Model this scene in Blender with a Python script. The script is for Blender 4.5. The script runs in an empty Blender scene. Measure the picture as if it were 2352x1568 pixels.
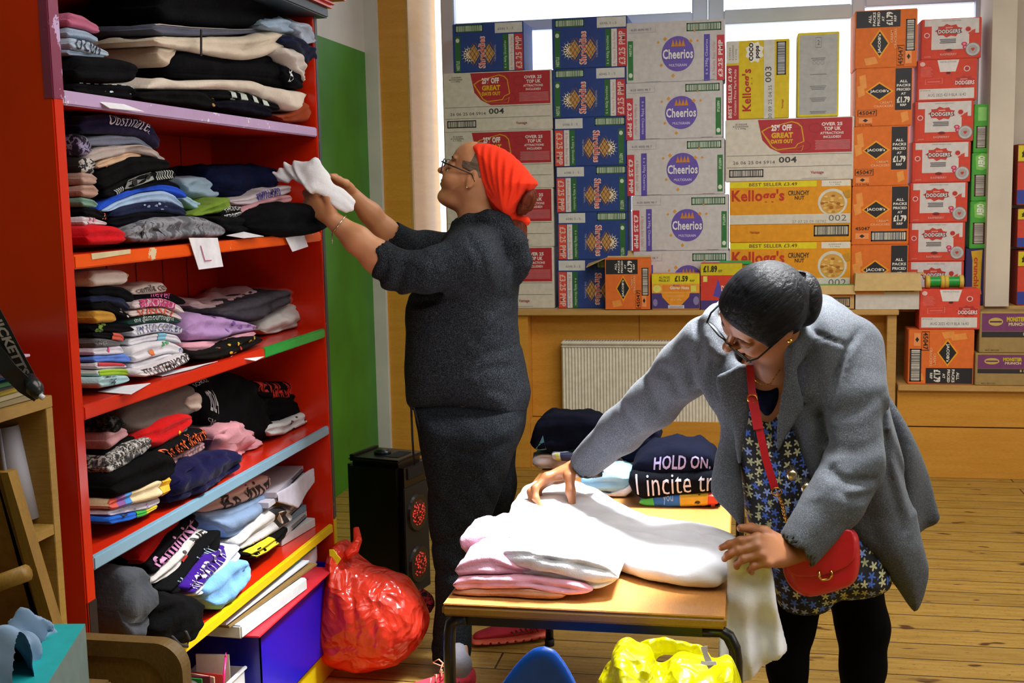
import numpy as np, math
FPX = 2722.0; CH = 1.48; HSL = 0.021
_yd = np.array([539.0, 344.0, -FPX])            # room's Y axis seen by the camera (x right, y up, z back)
_h = np.array([1.0, HSL, 0.0])
_xd = _yd - _h * (_yd @ _yd) / (_yd @ _h); _xd = -_xd / np.linalg.norm(_xd)
_yd = _yd / np.linalg.norm(_yd)
_zd = np.cross(_xd, _yd)
CR = np.array([_xd, _yd, _zd])                  # rows: world axes in camera coordinates; CR @ cam vector -> world
CO = np.array([0.0, 0.0, CH])
def ray(px, py): return CR @ np.array([px - 1176.0, 784.0 - py, -FPX])
def PY(px, py, Y): r = ray(px, py); return CO + r * (Y / r[1])
def PX(px, py, X): r = ray(px, py); return CO + r * (X / r[0])
def PZ(px, py, Z): r = ray(px, py); return CO + r * ((Z - CH) / r[2])
def proj(p):
    c = CR.T @ (np.asarray(p, float) - CO); return (1176 + FPX * c[0] / -c[2], 784 - FPX * c[1] / -c[2])
import bpy, bmesh, math, random
from mathutils import Vector, Matrix, noise as mnoise
SC = bpy.context.scene; COL = SC.collection
random.seed(7)
# ---------------------------------------------------------------- camera
cam = bpy.data.cameras.new('camera'); camo = bpy.data.objects.new('camera', cam); COL.objects.link(camo)
cam.sensor_width = 36; cam.lens = 36 * FPX / 2352; cam.clip_start = .05
mw = Matrix([[CR[i][0], CR[i][1], CR[i][2], CO[i]] for i in range(3)] + [[0, 0, 0, 1]])
camo.matrix_world = mw
SC.camera = camo
# ---------------------------------------------------------------- light
SC.cycles.max_bounces = 6; SC.cycles.diffuse_bounces = 3; SC.cycles.glossy_bounces = 3; SC.cycles.transmission_bounces = 4; SC.cycles.transparent_max_bounces = 8; SC.cycles.caustics_reflective = False; SC.cycles.caustics_refractive = False
w = bpy.data.worlds.new('daylight'); SC.world = w; w.use_nodes = True
w.node_tree.nodes['Background'].inputs[0].default_value = (.86, .93, 1, 1)
w.node_tree.nodes['Background'].inputs[1].default_value = 2.0
SC.view_settings.view_transform = 'Standard'; SC.view_settings.look = 'None'
SC.view_settings.gamma = 1; SC.view_settings.use_curve_mapping = False; SC.view_settings.exposure = .2
def area(name, loc, to, sx, sy, e, col=(1, 1, 1), spread=180):
    l = bpy.data.lights.new(name, 'AREA'); l.shape = 'RECTANGLE'; l.size = sx; l.size_y = sy; l.energy = e; l.color = col
    l.spread = math.radians(spread)
    o = bpy.data.objects.new(name, l); COL.objects.link(o); o.location = loc
    o.rotation_euler = (Vector(to) - Vector(loc)).to_track_quat('-Z', 'Y').to_euler(); return o
area('ceiling_lamp', (.6, 1.6, 2.93), (.6, 1.6, 0), 2.8, 1.6, 56, (1, .96, .9))
area('ceiling_lamp', (.9, 4.3, 2.93), (.9, 4.3, 0), 2.6, 1.2, 50, (1, .95, .88))
area('added_side_fill', (3.35, 2.6, 1.9), (-.6, 3.0, .9), 2.6, 1.5, 26, (.93, .97, 1))  # added fill light from the right; the wall behind it has no window
area('added_table_spot', (.35, 3.3, 2.9), (-.45, 2.75, .62), .5, .5, 30, (1, 1, 1), 42)  # added spot above the table, burns out the white cloth
# ---------------------------------------------------------------- materials
def hexc(h):
    h = h.lstrip('#'); c = [int(h[i:i + 2], 16) / 255 for i in (0, 2, 4)]
    return tuple(x / 12.92 if x <= .04045 else ((x + .055) / 1.055) ** 2.4 for x in c) + (1,)
MATS = {}
def newmat(name):
    m = bpy.data.materials.new(name); m.use_nodes = True; nt = m.node_tree
    return m, nt, nt.nodes['Principled BSDF']
def texco(nt, scale=(1, 1, 1), rot=(0, 0, 0), kind='Object'):
    t = nt.nodes.new('ShaderNodeTexCoord'); mp = nt.nodes.new('ShaderNodeMapping'); mp.inputs['Scale'].default_value = scale
    mp.inputs['Rotation'].default_value = rot
    nt.links.new(t.outputs[kind], mp.inputs[0]); return mp.outputs[0]
def noise(nt, vec, s, d=4, r=.5):
    n = nt.nodes.new('ShaderNodeTexNoise'); n.inputs['Scale'].default_value = s; n.inputs['Detail'].default_value = d
    n.inputs['Roughness'].default_value = r; nt.links.new(vec, n.inputs['Vector']); return n.outputs['Fac']
def ramp(nt, fac, stops, interp='LINEAR'):
    r = nt.nodes.new('ShaderNodeValToRGB'); r.color_ramp.interpolation = interp
    e = r.color_ramp.elements
    while len(e) < len(stops): e.new(.5)
    for i, (p, c) in enumerate(stops): e[i].position = p; e[i].color = c if len(c) == 4 else tuple(c) + (1,)
    nt.links.new(fac, r.inputs[0]); return r.outputs[0]
def mixc(nt, fac, a, b, mode='MIX'):
    m = nt.nodes.new('ShaderNodeMix'); m.data_type = 'RGBA'; m.blend_type = mode
    for k, v in ((0, fac), (6, a), (7, b)):
        if hasattr(v, 'links'): nt.links.new(v, m.inputs[k])
        elif k == 0: m.inputs[0].default_value = v
        else: m.inputs[k].default_value = v if len(v) == 4 else tuple(v) + (1,)
    return m.outputs[2]
def bump(nt, b, h, st=.3, dist=.002):
    n = nt.nodes.new('ShaderNodeBump'); n.inputs['Strength'].default_value = st; n.inputs['Distance'].default_value = dist
    nt.links.new(h, n.inputs['Height']); nt.links.new(n.outputs[0], b.inputs['Normal']); return n
def sc(c, f): return tuple(min(1, x * f) for x in c[:3]) + (1,)
def flat(h, rough=.6, metal=0, emit=0):
    k = ('flat', h, rough, metal, emit)
    if k not in MATS:
        m, nt, b = newmat('paint_' + h.lstrip('#')); c = hexc(h); v = texco(nt)
        f = noise(nt, v, 35, 3)
        nt.links.new(ramp(nt, f, [(.3, sc(c, .9)), (.7, sc(c, 1.06))]), b.inputs['Base Color'])
        b.inputs['Roughness'].default_value = rough; b.inputs['Metallic'].default_value = metal
        if emit: b.inputs['Emission Color'].default_value = c; b.inputs['Emission Strength'].default_value = emit
        MATS[k] = m
    return MATS[k]
def ink(h): return flat(h, .55)
def cloth(h, flecks=None, amt=.5, bs=.55, fine=260, h2=None):
    k = ('cloth', h, flecks, h2, bs)
    if k not in MATS:
        m, nt, b = newmat('cloth_' + h.lstrip('#')); c = hexc(h); v = texco(nt)
        f = noise(nt, v, 9, 3); col = ramp(nt, f, [(.3, sc(c, .86)), (.7, sc(c, 1.08))])
        if flecks:
            g = noise(nt, v, fine, 2, .7); col = mixc(nt, ramp(nt, g, [(.46, (0, 0, 0)), (.78, (amt, amt, amt))]), col, hexc(flecks))
        nt.links.new(col, b.inputs['Base Color'])
        b.inputs['Roughness'].default_value = .95; b.inputs['Sheen Weight'].default_value = .0 if max(c[:3]) < .03 else .06
        b.inputs['Specular IOR Level'].default_value = .08
        g1 = noise(nt, v, 500, 2); g2 = noise(nt, v, 16, 4, .6)
        ad = nt.nodes.new('ShaderNodeMath'); ad.operation = 'MULTIPLY_ADD'; ad.inputs[1].default_value = .12
        nt.links.new(g1, ad.inputs[0]); nt.links.new(g2, ad.inputs[2])
        bump(nt, b, ad.outputs[0], bs, .012); MATS[k] = m
    return MATS[k]
def multi(name, cols, scale=18, thr=None, rough=.9):
    """cloth printed all over with blotches of several colours"""
    k = ('multi', name)
    if k not in MATS:
        m, nt, b = newmat('print_' + name); v = texco(nt); f = noise(nt, v, scale, 5, .6)
        n = len(cols); lo, hi = (.36, .64)
        st = [(0 if i == 0 else lo + (hi - lo) * i / n, hexc(c)) for i, c in enumerate(cols)]
        nt.links.new(ramp(nt, f, st, 'CONSTANT'), b.inputs['Base Color']); b.inputs['Roughness'].default_value = rough
        bump(nt, b, noise(nt, v, 20, 3), .3, .01); MATS[k] = m
    return MATS[k]
def wood(name, c1, c2, scale=(1, 12, 12), rough=.45, s=4, wear=None):
    m, nt, b = newmat(name); v = texco(nt, scale); f = noise(nt, v, s, 6, .6)
    col = ramp(nt, f, [(.25, hexc(c1)), (.75, hexc(c2))])
    g = noise(nt, texco(nt, tuple(x * 4 for x in scale)), s * 4, 3)
    col = mixc(nt, .35, col, ramp(nt, g, [(.3, sc(hexc(c1), .8)), (.7, hexc(c2))]))
    nt.links.new(col, b.inputs['Base Color']); b.inputs['Roughness'].default_value = rough
    bump(nt, b, g, .12, .002); return m
def painted(name, c, rough=.3, chips=None, amt=.7, bumpy=.15, mott=.85):
    m, nt, b = newmat(name); v = texco(nt); f = noise(nt, v, 3, 4)
    cc = hexc(c); col = ramp(nt, f, [(.3, sc(cc, mott)), (.7, sc(cc, 1.05))])
    if chips:
        g = noise(nt, v, 14, 6, .65); col = mixc(nt, ramp(nt, g, [(amt, (0, 0, 0)), (amt + .01, (1, 1, 1))]), col, hexc(chips))
    nt.links.new(col, b.inputs['Base Color']); b.inputs['Roughness'].default_value = rough
    bump(nt, b, noise(nt, v, 22, 5), bumpy, .006); return m
def plastic_bag(name, c, tr=.5):
    m, nt, b = newmat(name); b.inputs['Base Color'].default_value = hexc(c); b.inputs['Roughness'].default_value = .22
    v = texco(nt); n1 = noise(nt, v, 9, 4, .6)
    vn = nt.nodes.new('ShaderNodeTexNoise'); vn.inputs['Scale'].default_value = 7; nt.links.new(v, vn.inputs['Vector']); vm = nt.nodes.new('ShaderNodeVectorMath'); vm.operation = 'MULTIPLY_ADD'
    vm.inputs[1].default_value = (.16, .16, .16); nt.links.new(vn.outputs['Color'], vm.inputs[0]); nt.links.new(v, vm.inputs[2])
    vo = nt.nodes.new('ShaderNodeTexVoronoi'); vo.inputs['Scale'].default_value = 17; nt.links.new(vm.outputs[0], vo.inputs['Vector']); vo2 = nt.nodes.new('ShaderNodeTexVoronoi'); vo2.inputs['Scale'].default_value = 42; nt.links.new(vm.outputs[0], vo2.inputs['Vector'])
    ma = nt.nodes.new('ShaderNodeMath'); ma.operation = 'MULTIPLY_ADD'; ma.inputs[1].default_value = .35; nt.links.new(vo2.outputs['Distance'], ma.inputs[0]); nt.links.new(vo.outputs['Distance'], ma.inputs[2]); bump(nt, b, ma.outputs[0], .75, .018)
    b.inputs['Specular IOR Level'].default_value = .8
    t = nt.nodes.new('ShaderNodeBsdfTranslucent'); t.inputs[0].default_value = hexc(c)
    s = nt.nodes.new('ShaderNodeMixShader'); s.inputs[0].default_value = tr * .6
    tp = nt.nodes.new('ShaderNodeBsdfTransparent'); tp.inputs[0].default_value = hexc(c); s2 = nt.nodes.new('ShaderNodeMixShader')
    r = ramp(nt, noise(nt, v, 5, 3), [(.35, (tr, tr, tr)), (.65, (.08, .08, .08))]); nt.links.new(r, s2.inputs[0])
    nt.links.new(b.outputs[0], s.inputs[1]); nt.links.new(t.outputs[0], s.inputs[2])
    nt.links.new(s.outputs[0], s2.inputs[1]); nt.links.new(tp.outputs[0], s2.inputs[2])
    nt.links.new(s2.outputs[0], nt.nodes['Material Output'].inputs[0]); return m
# ---------------------------------------------------------------- mesh builder
class G:
    def __init__(s): s.v = []; s.f = []; s.m = []; s.mats = []; s.sm = []
    def mi(s, mat):
        if mat not in s.mats: s.mats.append(mat)
        return s.mats.index(mat)
    def add(s, vs, fs, mat, smooth=False):
        o = len(s.v); i = s.mi(mat); s.v += [tuple(map(float, p)) for p in vs]
        for f in fs: s.f.append([o + k for k in f]); s.m.append(i); s.sm.append(smooth)
    def box(s, a, b, mat, bev=0, M=None):
        x0, y0, z0 = a; x1, y1, z1 = b
        if x0 > x1: x0, x1 = x1, x0
        if y0 > y1: y0, y1 = y1, y0
        if z0 > z1: z0, z1 = z1, z0
        bm = bmesh.new(); bmesh.ops.create_cube(bm, size=1)
        for v in bm.verts: v.co = Vector(((v.co.x + .5) * (x1 - x0) + x0, (v.co.y + .5) * (y1 - y0) + y0, (v.co.z + .5) * (z1 - z0) + z0))
        if bev: bmesh.ops.bevel(bm, geom=bm.edges[:], offset=min(bev, .45 * min(x1 - x0, y1 - y0, z1 - z0)), segments=2, affect='EDGES')
        s.bm(bm, mat, M)
    def bm(s, bm, mat, M=None, smooth=False):
        bm.verts.index_update(); s.add([(M @ v.co if M else v.co) for v in bm.verts], [[v.index for v in f.verts] for f in bm.faces], mat, smooth); bm.free()
    def tube(s, pts, r, mat, n=8, cap=True, flat=None):
        """r number or list; flat=(nx,ny,nz,ratio) not used"""
        pts = [Vector(p) for p in pts]; rr = r if isinstance(r, (list, tuple)) else [r] * len(pts)
        vs = []; up = None
        for i, p in enumerate(pts):
            t = (pts[min(i + 1, len(pts) - 1)] - pts[max(i - 1, 0)]).normalized()
            if up is None: up = Vector((0, 0, 1)) if abs(t.z) < .9 else Vector((1, 0, 0))
            a = t.cross(up).normalized(); b2 = a.cross(t); up = b2
            for k in range(n):
                an = 2 * math.pi * k / n; vs.append(p + (a * math.cos(an) + b2 * math.sin(an)) * rr[i])
        fs = [[i * n + k, i * n + (k + 1) % n, (i + 1) * n + (k + 1) % n, (i + 1) * n + k] for i in range(len(pts) - 1) for k in range(n)]
        if cap: fs += [list(range(n))[::-1], [(len(pts) - 1) * n + k for k in range(n)]]
        s.add(vs, fs, mat, True)
    def ribbon(s, pts, w, th, nrm, mat):
        """flat strap through pts, width w across nrm x tangent"""
        pts = [Vector(p) for p in pts]; n = Vector(nrm).normalized(); vs = []
        for i, p in enumerate(pts):
            t = (pts[min(i + 1, len(pts) - 1)] - pts[max(i - 1, 0)]).normalized(); a = t.cross(n).normalized()
            ww = w[i] if isinstance(w, (list, tuple)) else w
            for (q, r) in ((-1, -1), (1, -1), (1, 1), (-1, 1)): vs.append(p + a * q * ww / 2 + n * r * th / 2)
        fs = [[i * 4 + k, i * 4 + (k + 1) % 4, (i + 1) * 4 + (k + 1) % 4, (i + 1) * 4 + k] for i in range(len(pts) - 1) for k in range(4)]
        L = (len(pts) - 1) * 4; fs += [[3, 2, 1, 0], [L, L + 1, L + 2, L + 3]]; s.add(vs, fs, mat)
    def build(s, name, parent=None, loc=None, sub=0):
        me = bpy.data.meshes.new(name); me.from_pydata(s.v, [], s.f)
        for m in s.mats: me.materials.append(m)
        me.polygons.foreach_set('material_index', s.m); me.polygons.foreach_set('use_smooth', s.sm); me.update()
        o = bpy.data.objects.new(name, me); COL.objects.link(o)
        if loc is not None:
            me.transform(Matrix.Translation(-Vector(loc))); o.location = loc
        if parent:
            o.parent = parent
            if loc is None and parent.get('_ab', 0): pass
        if sub:
            md = o.modifiers.new('sub', 'SUBSURF'); md.levels = md.render_levels = sub
        return o
def attach(o, parent):
    """parent keeping world placement"""
    o.parent = parent; M = parent.matrix_basis; o.matrix_parent_inverse = M.inverted(); return o
def part(g, name, parent, label=None, sub=0):
    o = g.build(name, sub=sub); attach(o, parent)
    if label: o['label'] = label
    return o
def empty(name, loc=(0, 0, 0)):
    o = bpy.data.objects.new(name, None); COL.objects.link(o); o.location = loc; o.empty_display_size = .1; return o
def tag(o, label, cat, group=None, kind=None):
    o['label'] = label; o['category'] = cat
    if group: o['group'] = group
    if kind: o['kind'] = kind
    return o
def struct(g, name):
    o = g.build(name); o['kind'] = 'structure'; return o
# text as triangles in the unit square ------------------------------------------------
_TX = {}
def text2d(t, bold=.0, res=2, fine=False):
    k = (t, bold, res, fine)
    if k not in _TX:
        cu = bpy.data.curves.new('t', 'FONT'); cu.body = t; cu.offset = bold; cu.resolution_u = res; cu.space_character = 1.05
        ob = bpy.data.objects.new('t', cu); COL.objects.link(ob); dg = bpy.context.evaluated_depsgraph_get(); dg.update()
        me = bpy.data.meshes.new_from_object(ob.evaluated_get(dg))
        if fine:
            bm = bmesh.new(); bm.from_mesh(me)
            for lim in (.5, .3, .2):
                ed = [e for e in bm.edges if e.calc_length() > lim]
                if ed: bmesh.ops.subdivide_edges(bm, edges=ed, cuts=1); bmesh.ops.triangulate(bm, faces=[f for f in bm.faces if len(f.verts) > 3])
            bm.to_mesh(me); bm.free()
        vs = [(v.co.x, v.co.y) for v in me.vertices]; fs = [list(p.vertices) for p in me.polygons]
        bpy.data.objects.remove(ob); bpy.data.curves.remove(cu); bpy.data.meshes.remove(me)
        xs = [p[0] for p in vs] or [0]; ys = [p[1] for p in vs] or [0]; x0, x1, y0, y1 = min(xs), max(xs), min(ys), max(ys)
        vs = [((x - x0) / max(x1 - x0, 1e-6), (y - y0) / max(y1 - y0, 1e-6)) for x, y in vs]; _TX[k] = (vs, fs)
    return _TX[k]
class Deco:
    """flat print laid on a surface given by fn(u, v, lift) -> point; u, v run over the unit square"""
    def __init__(s, g, fn, fine=False): s.g = g; s.fn = fn; s.l = 1; s.fine = fine
    def poly(s, pts, col, fine=0):
        s.l += 1; pts = list(pts); L = s.l
        if fine:
            q = []
            for i in range(len(pts)):
                a = pts[i]; b = pts[(i + 1) % len(pts)]
                q += [(a[0] + (b[0] - a[0]) * k / fine, a[1] + (b[1] - a[1]) * k / fine) for k in range(fine)]
            pts = q
        s.g.add([s.fn(u, v, L) for u, v in pts], [list(range(len(pts)))], ink(col))
    def rect(s, u0, v0, u1, v1, col, nu=1, nv=1):
        s.l += 1; L = s.l
        vs = [s.fn(u0 + (u1 - u0) * i / nu, v0 + (v1 - v0) * j / nv, L) for j in range(nv + 1) for i in range(nu + 1)]
        s.g.add(vs, [[j * (nu + 1) + i, j * (nu + 1) + i + 1, (j + 1) * (nu + 1) + i + 1, (j + 1) * (nu + 1) + i] for j in range(nv) for i in range(nu)], ink(col))
    def disc(s, u, v, ru, rv, col, n=24, a0=0, a1=360):
        s.l += 1; L = s.l
        s.g.add([s.fn(u + ru * math.cos(math.radians(a0 + (a1 - a0) * k / n)), v + rv * math.sin(math.radians(a0 + (a1 - a0) * k / n)), L) for k in range(n)], [list(range(n))], ink(col))
    def text(s, t, u0, v0, u1, v1, col, rot=0, bold=.02, lift=0):
        vs, fs = text2d(t, bold if not s.fine else bold * .4, 2, s.fine); s.l += 1; L = s.l; q = []
        for x, y in vs:
            if rot == 90: x, y = 1 - y, x
            elif rot == 180: x, y = 1 - x, 1 - y
            elif rot == 270: x, y = y, 1 - x
            q.append(s.fn(u0 + (u1 - u0) * x, v0 + (v1 - v0) * y, L))
        s.g.add(q, fs, ink(col))
    def bars(s, u0, v0, u1, v1, col='#23302a', vert=True, n=26, bg='#dedfe0', seed=1, frame=True):
        if bg: s.rect(u0, v0, u1, v1, bg)
        r = random.Random(seed); a = .06; L = s.l; mu = (u1 - u0); mv = (v1 - v0)
        if frame:
            fu, fv = (.035 * mu, .14 * mv) if vert else (.14 * mu, .035 * mv)
            for q in ((u0, v0, u1, v0 + fv), (u0, v1 - fv, u1, v1), (u0, v0, u0 + fu, v1), (u1 - fu, v0, u1, v1)): s.rect(*q, col); s.l -= 1
        for k in range(n):
            p = a + (1 - 2 * a) * k / n; ww = (1 - 2 * a) / n * r.choice((.3, .5, .75))
            if vert: s.rect(u0 + mu * p, v0 + mv * .14, u0 + mu * (p + ww), v1 - mv * .14, col)
            else: s.rect(u0 + mu * .14, v0 + mv * p, u1 - mu * .14, v0 + mv * (p + ww), col)
            s.l -= 1
    def ring(s, pts, w, col):
        """closed outline"""
        s.l += 1; n = len(pts); cu = sum(p[0] for p in pts) / n; cv = sum(p[1] for p in pts) / n
        inn = [(cu + (p[0] - cu) * w, cv + (p[1] - cv) * w) for p in pts]; L = s.l
        s.g.add([s.fn(u, v, L) for u, v in list(pts) + inn], [[i, (i + 1) % n, n + (i + 1) % n, n + i] for i in range(n)], ink(col))
# ================================================================ the room
YB = 6.27; XL = float(PY(852, 450, 6.27)[0]); XR = 3.6; YW = 6.78; ZC = 3.0; ZL = .87; ZS = .485; YLR = 6.44
M_ply = wood('plywood_panel', '#c98a2c', '#e0a444', (1, 1, 9), .4, 3)
M_plyedge = wood('plywood_edge', '#b98a45', '#d0a868', (2, 12, 12), .5)
M_cream = painted('cream_wall', '#d9cfc0', .7, bumpy=.1)
M_white = painted('white_paint', '#d6d6d2', .45)
M_green = painted('green_gloss_wall', '#3c8a1e', .5, bumpy=.05, mott=.7)
M_frame = painted('window_frame_paint', '#c3cde0', .4)
# floorboards
m, nt, b = newmat('pine_floorboards'); v = texco(nt)
br = nt.nodes.new('ShaderNodeTexBrick'); nt.links.new(v, br.inputs['Vector']); br.inputs['Scale'].default_value = 1
br.inputs['Brick Width'].default_value = 2.1; br.inputs['Row Height'].default_value = .135; br.inputs['Mortar Size'].default_value = .0035
br.inputs['Mortar Smooth'].default_value = .2; br.offset = .37; br.inputs['Color1'].default_value = (.15, .15, .15, 1); br.inputs['Color2'].default_value = (1, 1, 1, 1)
br.inputs['Mortar'].default_value = (.5, .5, .5, 1)
v2 = texco(nt, (1.5, 16, 1)); gr = noise(nt, v2, 3, 7, .62)
base = ramp(nt, gr, [(.22, hexc('#75581f')), (.45, hexc('#a5843a')), (.62, hexc('#b5954a')), (.8, hexc('#927034'))])
tone = ramp(nt, br.outputs['Color'], [(0, (.78, .76, .74)), (1, (1.05, 1.0, .95))]); base = mixc(nt, 1, base, tone, 'MULTIPLY')
kn = noise(nt, texco(nt, (2.6, 6, 1)), 2.6, 2, .4); base = mixc(nt, ramp(nt, kn, [(.67, (0, 0, 0)), (.71, (1, 1, 1))]), base, hexc('#4a2c10'))
sp = noise(nt, texco(nt, (9, 34, 1)), 5, 4, .7); base = mixc(nt, ramp(nt, sp, [(.60, (0, 0, 0)), (.66, (1, 1, 1))]), base, hexc('#4c3414'))
base = mixc(nt, br.outputs['Fac'], base, hexc('#33200c'))
nt.links.new(base, b.inputs['Base Color']); nt.links.new(ramp(nt, gr, [(.2, (.5, .5, .5)), (.8, (.28, .28, .28))]), b.inputs['Roughness'])
bump(nt, b, ramp(nt, br.outputs['Fac'], [(0, (1, 1, 1)), (1, (0, 0, 0))]), .5, .003); M_floor = m
g = G(); g.box((XL - .1, -3.1, -.1), (XR + .1, YW + .3, 0), M_floor); struct(g, 'floor')
g = G(); g.box((XL - .1, -3.1, ZC), (XR + .1, YW + .3, ZC + .1), M_white); struct(g, 'ceiling')
# left wall: green gloss below, white above
zg = PX(760, 92, XL)[2]
g = G(); g.box((XL - .1, -3, 0), (XL, YB, zg), M_green); g.box((XL - .1, -3, zg), (XL - .002, YB, ZC), M_white)
struct(g, 'wall_left')
g = G(); g.box((XL - .1, -3.1, 0), (XR + .1, -3, ZC), M_cream); struct(g, 'wall_front')
g = G(); g.box((XR, -3, 0), (XR + .1, YW, ZC), M_cream); struct(g, 'wall_right')
# back wall: trim, plywood pier, jamb, pier at the right
xt0 = XL; xt1 = PY(882, 450, YB)[0]; xj = PY(946, 520, YB)[0]; xp = PY(2286, 300, YB)[0]; xp2 = PY(2343, 300, YB)[0]
g = G(); g.box((XL - .1, YB - .02, 0), (xt1, YB + .1, ZC), M_white, .004); struct(g, 'trim_1')
g = G(); g.box((xt1, YB, 0), (xj, YW + .12, 1.3), M_ply); g.box((xt1, YB + .001, 1.3), (xj, YW + .12, ZC), M_ply)
g.box((xj, YB + .0, 0), (xj + .012, YB + .03, ZC), M_plyedge)
# skirting seam and the wall above and behind the windows
g.box((xt1, YB - .004, 0), (xj + .26, YB + .02, .262), M_ply); g.box((xj, YB + .002, .268), (xj + .26, YB + .03, ZL - .06), M_ply)
g.box((xj, YW + .06, 0), (xp, YW + .14, ZL), M_cream)
struct(g, 'wall_back')
g = G(); g.box((xp, YB + .14, ZL), (xp2, YW + .12, ZC), M_cream); g.box((xp2, YW - .1, 0), (XR, YW + .12, ZC), M_cream); struct(g, 'wall_back_right')
# window frames -------------------------------------------------------------
def wx(px, py=60): return PY(px, py, YW)[0]
zt = PY(1400, 47, YW)[2]; zt = 2.34
def window(n, x0, x1, z0, z1, bars, panes):
    root = empty('window_%d' % n, (x0, YW, z0)); root['kind'] = 'structure'
    f = G()
    for (a, b2, c, d) in bars: f.box((a, YW - .03, c), (b2, YW + .04, d), M_frame, .006)
    part(f, 'window_frame', root)
    for (a, b2, c, d) in panes:
        p = G(); p.box((a, YW + .0, c), (b2, YW + .006, d), M_glass); part(p, 'pane', root)
mg, nt, b = newmat('window_glass'); b.inputs['Alpha'].default_value = .08; b.inputs['Roughness'].default_value = .02
b.inputs['Base Color'].default_value = (1, 1, 1, 1); M_glass = mg
zb1 = PY(1400, 62, YW)[2]; zb2 = PY(1400, 38, YW)[2]
a0, a1, a2, a3, a4, a5 = wx(1022, 300), wx(1052, 300), wx(1590), wx(1662), wx(2236, 150), wx(2284, 150)
a6, a7 = wx(1955), wx(1985)
window(1, a0, a2, ZL, ZC, [(a0, a1, ZL, ZC), (a1, a2 + .0, zb1, zb2), (a2, (a2 + a3) / 2 - .002, ZL, ZC), (a1, a2, ZL, ZL + .06), (a1, a2, 2.86, ZC)], [(a1, a2, ZL, zb1), (a1, a2, zb2, ZC)])
window(2, a3, a5, ZL, ZC, [((a2 + a3) / 2 + .002, a3, ZL, ZC), (a3, a6, zb1 - .02, zb2 - .0), (a6, a7, ZL, ZC), (a7, a4, zb1 + .035, zb2 + .05), (a4, a5 + .06, ZL, ZC), (a3, a4, ZL, ZL + .06), (a3, a4, 2.86, ZC)], [(a3, a6, ZL, ZC), (a7, a4, ZL, ZC)])
# ledge cabinet under the windows --------------------------------------------
xr = PY(2065, 712, YB - .02)[0]; xl = PY(1180, 712, YB - .02)[0]
r = empty('window_ledge_cabinet', ((xl + xr) / 2, YB, 0)); tag(r, 'pale plywood ledge cabinet framing the radiator, long row of cartons on top', 'cabinet')
g = G(); g.box((xj + .013, YB - .02, ZL - .028), (xr, YW - .04, ZL), M_plyedge, .003); part(g, 'ledge_top', r)
g = G(); x1 = PY(1186, 850, YB)[0]; x2 = PY(1214, 850, YB)[0]; g.box((xj + .265, YB, 0), (x2, YB + .14, ZL - .03), M_ply, .002); part(g, 'stile', r)
g = G(); x3 = PY(2036, 850, YB)[0]; g.box((x3, YB, 0), (xr - .008, YB + .14, ZL - .03), M_plyedge, .002); part(g, 'stile', r)
g = G(); zr = PY(1500, 765, YB + .1)[2]; xm = PY(1468, 740, YB + .1)[0]
g.box((x2, YB + .10, .27), (xm - .001, YB + .14, ZL - .03), M_ply, .002); g.box((xm + .001, YB + .10, .27), (x3, YB + .14, ZL - .03), M_ply, .002); part(g, 'back_panel', r)
g = G(); g.box((x2, YB + .02, 0), (x3, YB + .14, .266), M_ply, .002); part(g, 'plinth_panel', r)
# low shelf unit on the right -------------------------------------------------
r = empty('low_shelf_cabinet', (1.5, YB, 0)); tag(r, 'low plywood shelf unit at the right carrying orange and purple cartons', 'cabinet')
g = G(); g.box((xr + .002, YB - .03, ZS - .03), (XR - .02, YLR + .2, ZS), M_plyedge, .003); part(g, 'shelf_board', r)
g = G(); g.box((xr + .002, YB + .031, 0), (XR - .02, YB + .05, ZS - .03), M_plyedge); g.box((xr + .002, YB, .268), (XR - .02, YB + .03, ZS - .03), M_ply, .002); g.box((xr + .002, YB, 0), (XR - .02, YB + .03, .262), M_ply, .002); part(g, 'front_panel', r)
g = G(); g.box((xr + .002, YLR, ZL - .03), (XR - .02, YLR + .25, ZL), M_plyedge, .003); part(g, 'upper_board', r)
g = G(); g.box((xr + .002, YLR + .21, ZS), (XR - .02, YLR + .24, ZL - .03), M_plyedge); part(g, 'back_panel', r)
# radiator ---------------------------------------------------------------------
r0 = PY(1289, 783, YB + .03); r1 = PY(1655, 990, YB + .03); xr1 = PY(1700, 990, YB + .03)[0]; r = empty('radiator', (float(r0[0]), YB + .05, float(r1[2])))
tag(r, 'white ribbed panel radiator in the recess behind the women', 'radiator'); M_rad = flat('#e8e4d8', .4)
g = G(); n = 56; z0, z1 = r1[2], r0[2]; vs = []
xs = [r0[0] + (xr1 - r0[0]) * i / (n * 2) for i in range(n * 2 + 1)]
for i, x in enumerate(xs):
    d = 0 if i % 2 else .008
    for z in (z0 + .02, z1 - .035): vs.append((x, YB + .03 + d, z))
g.add(vs, [[2 * i, 2 * i + 2, 2 * i + 3, 2 * i + 1] for i in range(n * 2)], M_rad)
g.box((r0[0], YB + .036, z0 + .005), (xr1, YB + .06, z1 - .02), M_rad, .004); g.box((r0[0] - .002, YB + .028, z0), (xr1, YB + .045, z0 + .022), M_rad, .006); g.box((r0[0] - .002, YB + .028, z1 - .038), (xr1, YB + .045, z1 - .02), M_rad, .006)
part(g, 'panel', r)
g = G(); g.box((r0[0], YB + .02, z1 - .02), (xr1, YB + .1, z1), M_rad, .006)
for i in range(60):
    x = r0[0] + .02 + (xr1 - r0[0] - .04) * i / 60; g.box((x, YB + .03, z1 - .001), (x + .007, YB + .09, z1 + .0006), flat('#8d8b84', .6))
part(g, 'top_grille', r)
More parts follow.
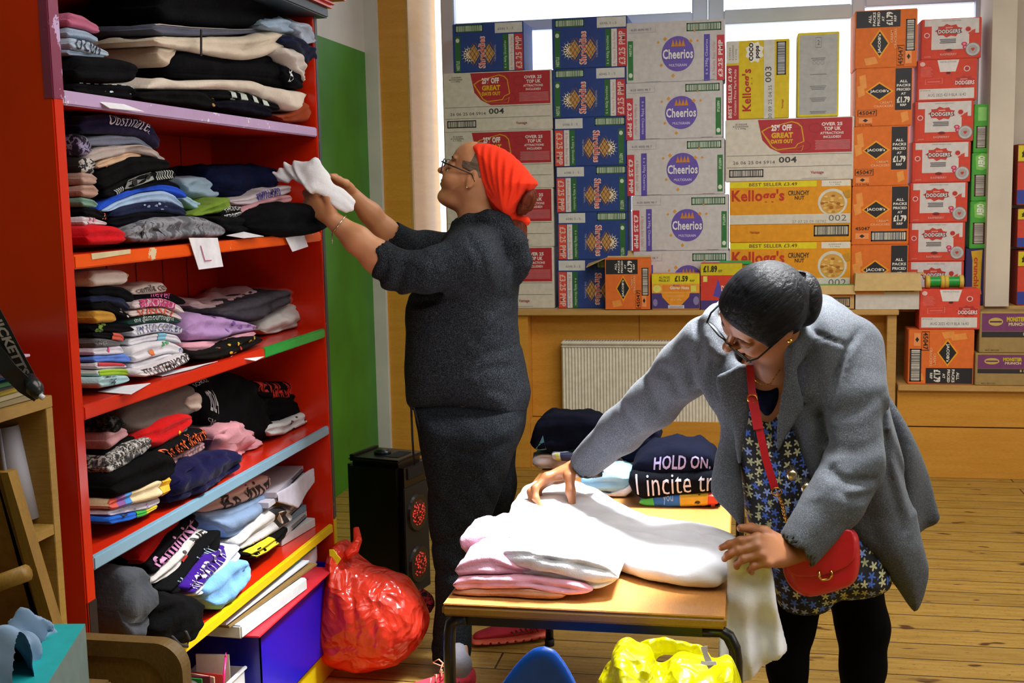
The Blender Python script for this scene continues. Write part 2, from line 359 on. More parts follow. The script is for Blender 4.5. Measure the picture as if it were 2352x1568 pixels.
g = G(); xv = r0[0] - .03; g.tube([(xv, YB + .07, z0 + .04), (xv, YB + .07, .0)], .008, M_rad); g.tube([(xv - .0, YB + .07, z0 + .04), (r0[0] + .01, YB + .07, z0 + .04)], .01, M_rad); part(g, 'pipe', r)
# ================================================================ cartons
def fit(dc, kind):
    R, T, P, D = dc.rect, dc.text, dc.poly, dc.disc
    if kind.startswith('shreddies'):
        fl = kind.endswith('r')            # reversed carton: carton lies the other way up
        sgn = (lambda u: 1 - u) if fl else (lambda u: u)
        def RR(u0, v0, u1, v1, c):
            if fl: u0, u1 = 1 - u1, 1 - u0
            R(u0, v0, u1, v1, c)
        rot = 270 if fl else 90
        def TT(t, u0, v0, u1, v1, c, bold=.02):
            if fl: u0, u1, = 1 - u1, 1 - u0
            T(t, u0, v0, u1, v1, c, rot, bold)
        RR(.60, .78, .985, .985, '#d9dadb'); RR(.03, .01, .105, .75, '#2c6a34'); RR(.71, .01, .785, .75, '#2c6a34')
        RR(.79, .01, .865, .75, '#e2dfe0'); RR(.875, .01, .99, .75, '#e24f3d' if fl else '#c83a40')
        if fl: dc.bars(.57, .82, .985, .985, '#2c5a3a', bg='#cfe0cc')
        else: dc.bars(.04, .82, .43, .975, '#2c5a3a', bg='#cfe0cc')
        T('6046 3 - 5', .64 if not fl else .12, .84, .86 if not fl else .33, .89, '#777777', 0, .0)
        TT('NESTLE', .045, .05, .09, .24, '#cfe0cc'); D(sgn(.067), .66, .026, .045, '#cfe0cc')
        TT('£3.25 PMP', .885, .04, .975, .7, '#e9c4c0', .03); TT('A Nestle Best Seller', .81, .03, .845, .7, '#c98a8a', 0); TT('6 x 460g Shreddies', .72, .06, .765, .62, '#bcd6bc', .01)
        c1 = sgn(.235)
        for k in range(14):
            an = 2 * math.pi * k / 14; an2 = an + .16; an3 = an - .16
            P([(c1 + .05 * math.cos(an3), .36 + .085 * math.sin(an3)), (c1 + .125 * math.cos(an), .36 + .2 * math.sin(an)), (c1 + .05 * math.cos(an2), .36 + .085 * math.sin(an2))], '#e6e6e8'); dc.l -= 1
        D(c1, .36, .085, .14, '#efe6d8'); 
        for cx in (.30, .51):
            cx = sgn(cx)
            P([(cx - .085, .37), (cx, .17), (cx + .085, .37), (cx, .57)], '#c99a5c')
            for q in range(-2, 3):
                for sg in (1, -1):
                    a = (cx + q * .03 - .04, .37 - sg * .1 + sg * q * .07 * 1 ); 
                    P([(cx + q * .028 - .042 , .37 + sg * (.1 + q * .066) ), (cx + q * .028 + .042, .37 + sg * (-.1 + q * .066)), (cx + q * .028 + .047, .37 + sg * (-.088 + q * .066)), (cx + q * .028 - .037, .37 + sg * (.112 + q * .066))], '#8a5c2c'); dc.l -= 1
        TT('Shreddies', .36, .07, .46, .73, '#f0dcd8', .05); TT('Shreddies', .37, .09, .45, .71, '#d9503f', .015)
        TT('THE ORIGINAL', .585, .2, .61, .55, '#aab6dd', .0)
    elif kind.startswith('cheerios'):
        fl = kind.endswith('r')
        X = (lambda a, b: (1 - b, 1 - a)) if not fl else (lambda a, b: (a, b))
        rot = 90 if not fl else 90
        def RR(a, v0, b, v1, c): a, b = X(a, b); R(a, v0, b, v1, c)
        def TT(t, a, v0, b, v1, c, bold=.02, r=90): a, b = X(a, b); T(t, a, v0, b, v1, c, r, bold)
        r2 = 90 if not fl else 270
        RR(.0, .0, .075, .74, '#cc3344'); RR(.145, .0, .205, .76, '#5a4ab0'); TT('£3.25 PMP', .015, .05, .062, .66, '#eedcdc', .04, r2); TT('A Nestle Best Seller', .09, .08, .12, .64, '#c08088', 0, r2)
        TT('6 x 390g Cheerios', .158, .1, .192, .68, '#cfc8ee', .01, r2)
        if kind != 'cheerios': pass
        RR(.93, .05, .985, .70, '#2c7a3c'); TT('NESTLE', .945, .45, .97, .64, '#d8ecd8', .02, r2); a, b = X(.94, .975); D((a + b) / 2, .13, .02, .04, '#dceadc')
        dc.bars(.62, .82, .97, .955, '#2c5a3a', bg='#cfdccf')
        u = 1 - .35 if fl else .42; u = .53 if not fl else .575
        cw = .165; D(u, .46, cw, .29, '#6a55b8', 40)
        for (a, c, s1) in ((.13, .2, 1), (-.13, .25, 1), (-.17, -.18, .8), (-.05, -.36, .9), (.2, .2, .7), (-.2, .2, .7), (.17, .36, .6)):
            P([(u + a - .02 * s1, .46 + c), (u + a, .46 + c + .04 * s1), (u + a + .022 * s1, .46 + c), (u + a, .46 + c - .035 * s1)], '#dd9a3a')
        for k in range(4): P([(u - .07 + k * .035, .58), (u - .05 + k * .035, .70), (u - .03 + k * .035, .58)], '#d08a30'); dc.l -= 1
        T('Cheerios', u - .165, .36, u + .165, .55, '#5a48a8', 0, .07); T('Cheerios', u - .155, .375, u + .155, .54, '#eceaf4', 0, .03)
        T('MULTIGRAIN', u - .09, .25, u + .09, .295, '#d8d0f4', 0, .02)
        R(.02, .83, .30, .835, '#a9a9b2'); R(.3, .83, .302, .96, '#a9a9b2'); R(.2, .015, .36, .02, '#8888a0'); R(.78, .015, .9, .02, '#8888a0')
        T('4-35 4090 9B 7', .05, .86, .26, .9, '#9a9aa2')
    elif kind == 'flakes':
        P([(.255, .985), (.985, .985), (.985, .44), (.44, .44), (.35, .53), (.29, .66)], '#b32632')
        for (a, c) in ((.4, .8), (.56, .9), (.7, .83), (.62, .55)): dc.ring([(a + .05 * math.cos(t * .52), c + .08 * math.sin(t * .52)) for t in range(12)], .88, '#9c1f2c')
        tk = [(.28, .80), (.33, .86), (.52, .95), (.57, .92), (.60, .86), (.62, .62), (.57, .58), (.55, .52), (.40, .49), (.36, .55)]
        dc.ring(tk, .93, '#d9a41c'); dc.ring([(.30, .76), (.32, .70), (.42, .48), (.6, .47), (.615, .56), (.57, .52), (.4, .52)], .97, '#d9a41c')
        T('25% OFF', .36, .80, .52, .90, '#f2e8e8', 0, .05); T('GREAT', .36, .685, .53, .775, '#e4b41c', 0, .06); T('DAYS OUT', .36, .60, .53, .665, '#e4b41c', 0, .06)
        T('OVER 25', .75, .86, .91, .915, '#eee0e0', 0, .04); T('TOP UK', .77, .785, .90, .845, '#eee0e0', 0, .04); T('ATTRACTIONS', .74, .725, .92, .765, '#eee0e0', 0, .03); T('INCLUDED!', .765, .665, .90, .705, '#eee0e0', 0, .03)
        for k in range(7): R(.70 + .005 * (k % 2), .62 - k * .022, .97, .632 - k * .022, '#cf7a80'); dc.l -= 1
        R(.01, .415, .985, .42, '#4a4a4c'); R(.01, .225, .985, .23, '#4a4a4c')
        T('004', .42, .29, .56, .385, '#3c3c3e', 0, .02); T('26 06 25 04 5914', .06, .28, .39, .33, '#5a5a5c', 0, .0)
        dc.bars(.03, .07, .3, .195, '#2a2a2a', bg='#d8d4ce'); T('Vantage', .67, .09, .77, .15, '#a8484c'); R(.6, .03, .8, .035, '#999999')
        T('5103049', .08, .91, .17, .935, '#555555', 0, 0); T('K232020000', .06, .875, .18, .9, '#555555', 0, 0); T('6 x 450g', .08, .84, .16, .865, '#555555', 0, 0)
    elif kind == 'crunchynut':
        R(0, .90, .72, .995, '#e8d914'); R(.76, .90, .995, .995, '#e8e4d8'); T('BEST SELLER £3.49', .16, .92, .56, .975, '#7a4a10', 0, .02); T('5103209', .82, .95, .92, .97, '#555555', 0, 0); T('9 x 480g', .83, .915, .91, .935, '#555555', 0, 0)
        T("Kellogg's", .015, .62, .455, .87, '#c3321c', 0, .03); T('CRUNCHY', .485, .76, .66, .84, '#3a2a10', 0, .03); T('NUT', .54, .69, .62, .75, '#3a2a10', 0, .03)
        D(.85, .64, .12, .22, '#dcd8cc', 30); D(.85, .63, .1, .185, '#d8a44a', 30)
        r = random.Random(3)
        for k in range(34):
            a, q = r.random() * 6.28, r.random() ** .5 * .082; x, y = .85 + q * math.cos(a), .63 + q * 1.85 * math.sin(a); D(x, y, .018, .02, r.choice(('#c98a2c', '#e0b050', '#a8661c', '#ecc46c')), 6)
        P([(.93, .8), (.99, .84), (.995, .72), (.96, .7)], '#c8901c')
        R(0, .30, .995, .455, '#d9d6cc'); T('002', .82, .335, .965, .435, '#6a6862', 0, 0); T('27 07 25 09 08782', .52, .31, .8, .355, '#8a877e', 0, 0)
        dc.bars(.70, .09, .985, .27, '#2a2418', bg='#d8d4c4'); T('Vantage', .17, .14, .25, .19, '#b04a1c')
    elif kind == 'coco':
        R(0, .72, .2, .995, '#d5d3cd'); R(0, .0, .2, .69, '#b32632'); T('BEST SELLER £3.49', .03, .02, .09, .66, '#f0e0e0', 90, .03); T('Contains Price Mark Packs', .12, .05, .16, .64, '#ecc8c8', 90, .02)
        T("Kellogg's", .25, .1, .44, .64, '#b3261c', 90, .03); T('5103266', .04, .76, .07, .92, '#555555', 90, 0); T('K2330000000', .09, .76, .12, .95, '#555555', 90, 0); T('6 x 420g', .14, .76, .17, .9, '#555555', 90, 0)
        r = random.Random(5); P([(.45 + .155 * math.cos(a / 16 * 6.283) * (1 if a % 2 else .78), .85 + .145 * math.sin(a / 16 * 6.283) * (1 if a % 2 else .78)) for a in range(16)], '#ecebe6')
        T('COCO', .36, .74, .43, .97, '#2a1a14', 90, .06); T('pops', .47, .77, .54, .93, '#2a1a14', 90, .05)
        R(.60, .0, .77, .995, '#d0cfc8'); T('003', .62, .46, .72, .66, '#3c3c3a', 90, .01); T('30 09 25 04:35', .67, .0, .73, .42, '#4a4a48', 90, 0)
        dc.bars(.8, .55, .95, .97, '#2a2a2a', vert=False, bg='#c9cdd4'); T('Vantage', .88, .12, .92, .24, '#b04a1c', 90)
    elif kind == 'backpack':
        R(.04, .03, .96, .97, '#aeb0b2'); dc.ring([(.43, .82), (.57, .82), (.57, .94), (.43, .94)], .9, '#6a6c70'); T('2', .47, .85, .53, .91, '#6a6c70')
        for k, wv in enumerate((.36, .3)): R(.5 - wv / 2, .69 - k * .02, .5 + wv / 2, .70 - k * .02, '#77797c')
        for k in range(3): dc.ring([(.4 + k * .1 + .04 * math.cos(t * .52), .64 + .022 * math.sin(t * .52)) for t in range(12)], .8, '#77797c')
        for (y, n) in ((.5, 1), (.36, 3), (.22, 3), (.06, 2)):
            for k in range(n): R(.3 + .02 * k, y - k * .018, .7 - .02 * k, y - k * .018 + .009, '#77797c')
    elif kind.startswith('jacobs'):
        r3 = {'jacobs': 0, 'jacobsup': 90, 'jacobsdn': 270, 'jacobsbar': 0}[kind]
        # drawn upright, turned by mapping
        def turn(u, v):
            return {0: (u, v), 90: (1 - v, u), 270: (v, 1 - u)}[r3]
        def Q(u0, v0, u1, v1):
            a = turn(u0, v0); c = turn(u1, v1); return min(a[0], c[0]), min(a[1], c[1]), max(a[0], c[0]), max(a[1], c[1])
        def RR(*q): R(*Q(*q[:4]), q[4])
        def TT(t, u0, v0, u1, v1, c, bold=.02, rr=0): T(t, *Q(u0, v0, u1, v1), c, (rr + r3) % 360, bold)
        def PP(pts, c): P([turn(*p) for p in pts], c)
        RR(.70, .27, .985, .985, '#20222a'); 
        for t, y, w2, h in (('ALL', .74, .07, .045), ('PACKS', .67, .12, .045), ('PRICED', .60, .12, .045), ('AT', .53, .045, .04)): TT(t, .845 - w2, y, .845 + w2, y + h, '#e6e2dc', .04)
        TT('£1.79', .73, .39, .96, .50, '#f0ece4', .05); TT('RRP', .79, .335, .9, .375, '#e6e2dc', .04)
        for s0 in ((.06, .62, .2, .9), (.02, .5, .17, .72), (.80, .05, .95, .25)) if kind != 'jacobsup' else ((.05, .62, .2, .85),):
            x0, y0, x1, y1 = s0; PP([(x0 + .03, y0), (x1, y0 + .05), (x1 - .03, y1), (x0, y1 - .03)], '#ee9a45')
        cx, cy = .42, .60
        PP([(cx - .255, cy), (cx, cy - .165), (cx + .255, cy), (cx, cy + .165)], '#f5a21c'); PP([(cx - .21, cy), (cx, cy - .135), (cx + .21, cy), (cx, cy + .135)], '#1c1d22')
        TT("JACOB's", cx - .165, cy - .03, cx + .165, cy + .03, '#f2eee6', .03)
        TT('CREAM', .43, .385, .64, .425, '#f6b888', .02); TT('CRACKERS', .33, .325, .67, .365, '#f6b888', .02)
        if kind == 'jacobsbar':
            dc.bars(.34, .06, .97, .23, '#23242a', bg='#e2ded4'); TT('45047', .06, .25, .32, .31, '#3a2210', .02); RR(.06, .1, .3, .2, '#f39a5c'); PP([(.13, .15), (.18, .12), (.23, .15), (.18, .18)], '#1c1d22')
        elif kind in ('jacobsup', 'jacobsdn'):
            TT('45047', .05, .22, .36, .30, '#3a2210', .02); dc.ring([turn(*p) for p in ((.03, .2), (.38, .2), (.38, .32), (.03, .32))], .93, '#3a2210')
            RR(.06, .08, .3, .18, '#f39a5c'); PP([(.13, .13), (.18, .10), (.23, .13), (.18, .16)], '#1c1d22')
            if kind == 'jacobsdn': a = Q(.35, .02, .95, .2); dc.bars(*a, '#23242a', vert=False, bg='#e2ded4')
            if kind == 'jacobsup': a = Q(.28, .03, .82, .18); dc.bars(*a, '#23242a', vert=False, bg='#e2ded4')
        else:
            TT('45047', .06, .20, .36, .27, '#3a2210', .02); dc.ring([turn(*p) for p in ((.04, .18), (.38, .18), (.38, .29), (.04, .29))], .93, '#3a2210')
            RR(.06, .06, .3, .15, '#f39a5c'); PP([(.13, .105), (.18, .075), (.23, .105), (.18, .135)], '#1c1d22'); TT('12 x 300g', .05, .01, .3, .045, '#3a2210', .0)
    elif kind == 'dodgers':
        W = '#d8d6d6'; R(.05, .82, .96, .985, W); R(.17, .24, .80, .83, W); R(.78, .68, .90, .84, W); R(.8, .62, .96, .98, W)
        P([(.78, .6), (.8, .66), (.9, .72), (.9, .6)], '#d8452f')
        T('DISPLAY INSTRUCTIONS', .34, .93, .66, .955, '#555555', 0, 0)
        cx, cy = .46, .70; P([(cx + .24 * math.cos(a / 18 * 6.283) * (1 if a % 2 else .8), cy + .17 * math.sin(a / 18 * 6.283) * (1 if a % 2 else .75)) for a in range(18)], '#c93a2c')
        T('Jammie', .40, .745, .52, .80, '#f0b8b0', 0, .03); T('DODGERS', .265, .62, .665, .74, '#3a3440', 0, .09); T('DODGERS', .28, .635, .65, .73, '#ece8e8', 0, .03)
        for k in range(3): R(.31 + .01 * (k % 2), .47 - k * .04, .58, .50 - k * .04, '#77757c')
        for q in ((.09, .6, .05), (.78, .72, .065)): D(q[0], q[1], q[2], q[2] * 1.3, '#e8c8c4', 16); D(q[0], q[1], q[2] * .7, q[2] * .9, '#b8302c', 12)
        for q in ((.72, .36, .05), (.74, .28, .05)): D(q[0], q[1], q[2], q[2], '#c8305c', 12); D(q[0], q[1], q[2] * .5, q[2] * .5, '#e890a8', 10)
        D(.865, .22, .125, .17, '#77777c', 24); D(.865, .22, .115, .155, '#c2c0c2', 24); D(.865, .22, .08, .11, '#aaa8aa', 18); P([(.865, .17), (.83, .23), (.85, .26), (.865, .245), (.88, .26), (.9, .23)], '#c8352c')
        D(.46, .22, .065, .035, '#7a1c18', 12); T('RASPBERRY', .32, .09, .60, .145, '#e8a098', 0, .03); T('jammie', .05, .05, .16, .09, '#e8a098', 0, .02)
    elif kind == 'dodgersback':
        P([(.33, .985), (.70, .985), (.64, .70), (.38, .70)], '#e4e0e0'); T('INSTRUCTIONS', .38, .92, .65, .955, '#444444', 0, 0); D(.52, .67, .04, .03, '#5a1814', 12)
        R(.03, .05, .96, .30, '#dcdad8'); T('BEST BEFORE END', .05, .25, .22, .275, '#444444', 0, 0); T('AUG 2025 4219 BLA 16:42', .18, .11, .82, .18, '#4a4a4e', 0, .0)
        D(.08, .9, .045, .055, '#e8c8c4', 16); D(.83, .76, .055, .07, '#e8c8c4', 16); D(.83, .76, .038, .05, '#b8302c', 12)
        for k in range(8): R(.05, .81 - k * .03, .22 + .02 * (k % 3), .818 - k * .03, '#e89088')
        dc.ring([(.13, .40), (.42, .42), (.42, .55), (.13, .53)], .95, '#ee9a90'); R(.17, .46, .38, .475, '#ee9a90')
        cx, cy = .8, .46; P([(cx + .19 * math.cos(a / 18 * 6.283) * (1 if a % 2 else .8), cy + .14 * math.sin(a / 18 * 6.283) * (1 if a % 2 else .75)) for a in range(18)], '#b8302c')
        T('Jammie', .72, .49, .84, .53, '#f0c0b8', 0, .03); T('DODGERS', .64, .38, .96, .475, '#ece8e8', 0, .03)
    elif kind == 'aero':
        dc.bars(.12, .1, .68, .55, '#4a2020', vert=False, bg='#cfd0c8'); P([(.2, .66), (.5, .64), (.8, .7), (.75, .97), (.45, .99), (.15, .93)], '#7fc85a'); T('AERO', .28, .70, .62, .94, '#eef4ea', 90, .05)
        T('24 x AERO Peppermint 36g Bars', .86, .04, .95, .96, '#3c2c20', 90, 0); R(.79, .0, .81, .99, '#c8c8c0')
    elif kind == 'aerotop':
        dc.bars(.12, .1, .68, .55, '#4a2020', vert=False, bg='#cfd0c8'); R(.2, .66, .65, .94, '#8ad070'); T('24 x AERO Peppermint 36g Bars', .86, .04, .95, .96, '#3c2c20', 90, 0); R(.79, .0, .81, .99, '#c8c8c0')
    elif kind == 'crunchie':
        P([(.18, .96), (.62, .98), (.6, .80), (.58, .3), (.62, .2), (.2, .2), (.26, .3), (.24, .8)], '#d0a41c'); T('crunchie', .30, .25, .5, .85, '#c03a1c', 270, .05); T('48 x 40g Crunchies', .88, .35, .94, .95, '#b8b0d0', 270, 0)
    elif kind == 'ginger':
        P([(.0, .7), (.2, .7), (.28, .3), (.5, .03), (0, .03)], '#4a3a80'); P([(1, .7), (.8, .7), (.72, .3), (.5, .03), (1, .03)], '#4a3a80'); P([(.16, .7), (.84, .7), (.78, .35), (.6, .1), (.4, .1), (.22, .35)], '#ee9a22')
        R(.0, .72, 1, .985, '#e6d61c'); T('ALL PACKS', .15, .86, .38, .93, '#4a4a10', 0, .03); T('PRICES AT', .15, .77, .38, .84, '#4a4a10', 0, .03); T('£1.59', .48, .77, .76, .94, '#2c2c10', 0, .05); T('RRP', .8, .77, .9, .83, '#2c2c10', 0, .02)
        R(.0, .46, 1, .72, '#f0a83c'); R(.22, .5, .9, .68, '#e88a2c'); T('Ginger Nuts', .38, .54, .78, .65, '#f4e4d0', 0, .04); D(.11, .58, .09, .1, '#e8e070', 16); R(.82, .5, .93, .67, '#dce060'); T("McVitie's", .45, .66, .58, .7, '#3a4aa0')
        T('CRUNCHY GINGER BISCUITS', .32, .36, .68, .40, '#f8d0a0', 0, 0); T('12 x 250g', .40, .25, .62, .3, '#f8d0a0', 0, .02); R(.34, .04, .68, .13, '#d4d4dc'); R(.37, .06, .65, .075, '#8080a0'); R(.37, .09, .65, .1, '#8080a0'); D(.07, .2, .05, .1, '#8a80b8', 16); D(.93, .25, .06, .12, '#8a80b8', 16)
    elif kind == 'biscuit':
        R(0, .74, 1, .99, '#d4c41c'); T('£1.89', .06, .80, .40, .95, '#2c2c10', 0, .05); T('RRP', .43, .8, .52, .86, '#2c2c10'); R(0, .06, 1, .74, '#d63c2c'); R(.06, .6, .16, .72, '#e8e070'); P([(.3, .3), (.42, .66), (.52, .4), (.46, .25)], '#5a4ab0'); R(0, 0, 1, .2, '#4a3a80')
        T('DIGESTIVE', .5, .4, .95, .52, '#f4dcd8', 0, .04)
    elif kind == 'munch':
        R(.0, .985, 1, 1, '#c8b51c'); R(.02, .53, .998, .96, '#7a3a70'); R(.02, .38, .998, .52, '#2c2830'); T('15 x 60ge', .44, .405, .78, .50, '#c8b060', 0, .05); D(.16, .76, .075, .1, '#c8b060', 20); R(.1, .74, .22, .78, '#5a2c50')
        T('MONSTER', .27, .76, .46, .88, '#c8b51c', 0, .07); T('MUNCH', .29, .66, .45, .74, '#d8c8a0', 0, .05); T('EXTRA', .5, .8, .66, .88, '#a86a9a', 0, .03); T("Flamin'", .56, .60, .86, .76, '#d8c41c', 0, .05); T('BEST BEFORE', .06, .05, .2, .08, '#3a3020', 0, 0)
    elif kind == 'plainstrip':
        R(0, .0, 1, .42, '#d4cfc8'); R(0, .42, .45, .75, '#e08a30'); dc.bars(.46, .5, .92, .95, '#33302a', bg='#c0b080')
    elif kind == 'openstrip':
        dc.bars(.2, .1, .9, .5, '#33302a', bg='#c8b090'); R(0, .55, 1, .7, '#e07a28')
    elif kind == 'edgebox':
        R(0, .72, 1, .98, '#d8c81c'); R(0, .25, 1, .7, '#d8442c'); R(0, .02, 1, .25, '#3040a0'); T('£1.89', .1, .78, .7, .93, '#2c2c10', 0, .05)
def carton(name, label, x0, y0, x1, y1, Y, base, kind, group, depth=.27, zbot=None, cat='carton', flaps=None, rz=0, under=None):
    """x0..y1: the front face in photo pixels, Y: its distance"""
    ym = (y0 + y1) / 2; xm = (x0 + x1) / 2
    X0, X1 = PY(x0, ym, Y)[0], PY(x1, ym, Y)[0]; Z1 = PY(xm, y0, Y)[2]; Z0 = zbot if zbot is not None else PY(xm, y1, Y)[2]
    W, Hh = X1 - X0, Z1 - Z0; cx = (X0 + X1) / 2
    g = G(); mb = flat(base, .65)
    if flaps is None: g.box((-W / 2, 0, 0), (W / 2, depth, Hh), mb, .003)
    else:
        t = .004; ib = flat('#c9ab72', .8)
        for a, c in (((-W / 2, 0, 0), (W / 2, t, Hh)), ((-W / 2, depth - t, 0), (W / 2, depth, Hh)), ((-W / 2, t, 0), (-W / 2 + t, depth - t, Hh)), ((W / 2 - t, t, 0), (W / 2, depth - t, Hh)), ((-W / 2, 0, 0), (W / 2, depth, t))): g.box(a, c, mb, .0008)
    rr = random.Random(name + str(x0)); 
    g.box((-W / 2 + .004, depth * .45, Hh - .001), (W / 2 - .004, depth * .46, Hh + .0004), flat('#8a7a5a', .8)) if flaps is None else None
    dc = Deco(g, lambda u, v, L: (-W / 2 + .001 + u * (W - .002), -.0002 - L * .00006, v * Hh)); fit(dc, kind)
    # side print band, so the carton reads from a step aside
    o = g.build(name); o.location = (cx, Y, Z0); o.rotation_euler = (0, 0, rz); tag(o, label, cat, group)
    if flaps:
        for (nm, pts) in flaps(W, depth, Hh):
            f = G(); n = (Vector(pts[1]) - Vector(pts[0])).cross(Vector(pts[2]) - Vector(pts[0])).normalized() * .003
            vs = [Vector(p) for p in pts] + [Vector(p) + n for p in pts]; k = len(pts)
            f.add(vs, [list(range(k))[::-1], list(range(k, 2 * k))] + [[i, (i + 1) % k, k + (i + 1) % k, k + i] for i in range(k)], flat('#c9ab72', .8)); fo = f.build(nm, parent=o)
    return o, Z1
def zof(px, py, Y): return PY(px, py, Y)[2]
gA = 'cereal cartons stacked on the ledge'; YA = 6.36
def stack(rows, Y, zb, name, base, gp):
    """rows bottom first: (label, x0, y0, x1, kind, base or None, depth)"""
    z = zb
    for (lab, x0, y0, x1, kind, bs) in rows:
        o, z1 = carton(name, lab, x0, y0, x1, y0 + 100, Y, bs or base, kind, gp, zbot=z + .0006); z = z1
W_ = '#d9d3c8'
stack([('white and red cereal carton at the bottom of the left stack, beside the hooded woman', 1028, 568, 1272, 'flakes', None),
       ('white and red cereal carton second from the bottom of the left stack', 1026, 434, 1271, 'flakes', None),
       ('white and red cereal carton just behind the orange headscarf', 1022, 301, 1270, 'flakes', None),
       ('white and red cereal carton under the lone blue carton at the top left', 1018, 164, 1268, 'flakes', None)], YA, ZL, 'cereal_carton', W_, 'white and red cereal cartons in the left stack')
zt1 = zof(1140, 164, YA) + .0012
carton('cereal_carton', 'lone blue cereal carton on top of the left white and red stack', 1040, 52, 1203, 160, YA, '#23408c', 'shreddies', 'blue cereal cartons', zbot=zt1)
stack([('bottom blue cereal carton, half hidden by the opened orange carton', 1281, 596, 1440, 'shreddies_r', None),
       ('blue cereal carton second from the bottom of the blue stack', 1281, 487, 1441, 'shreddies_r', None),
       ('blue cereal carton third from the bottom of the blue stack', 1277, 381, 1440, 'shreddies_r', None),
       ('blue cereal carton fourth from the bottom, uppermost with the red price on its left', 1273, 269, 1438, 'shreddies_r', None),
       ('blue cereal carton second from the top of the blue stack', 1269, 156, 1438, 'shreddies', None),
       ('blue cereal carton on top of the tall blue stack', 1268, 39, 1441, 'shreddies', None)], YA, ZL, 'cereal_carton', '#23408c', 'blue cereal cartons')
stack([('bottom white and purple cereal carton behind the small biscuit cartons', 1455, 576, 1675, 'cheerios_r', None),
       ('white and purple cereal carton second from the bottom of its stack', 1452, 448, 1673, 'cheerios_r', None),
       ('white and purple cereal carton in the middle of its stack, with a smudge', 1440, 319, 1664, 'cheerios_r', None),
       ('white and purple cereal carton second from the top of its stack', 1437, 188, 1660, 'cheerios_r', None),
       ('white and purple cereal carton on top of its stack, red price at the right', 1438, 48, 1664, 'cheerios', None)], YA, ZL, 'cereal_carton', '#cfccd0', 'white and purple cereal cartons')
stack([('lower yellow cereal carton with the bowl picture, behind the dark-haired head', 1677, 556, 1954, 'crunchynut', '#e89c12'),
       ('upper yellow cereal carton with the bowl picture', 1676, 415, 1955, 'crunchynut', '#e89c12'),
       ('white and red cereal carton lying on the two yellow cartons', 1666, 271, 1962, 'flakes', W_)], YA, ZL, 'cereal_carton', W_, 'cereal cartons in the yellow stack')
zt4 = zof(1810, 271, YA) + .0012
carton('cereal_carton', 'yellow cereal carton standing on end with a red strip, before the window', 1668, 92, 1813, 260, YA, '#dcc21a', 'coco', 'cereal cartons in the yellow stack', zbot=zt4)
carton('cereal_carton', 'grey-faced carton with yellow edges standing alone before the bright window', 1832, 74, 1927, 260, YA, '#dccb1c', 'backpack', 'cereal cartons in the yellow stack', zbot=zt4, depth=.2)
stack([('bottom orange cracker carton of the tall orange stack, behind the empty tray box', 1955, 562, 2086, 'jacobs', None),
       ('orange cracker carton second from the bottom, with a long barcode', 1957, 427, 2088, 'jacobsbar', None),
       ('orange cracker carton in the middle of the tall orange stack', 1959, 290, 2086, 'jacobs', None),
       ('orange cracker carton second from the top of the orange stack', 1965, 156, 2096, 'jacobs', None),
       ('orange cracker carton turned on its side on top of the orange stack', 1964, 22, 2107, 'jacobsup', None)], YA, ZL, 'cracker_carton', '#e3721f', 'orange cracker cartons in the tall stack')
YD = 6.46
o_ = ['lowest', 'second', 'third', 'fourth', 'fifth', 'sixth']
stack([('red jam biscuit carton at the bottom of the tall red stack, behind the green-wrapped packs', 2085, 600, 2213, 'dodgers', None),
       ('red jam biscuit carton second from the bottom of the tall red stack', 2087, 511, 2216, 'dodgers', None),
       ('red jam biscuit carton third from the bottom of the tall red stack', 2090, 419, 2222, 'dodgers', None),
       ('red jam biscuit carton fourth from the bottom, middle of the tall red stack', 2095, 326, 2229, 'dodgers', None),
       ('red jam biscuit carton third from the top, under the one turned round', 2101, 232, 2236, 'dodgers', None),
       ('red jam biscuit carton turned round, showing a white date strip, second from the top', 2107, 136, 2244, 'dodgersback', None),
       ('red jam biscuit carton on top of the tall red stack by the window post', 2116, 42, 2254, 'dodgers', None)], YD, ZL, 'biscuit_carton', '#d8452f', 'red jam biscuit cartons in the tall stack')
stack([('dark blue honeycomb bar carton under the green cartons', 2218, 571, 2279, 'crunchie', '#2a2560'),
       ('bottom green chocolate bar carton standing on the dark blue one', 2228, 462, 2279, 'aero', None),
       ('middle green chocolate bar carton beside the red stack', 2232, 351, 2280, 'aero', None),
       ('top green chocolate bar carton beside the red stack', 2237, 239, 2281, 'aerotop', None)], YD, ZL, 'chocolate_carton', '#4aa83a', 'chocolate bar cartons')
# at the front of the ledge
YF = 6.26
def fl_open(W, D, Hh):
    return [('flap', [(-W / 2, 0, Hh), (-W / 2, D, Hh), (-W / 2 - .1, D, Hh - .03), (-W / 2 - .1, 0, Hh - .045)]), ('flap', [(-W / 2, D, Hh), (W / 2, D, Hh), (W / 2 - .02, D + .03, Hh + .035), (-W / 2 + .02, D + .03, Hh + .035)])]
carton('cracker_carton', 'opened orange cracker carton with raised flaps at the front of the ledge', 1390, 594, 1493, 712, YF, '#e8732a', 'jacobsup', 'cartons along the front of the ledge', depth=.095, zbot=ZL + .001, flaps=fl_open)
carton('biscuit_carton', 'small yellow and purple biscuit carton beside the opened orange one', 1497, 628, 1607, 708, YF, '#e8a030', 'ginger', 'cartons along the front of the ledge', depth=.08, zbot=ZL + .001)
carton('biscuit_carton', 'small red and yellow biscuit carton just left of the dark-haired head', 1609, 604, 1705, 706, YF, '#c84030', 'biscuit', 'cartons along the front of the ledge', depth=.08, zbot=ZL + .001)
def fl_tray(W, D, Hh):
    return [('flap', [(-W / 2, 0, Hh), (W / 2, 0, Hh), (W / 2 + .008, -.03, Hh - .085), (-W / 2 - .008, -.03, Hh - .085)]), ('flap', [(W / 2, 0, Hh), (W / 2, D, Hh), (W / 2 + .03, D, Hh + .0), (W / 2 + .03, 0, Hh - .01)])]
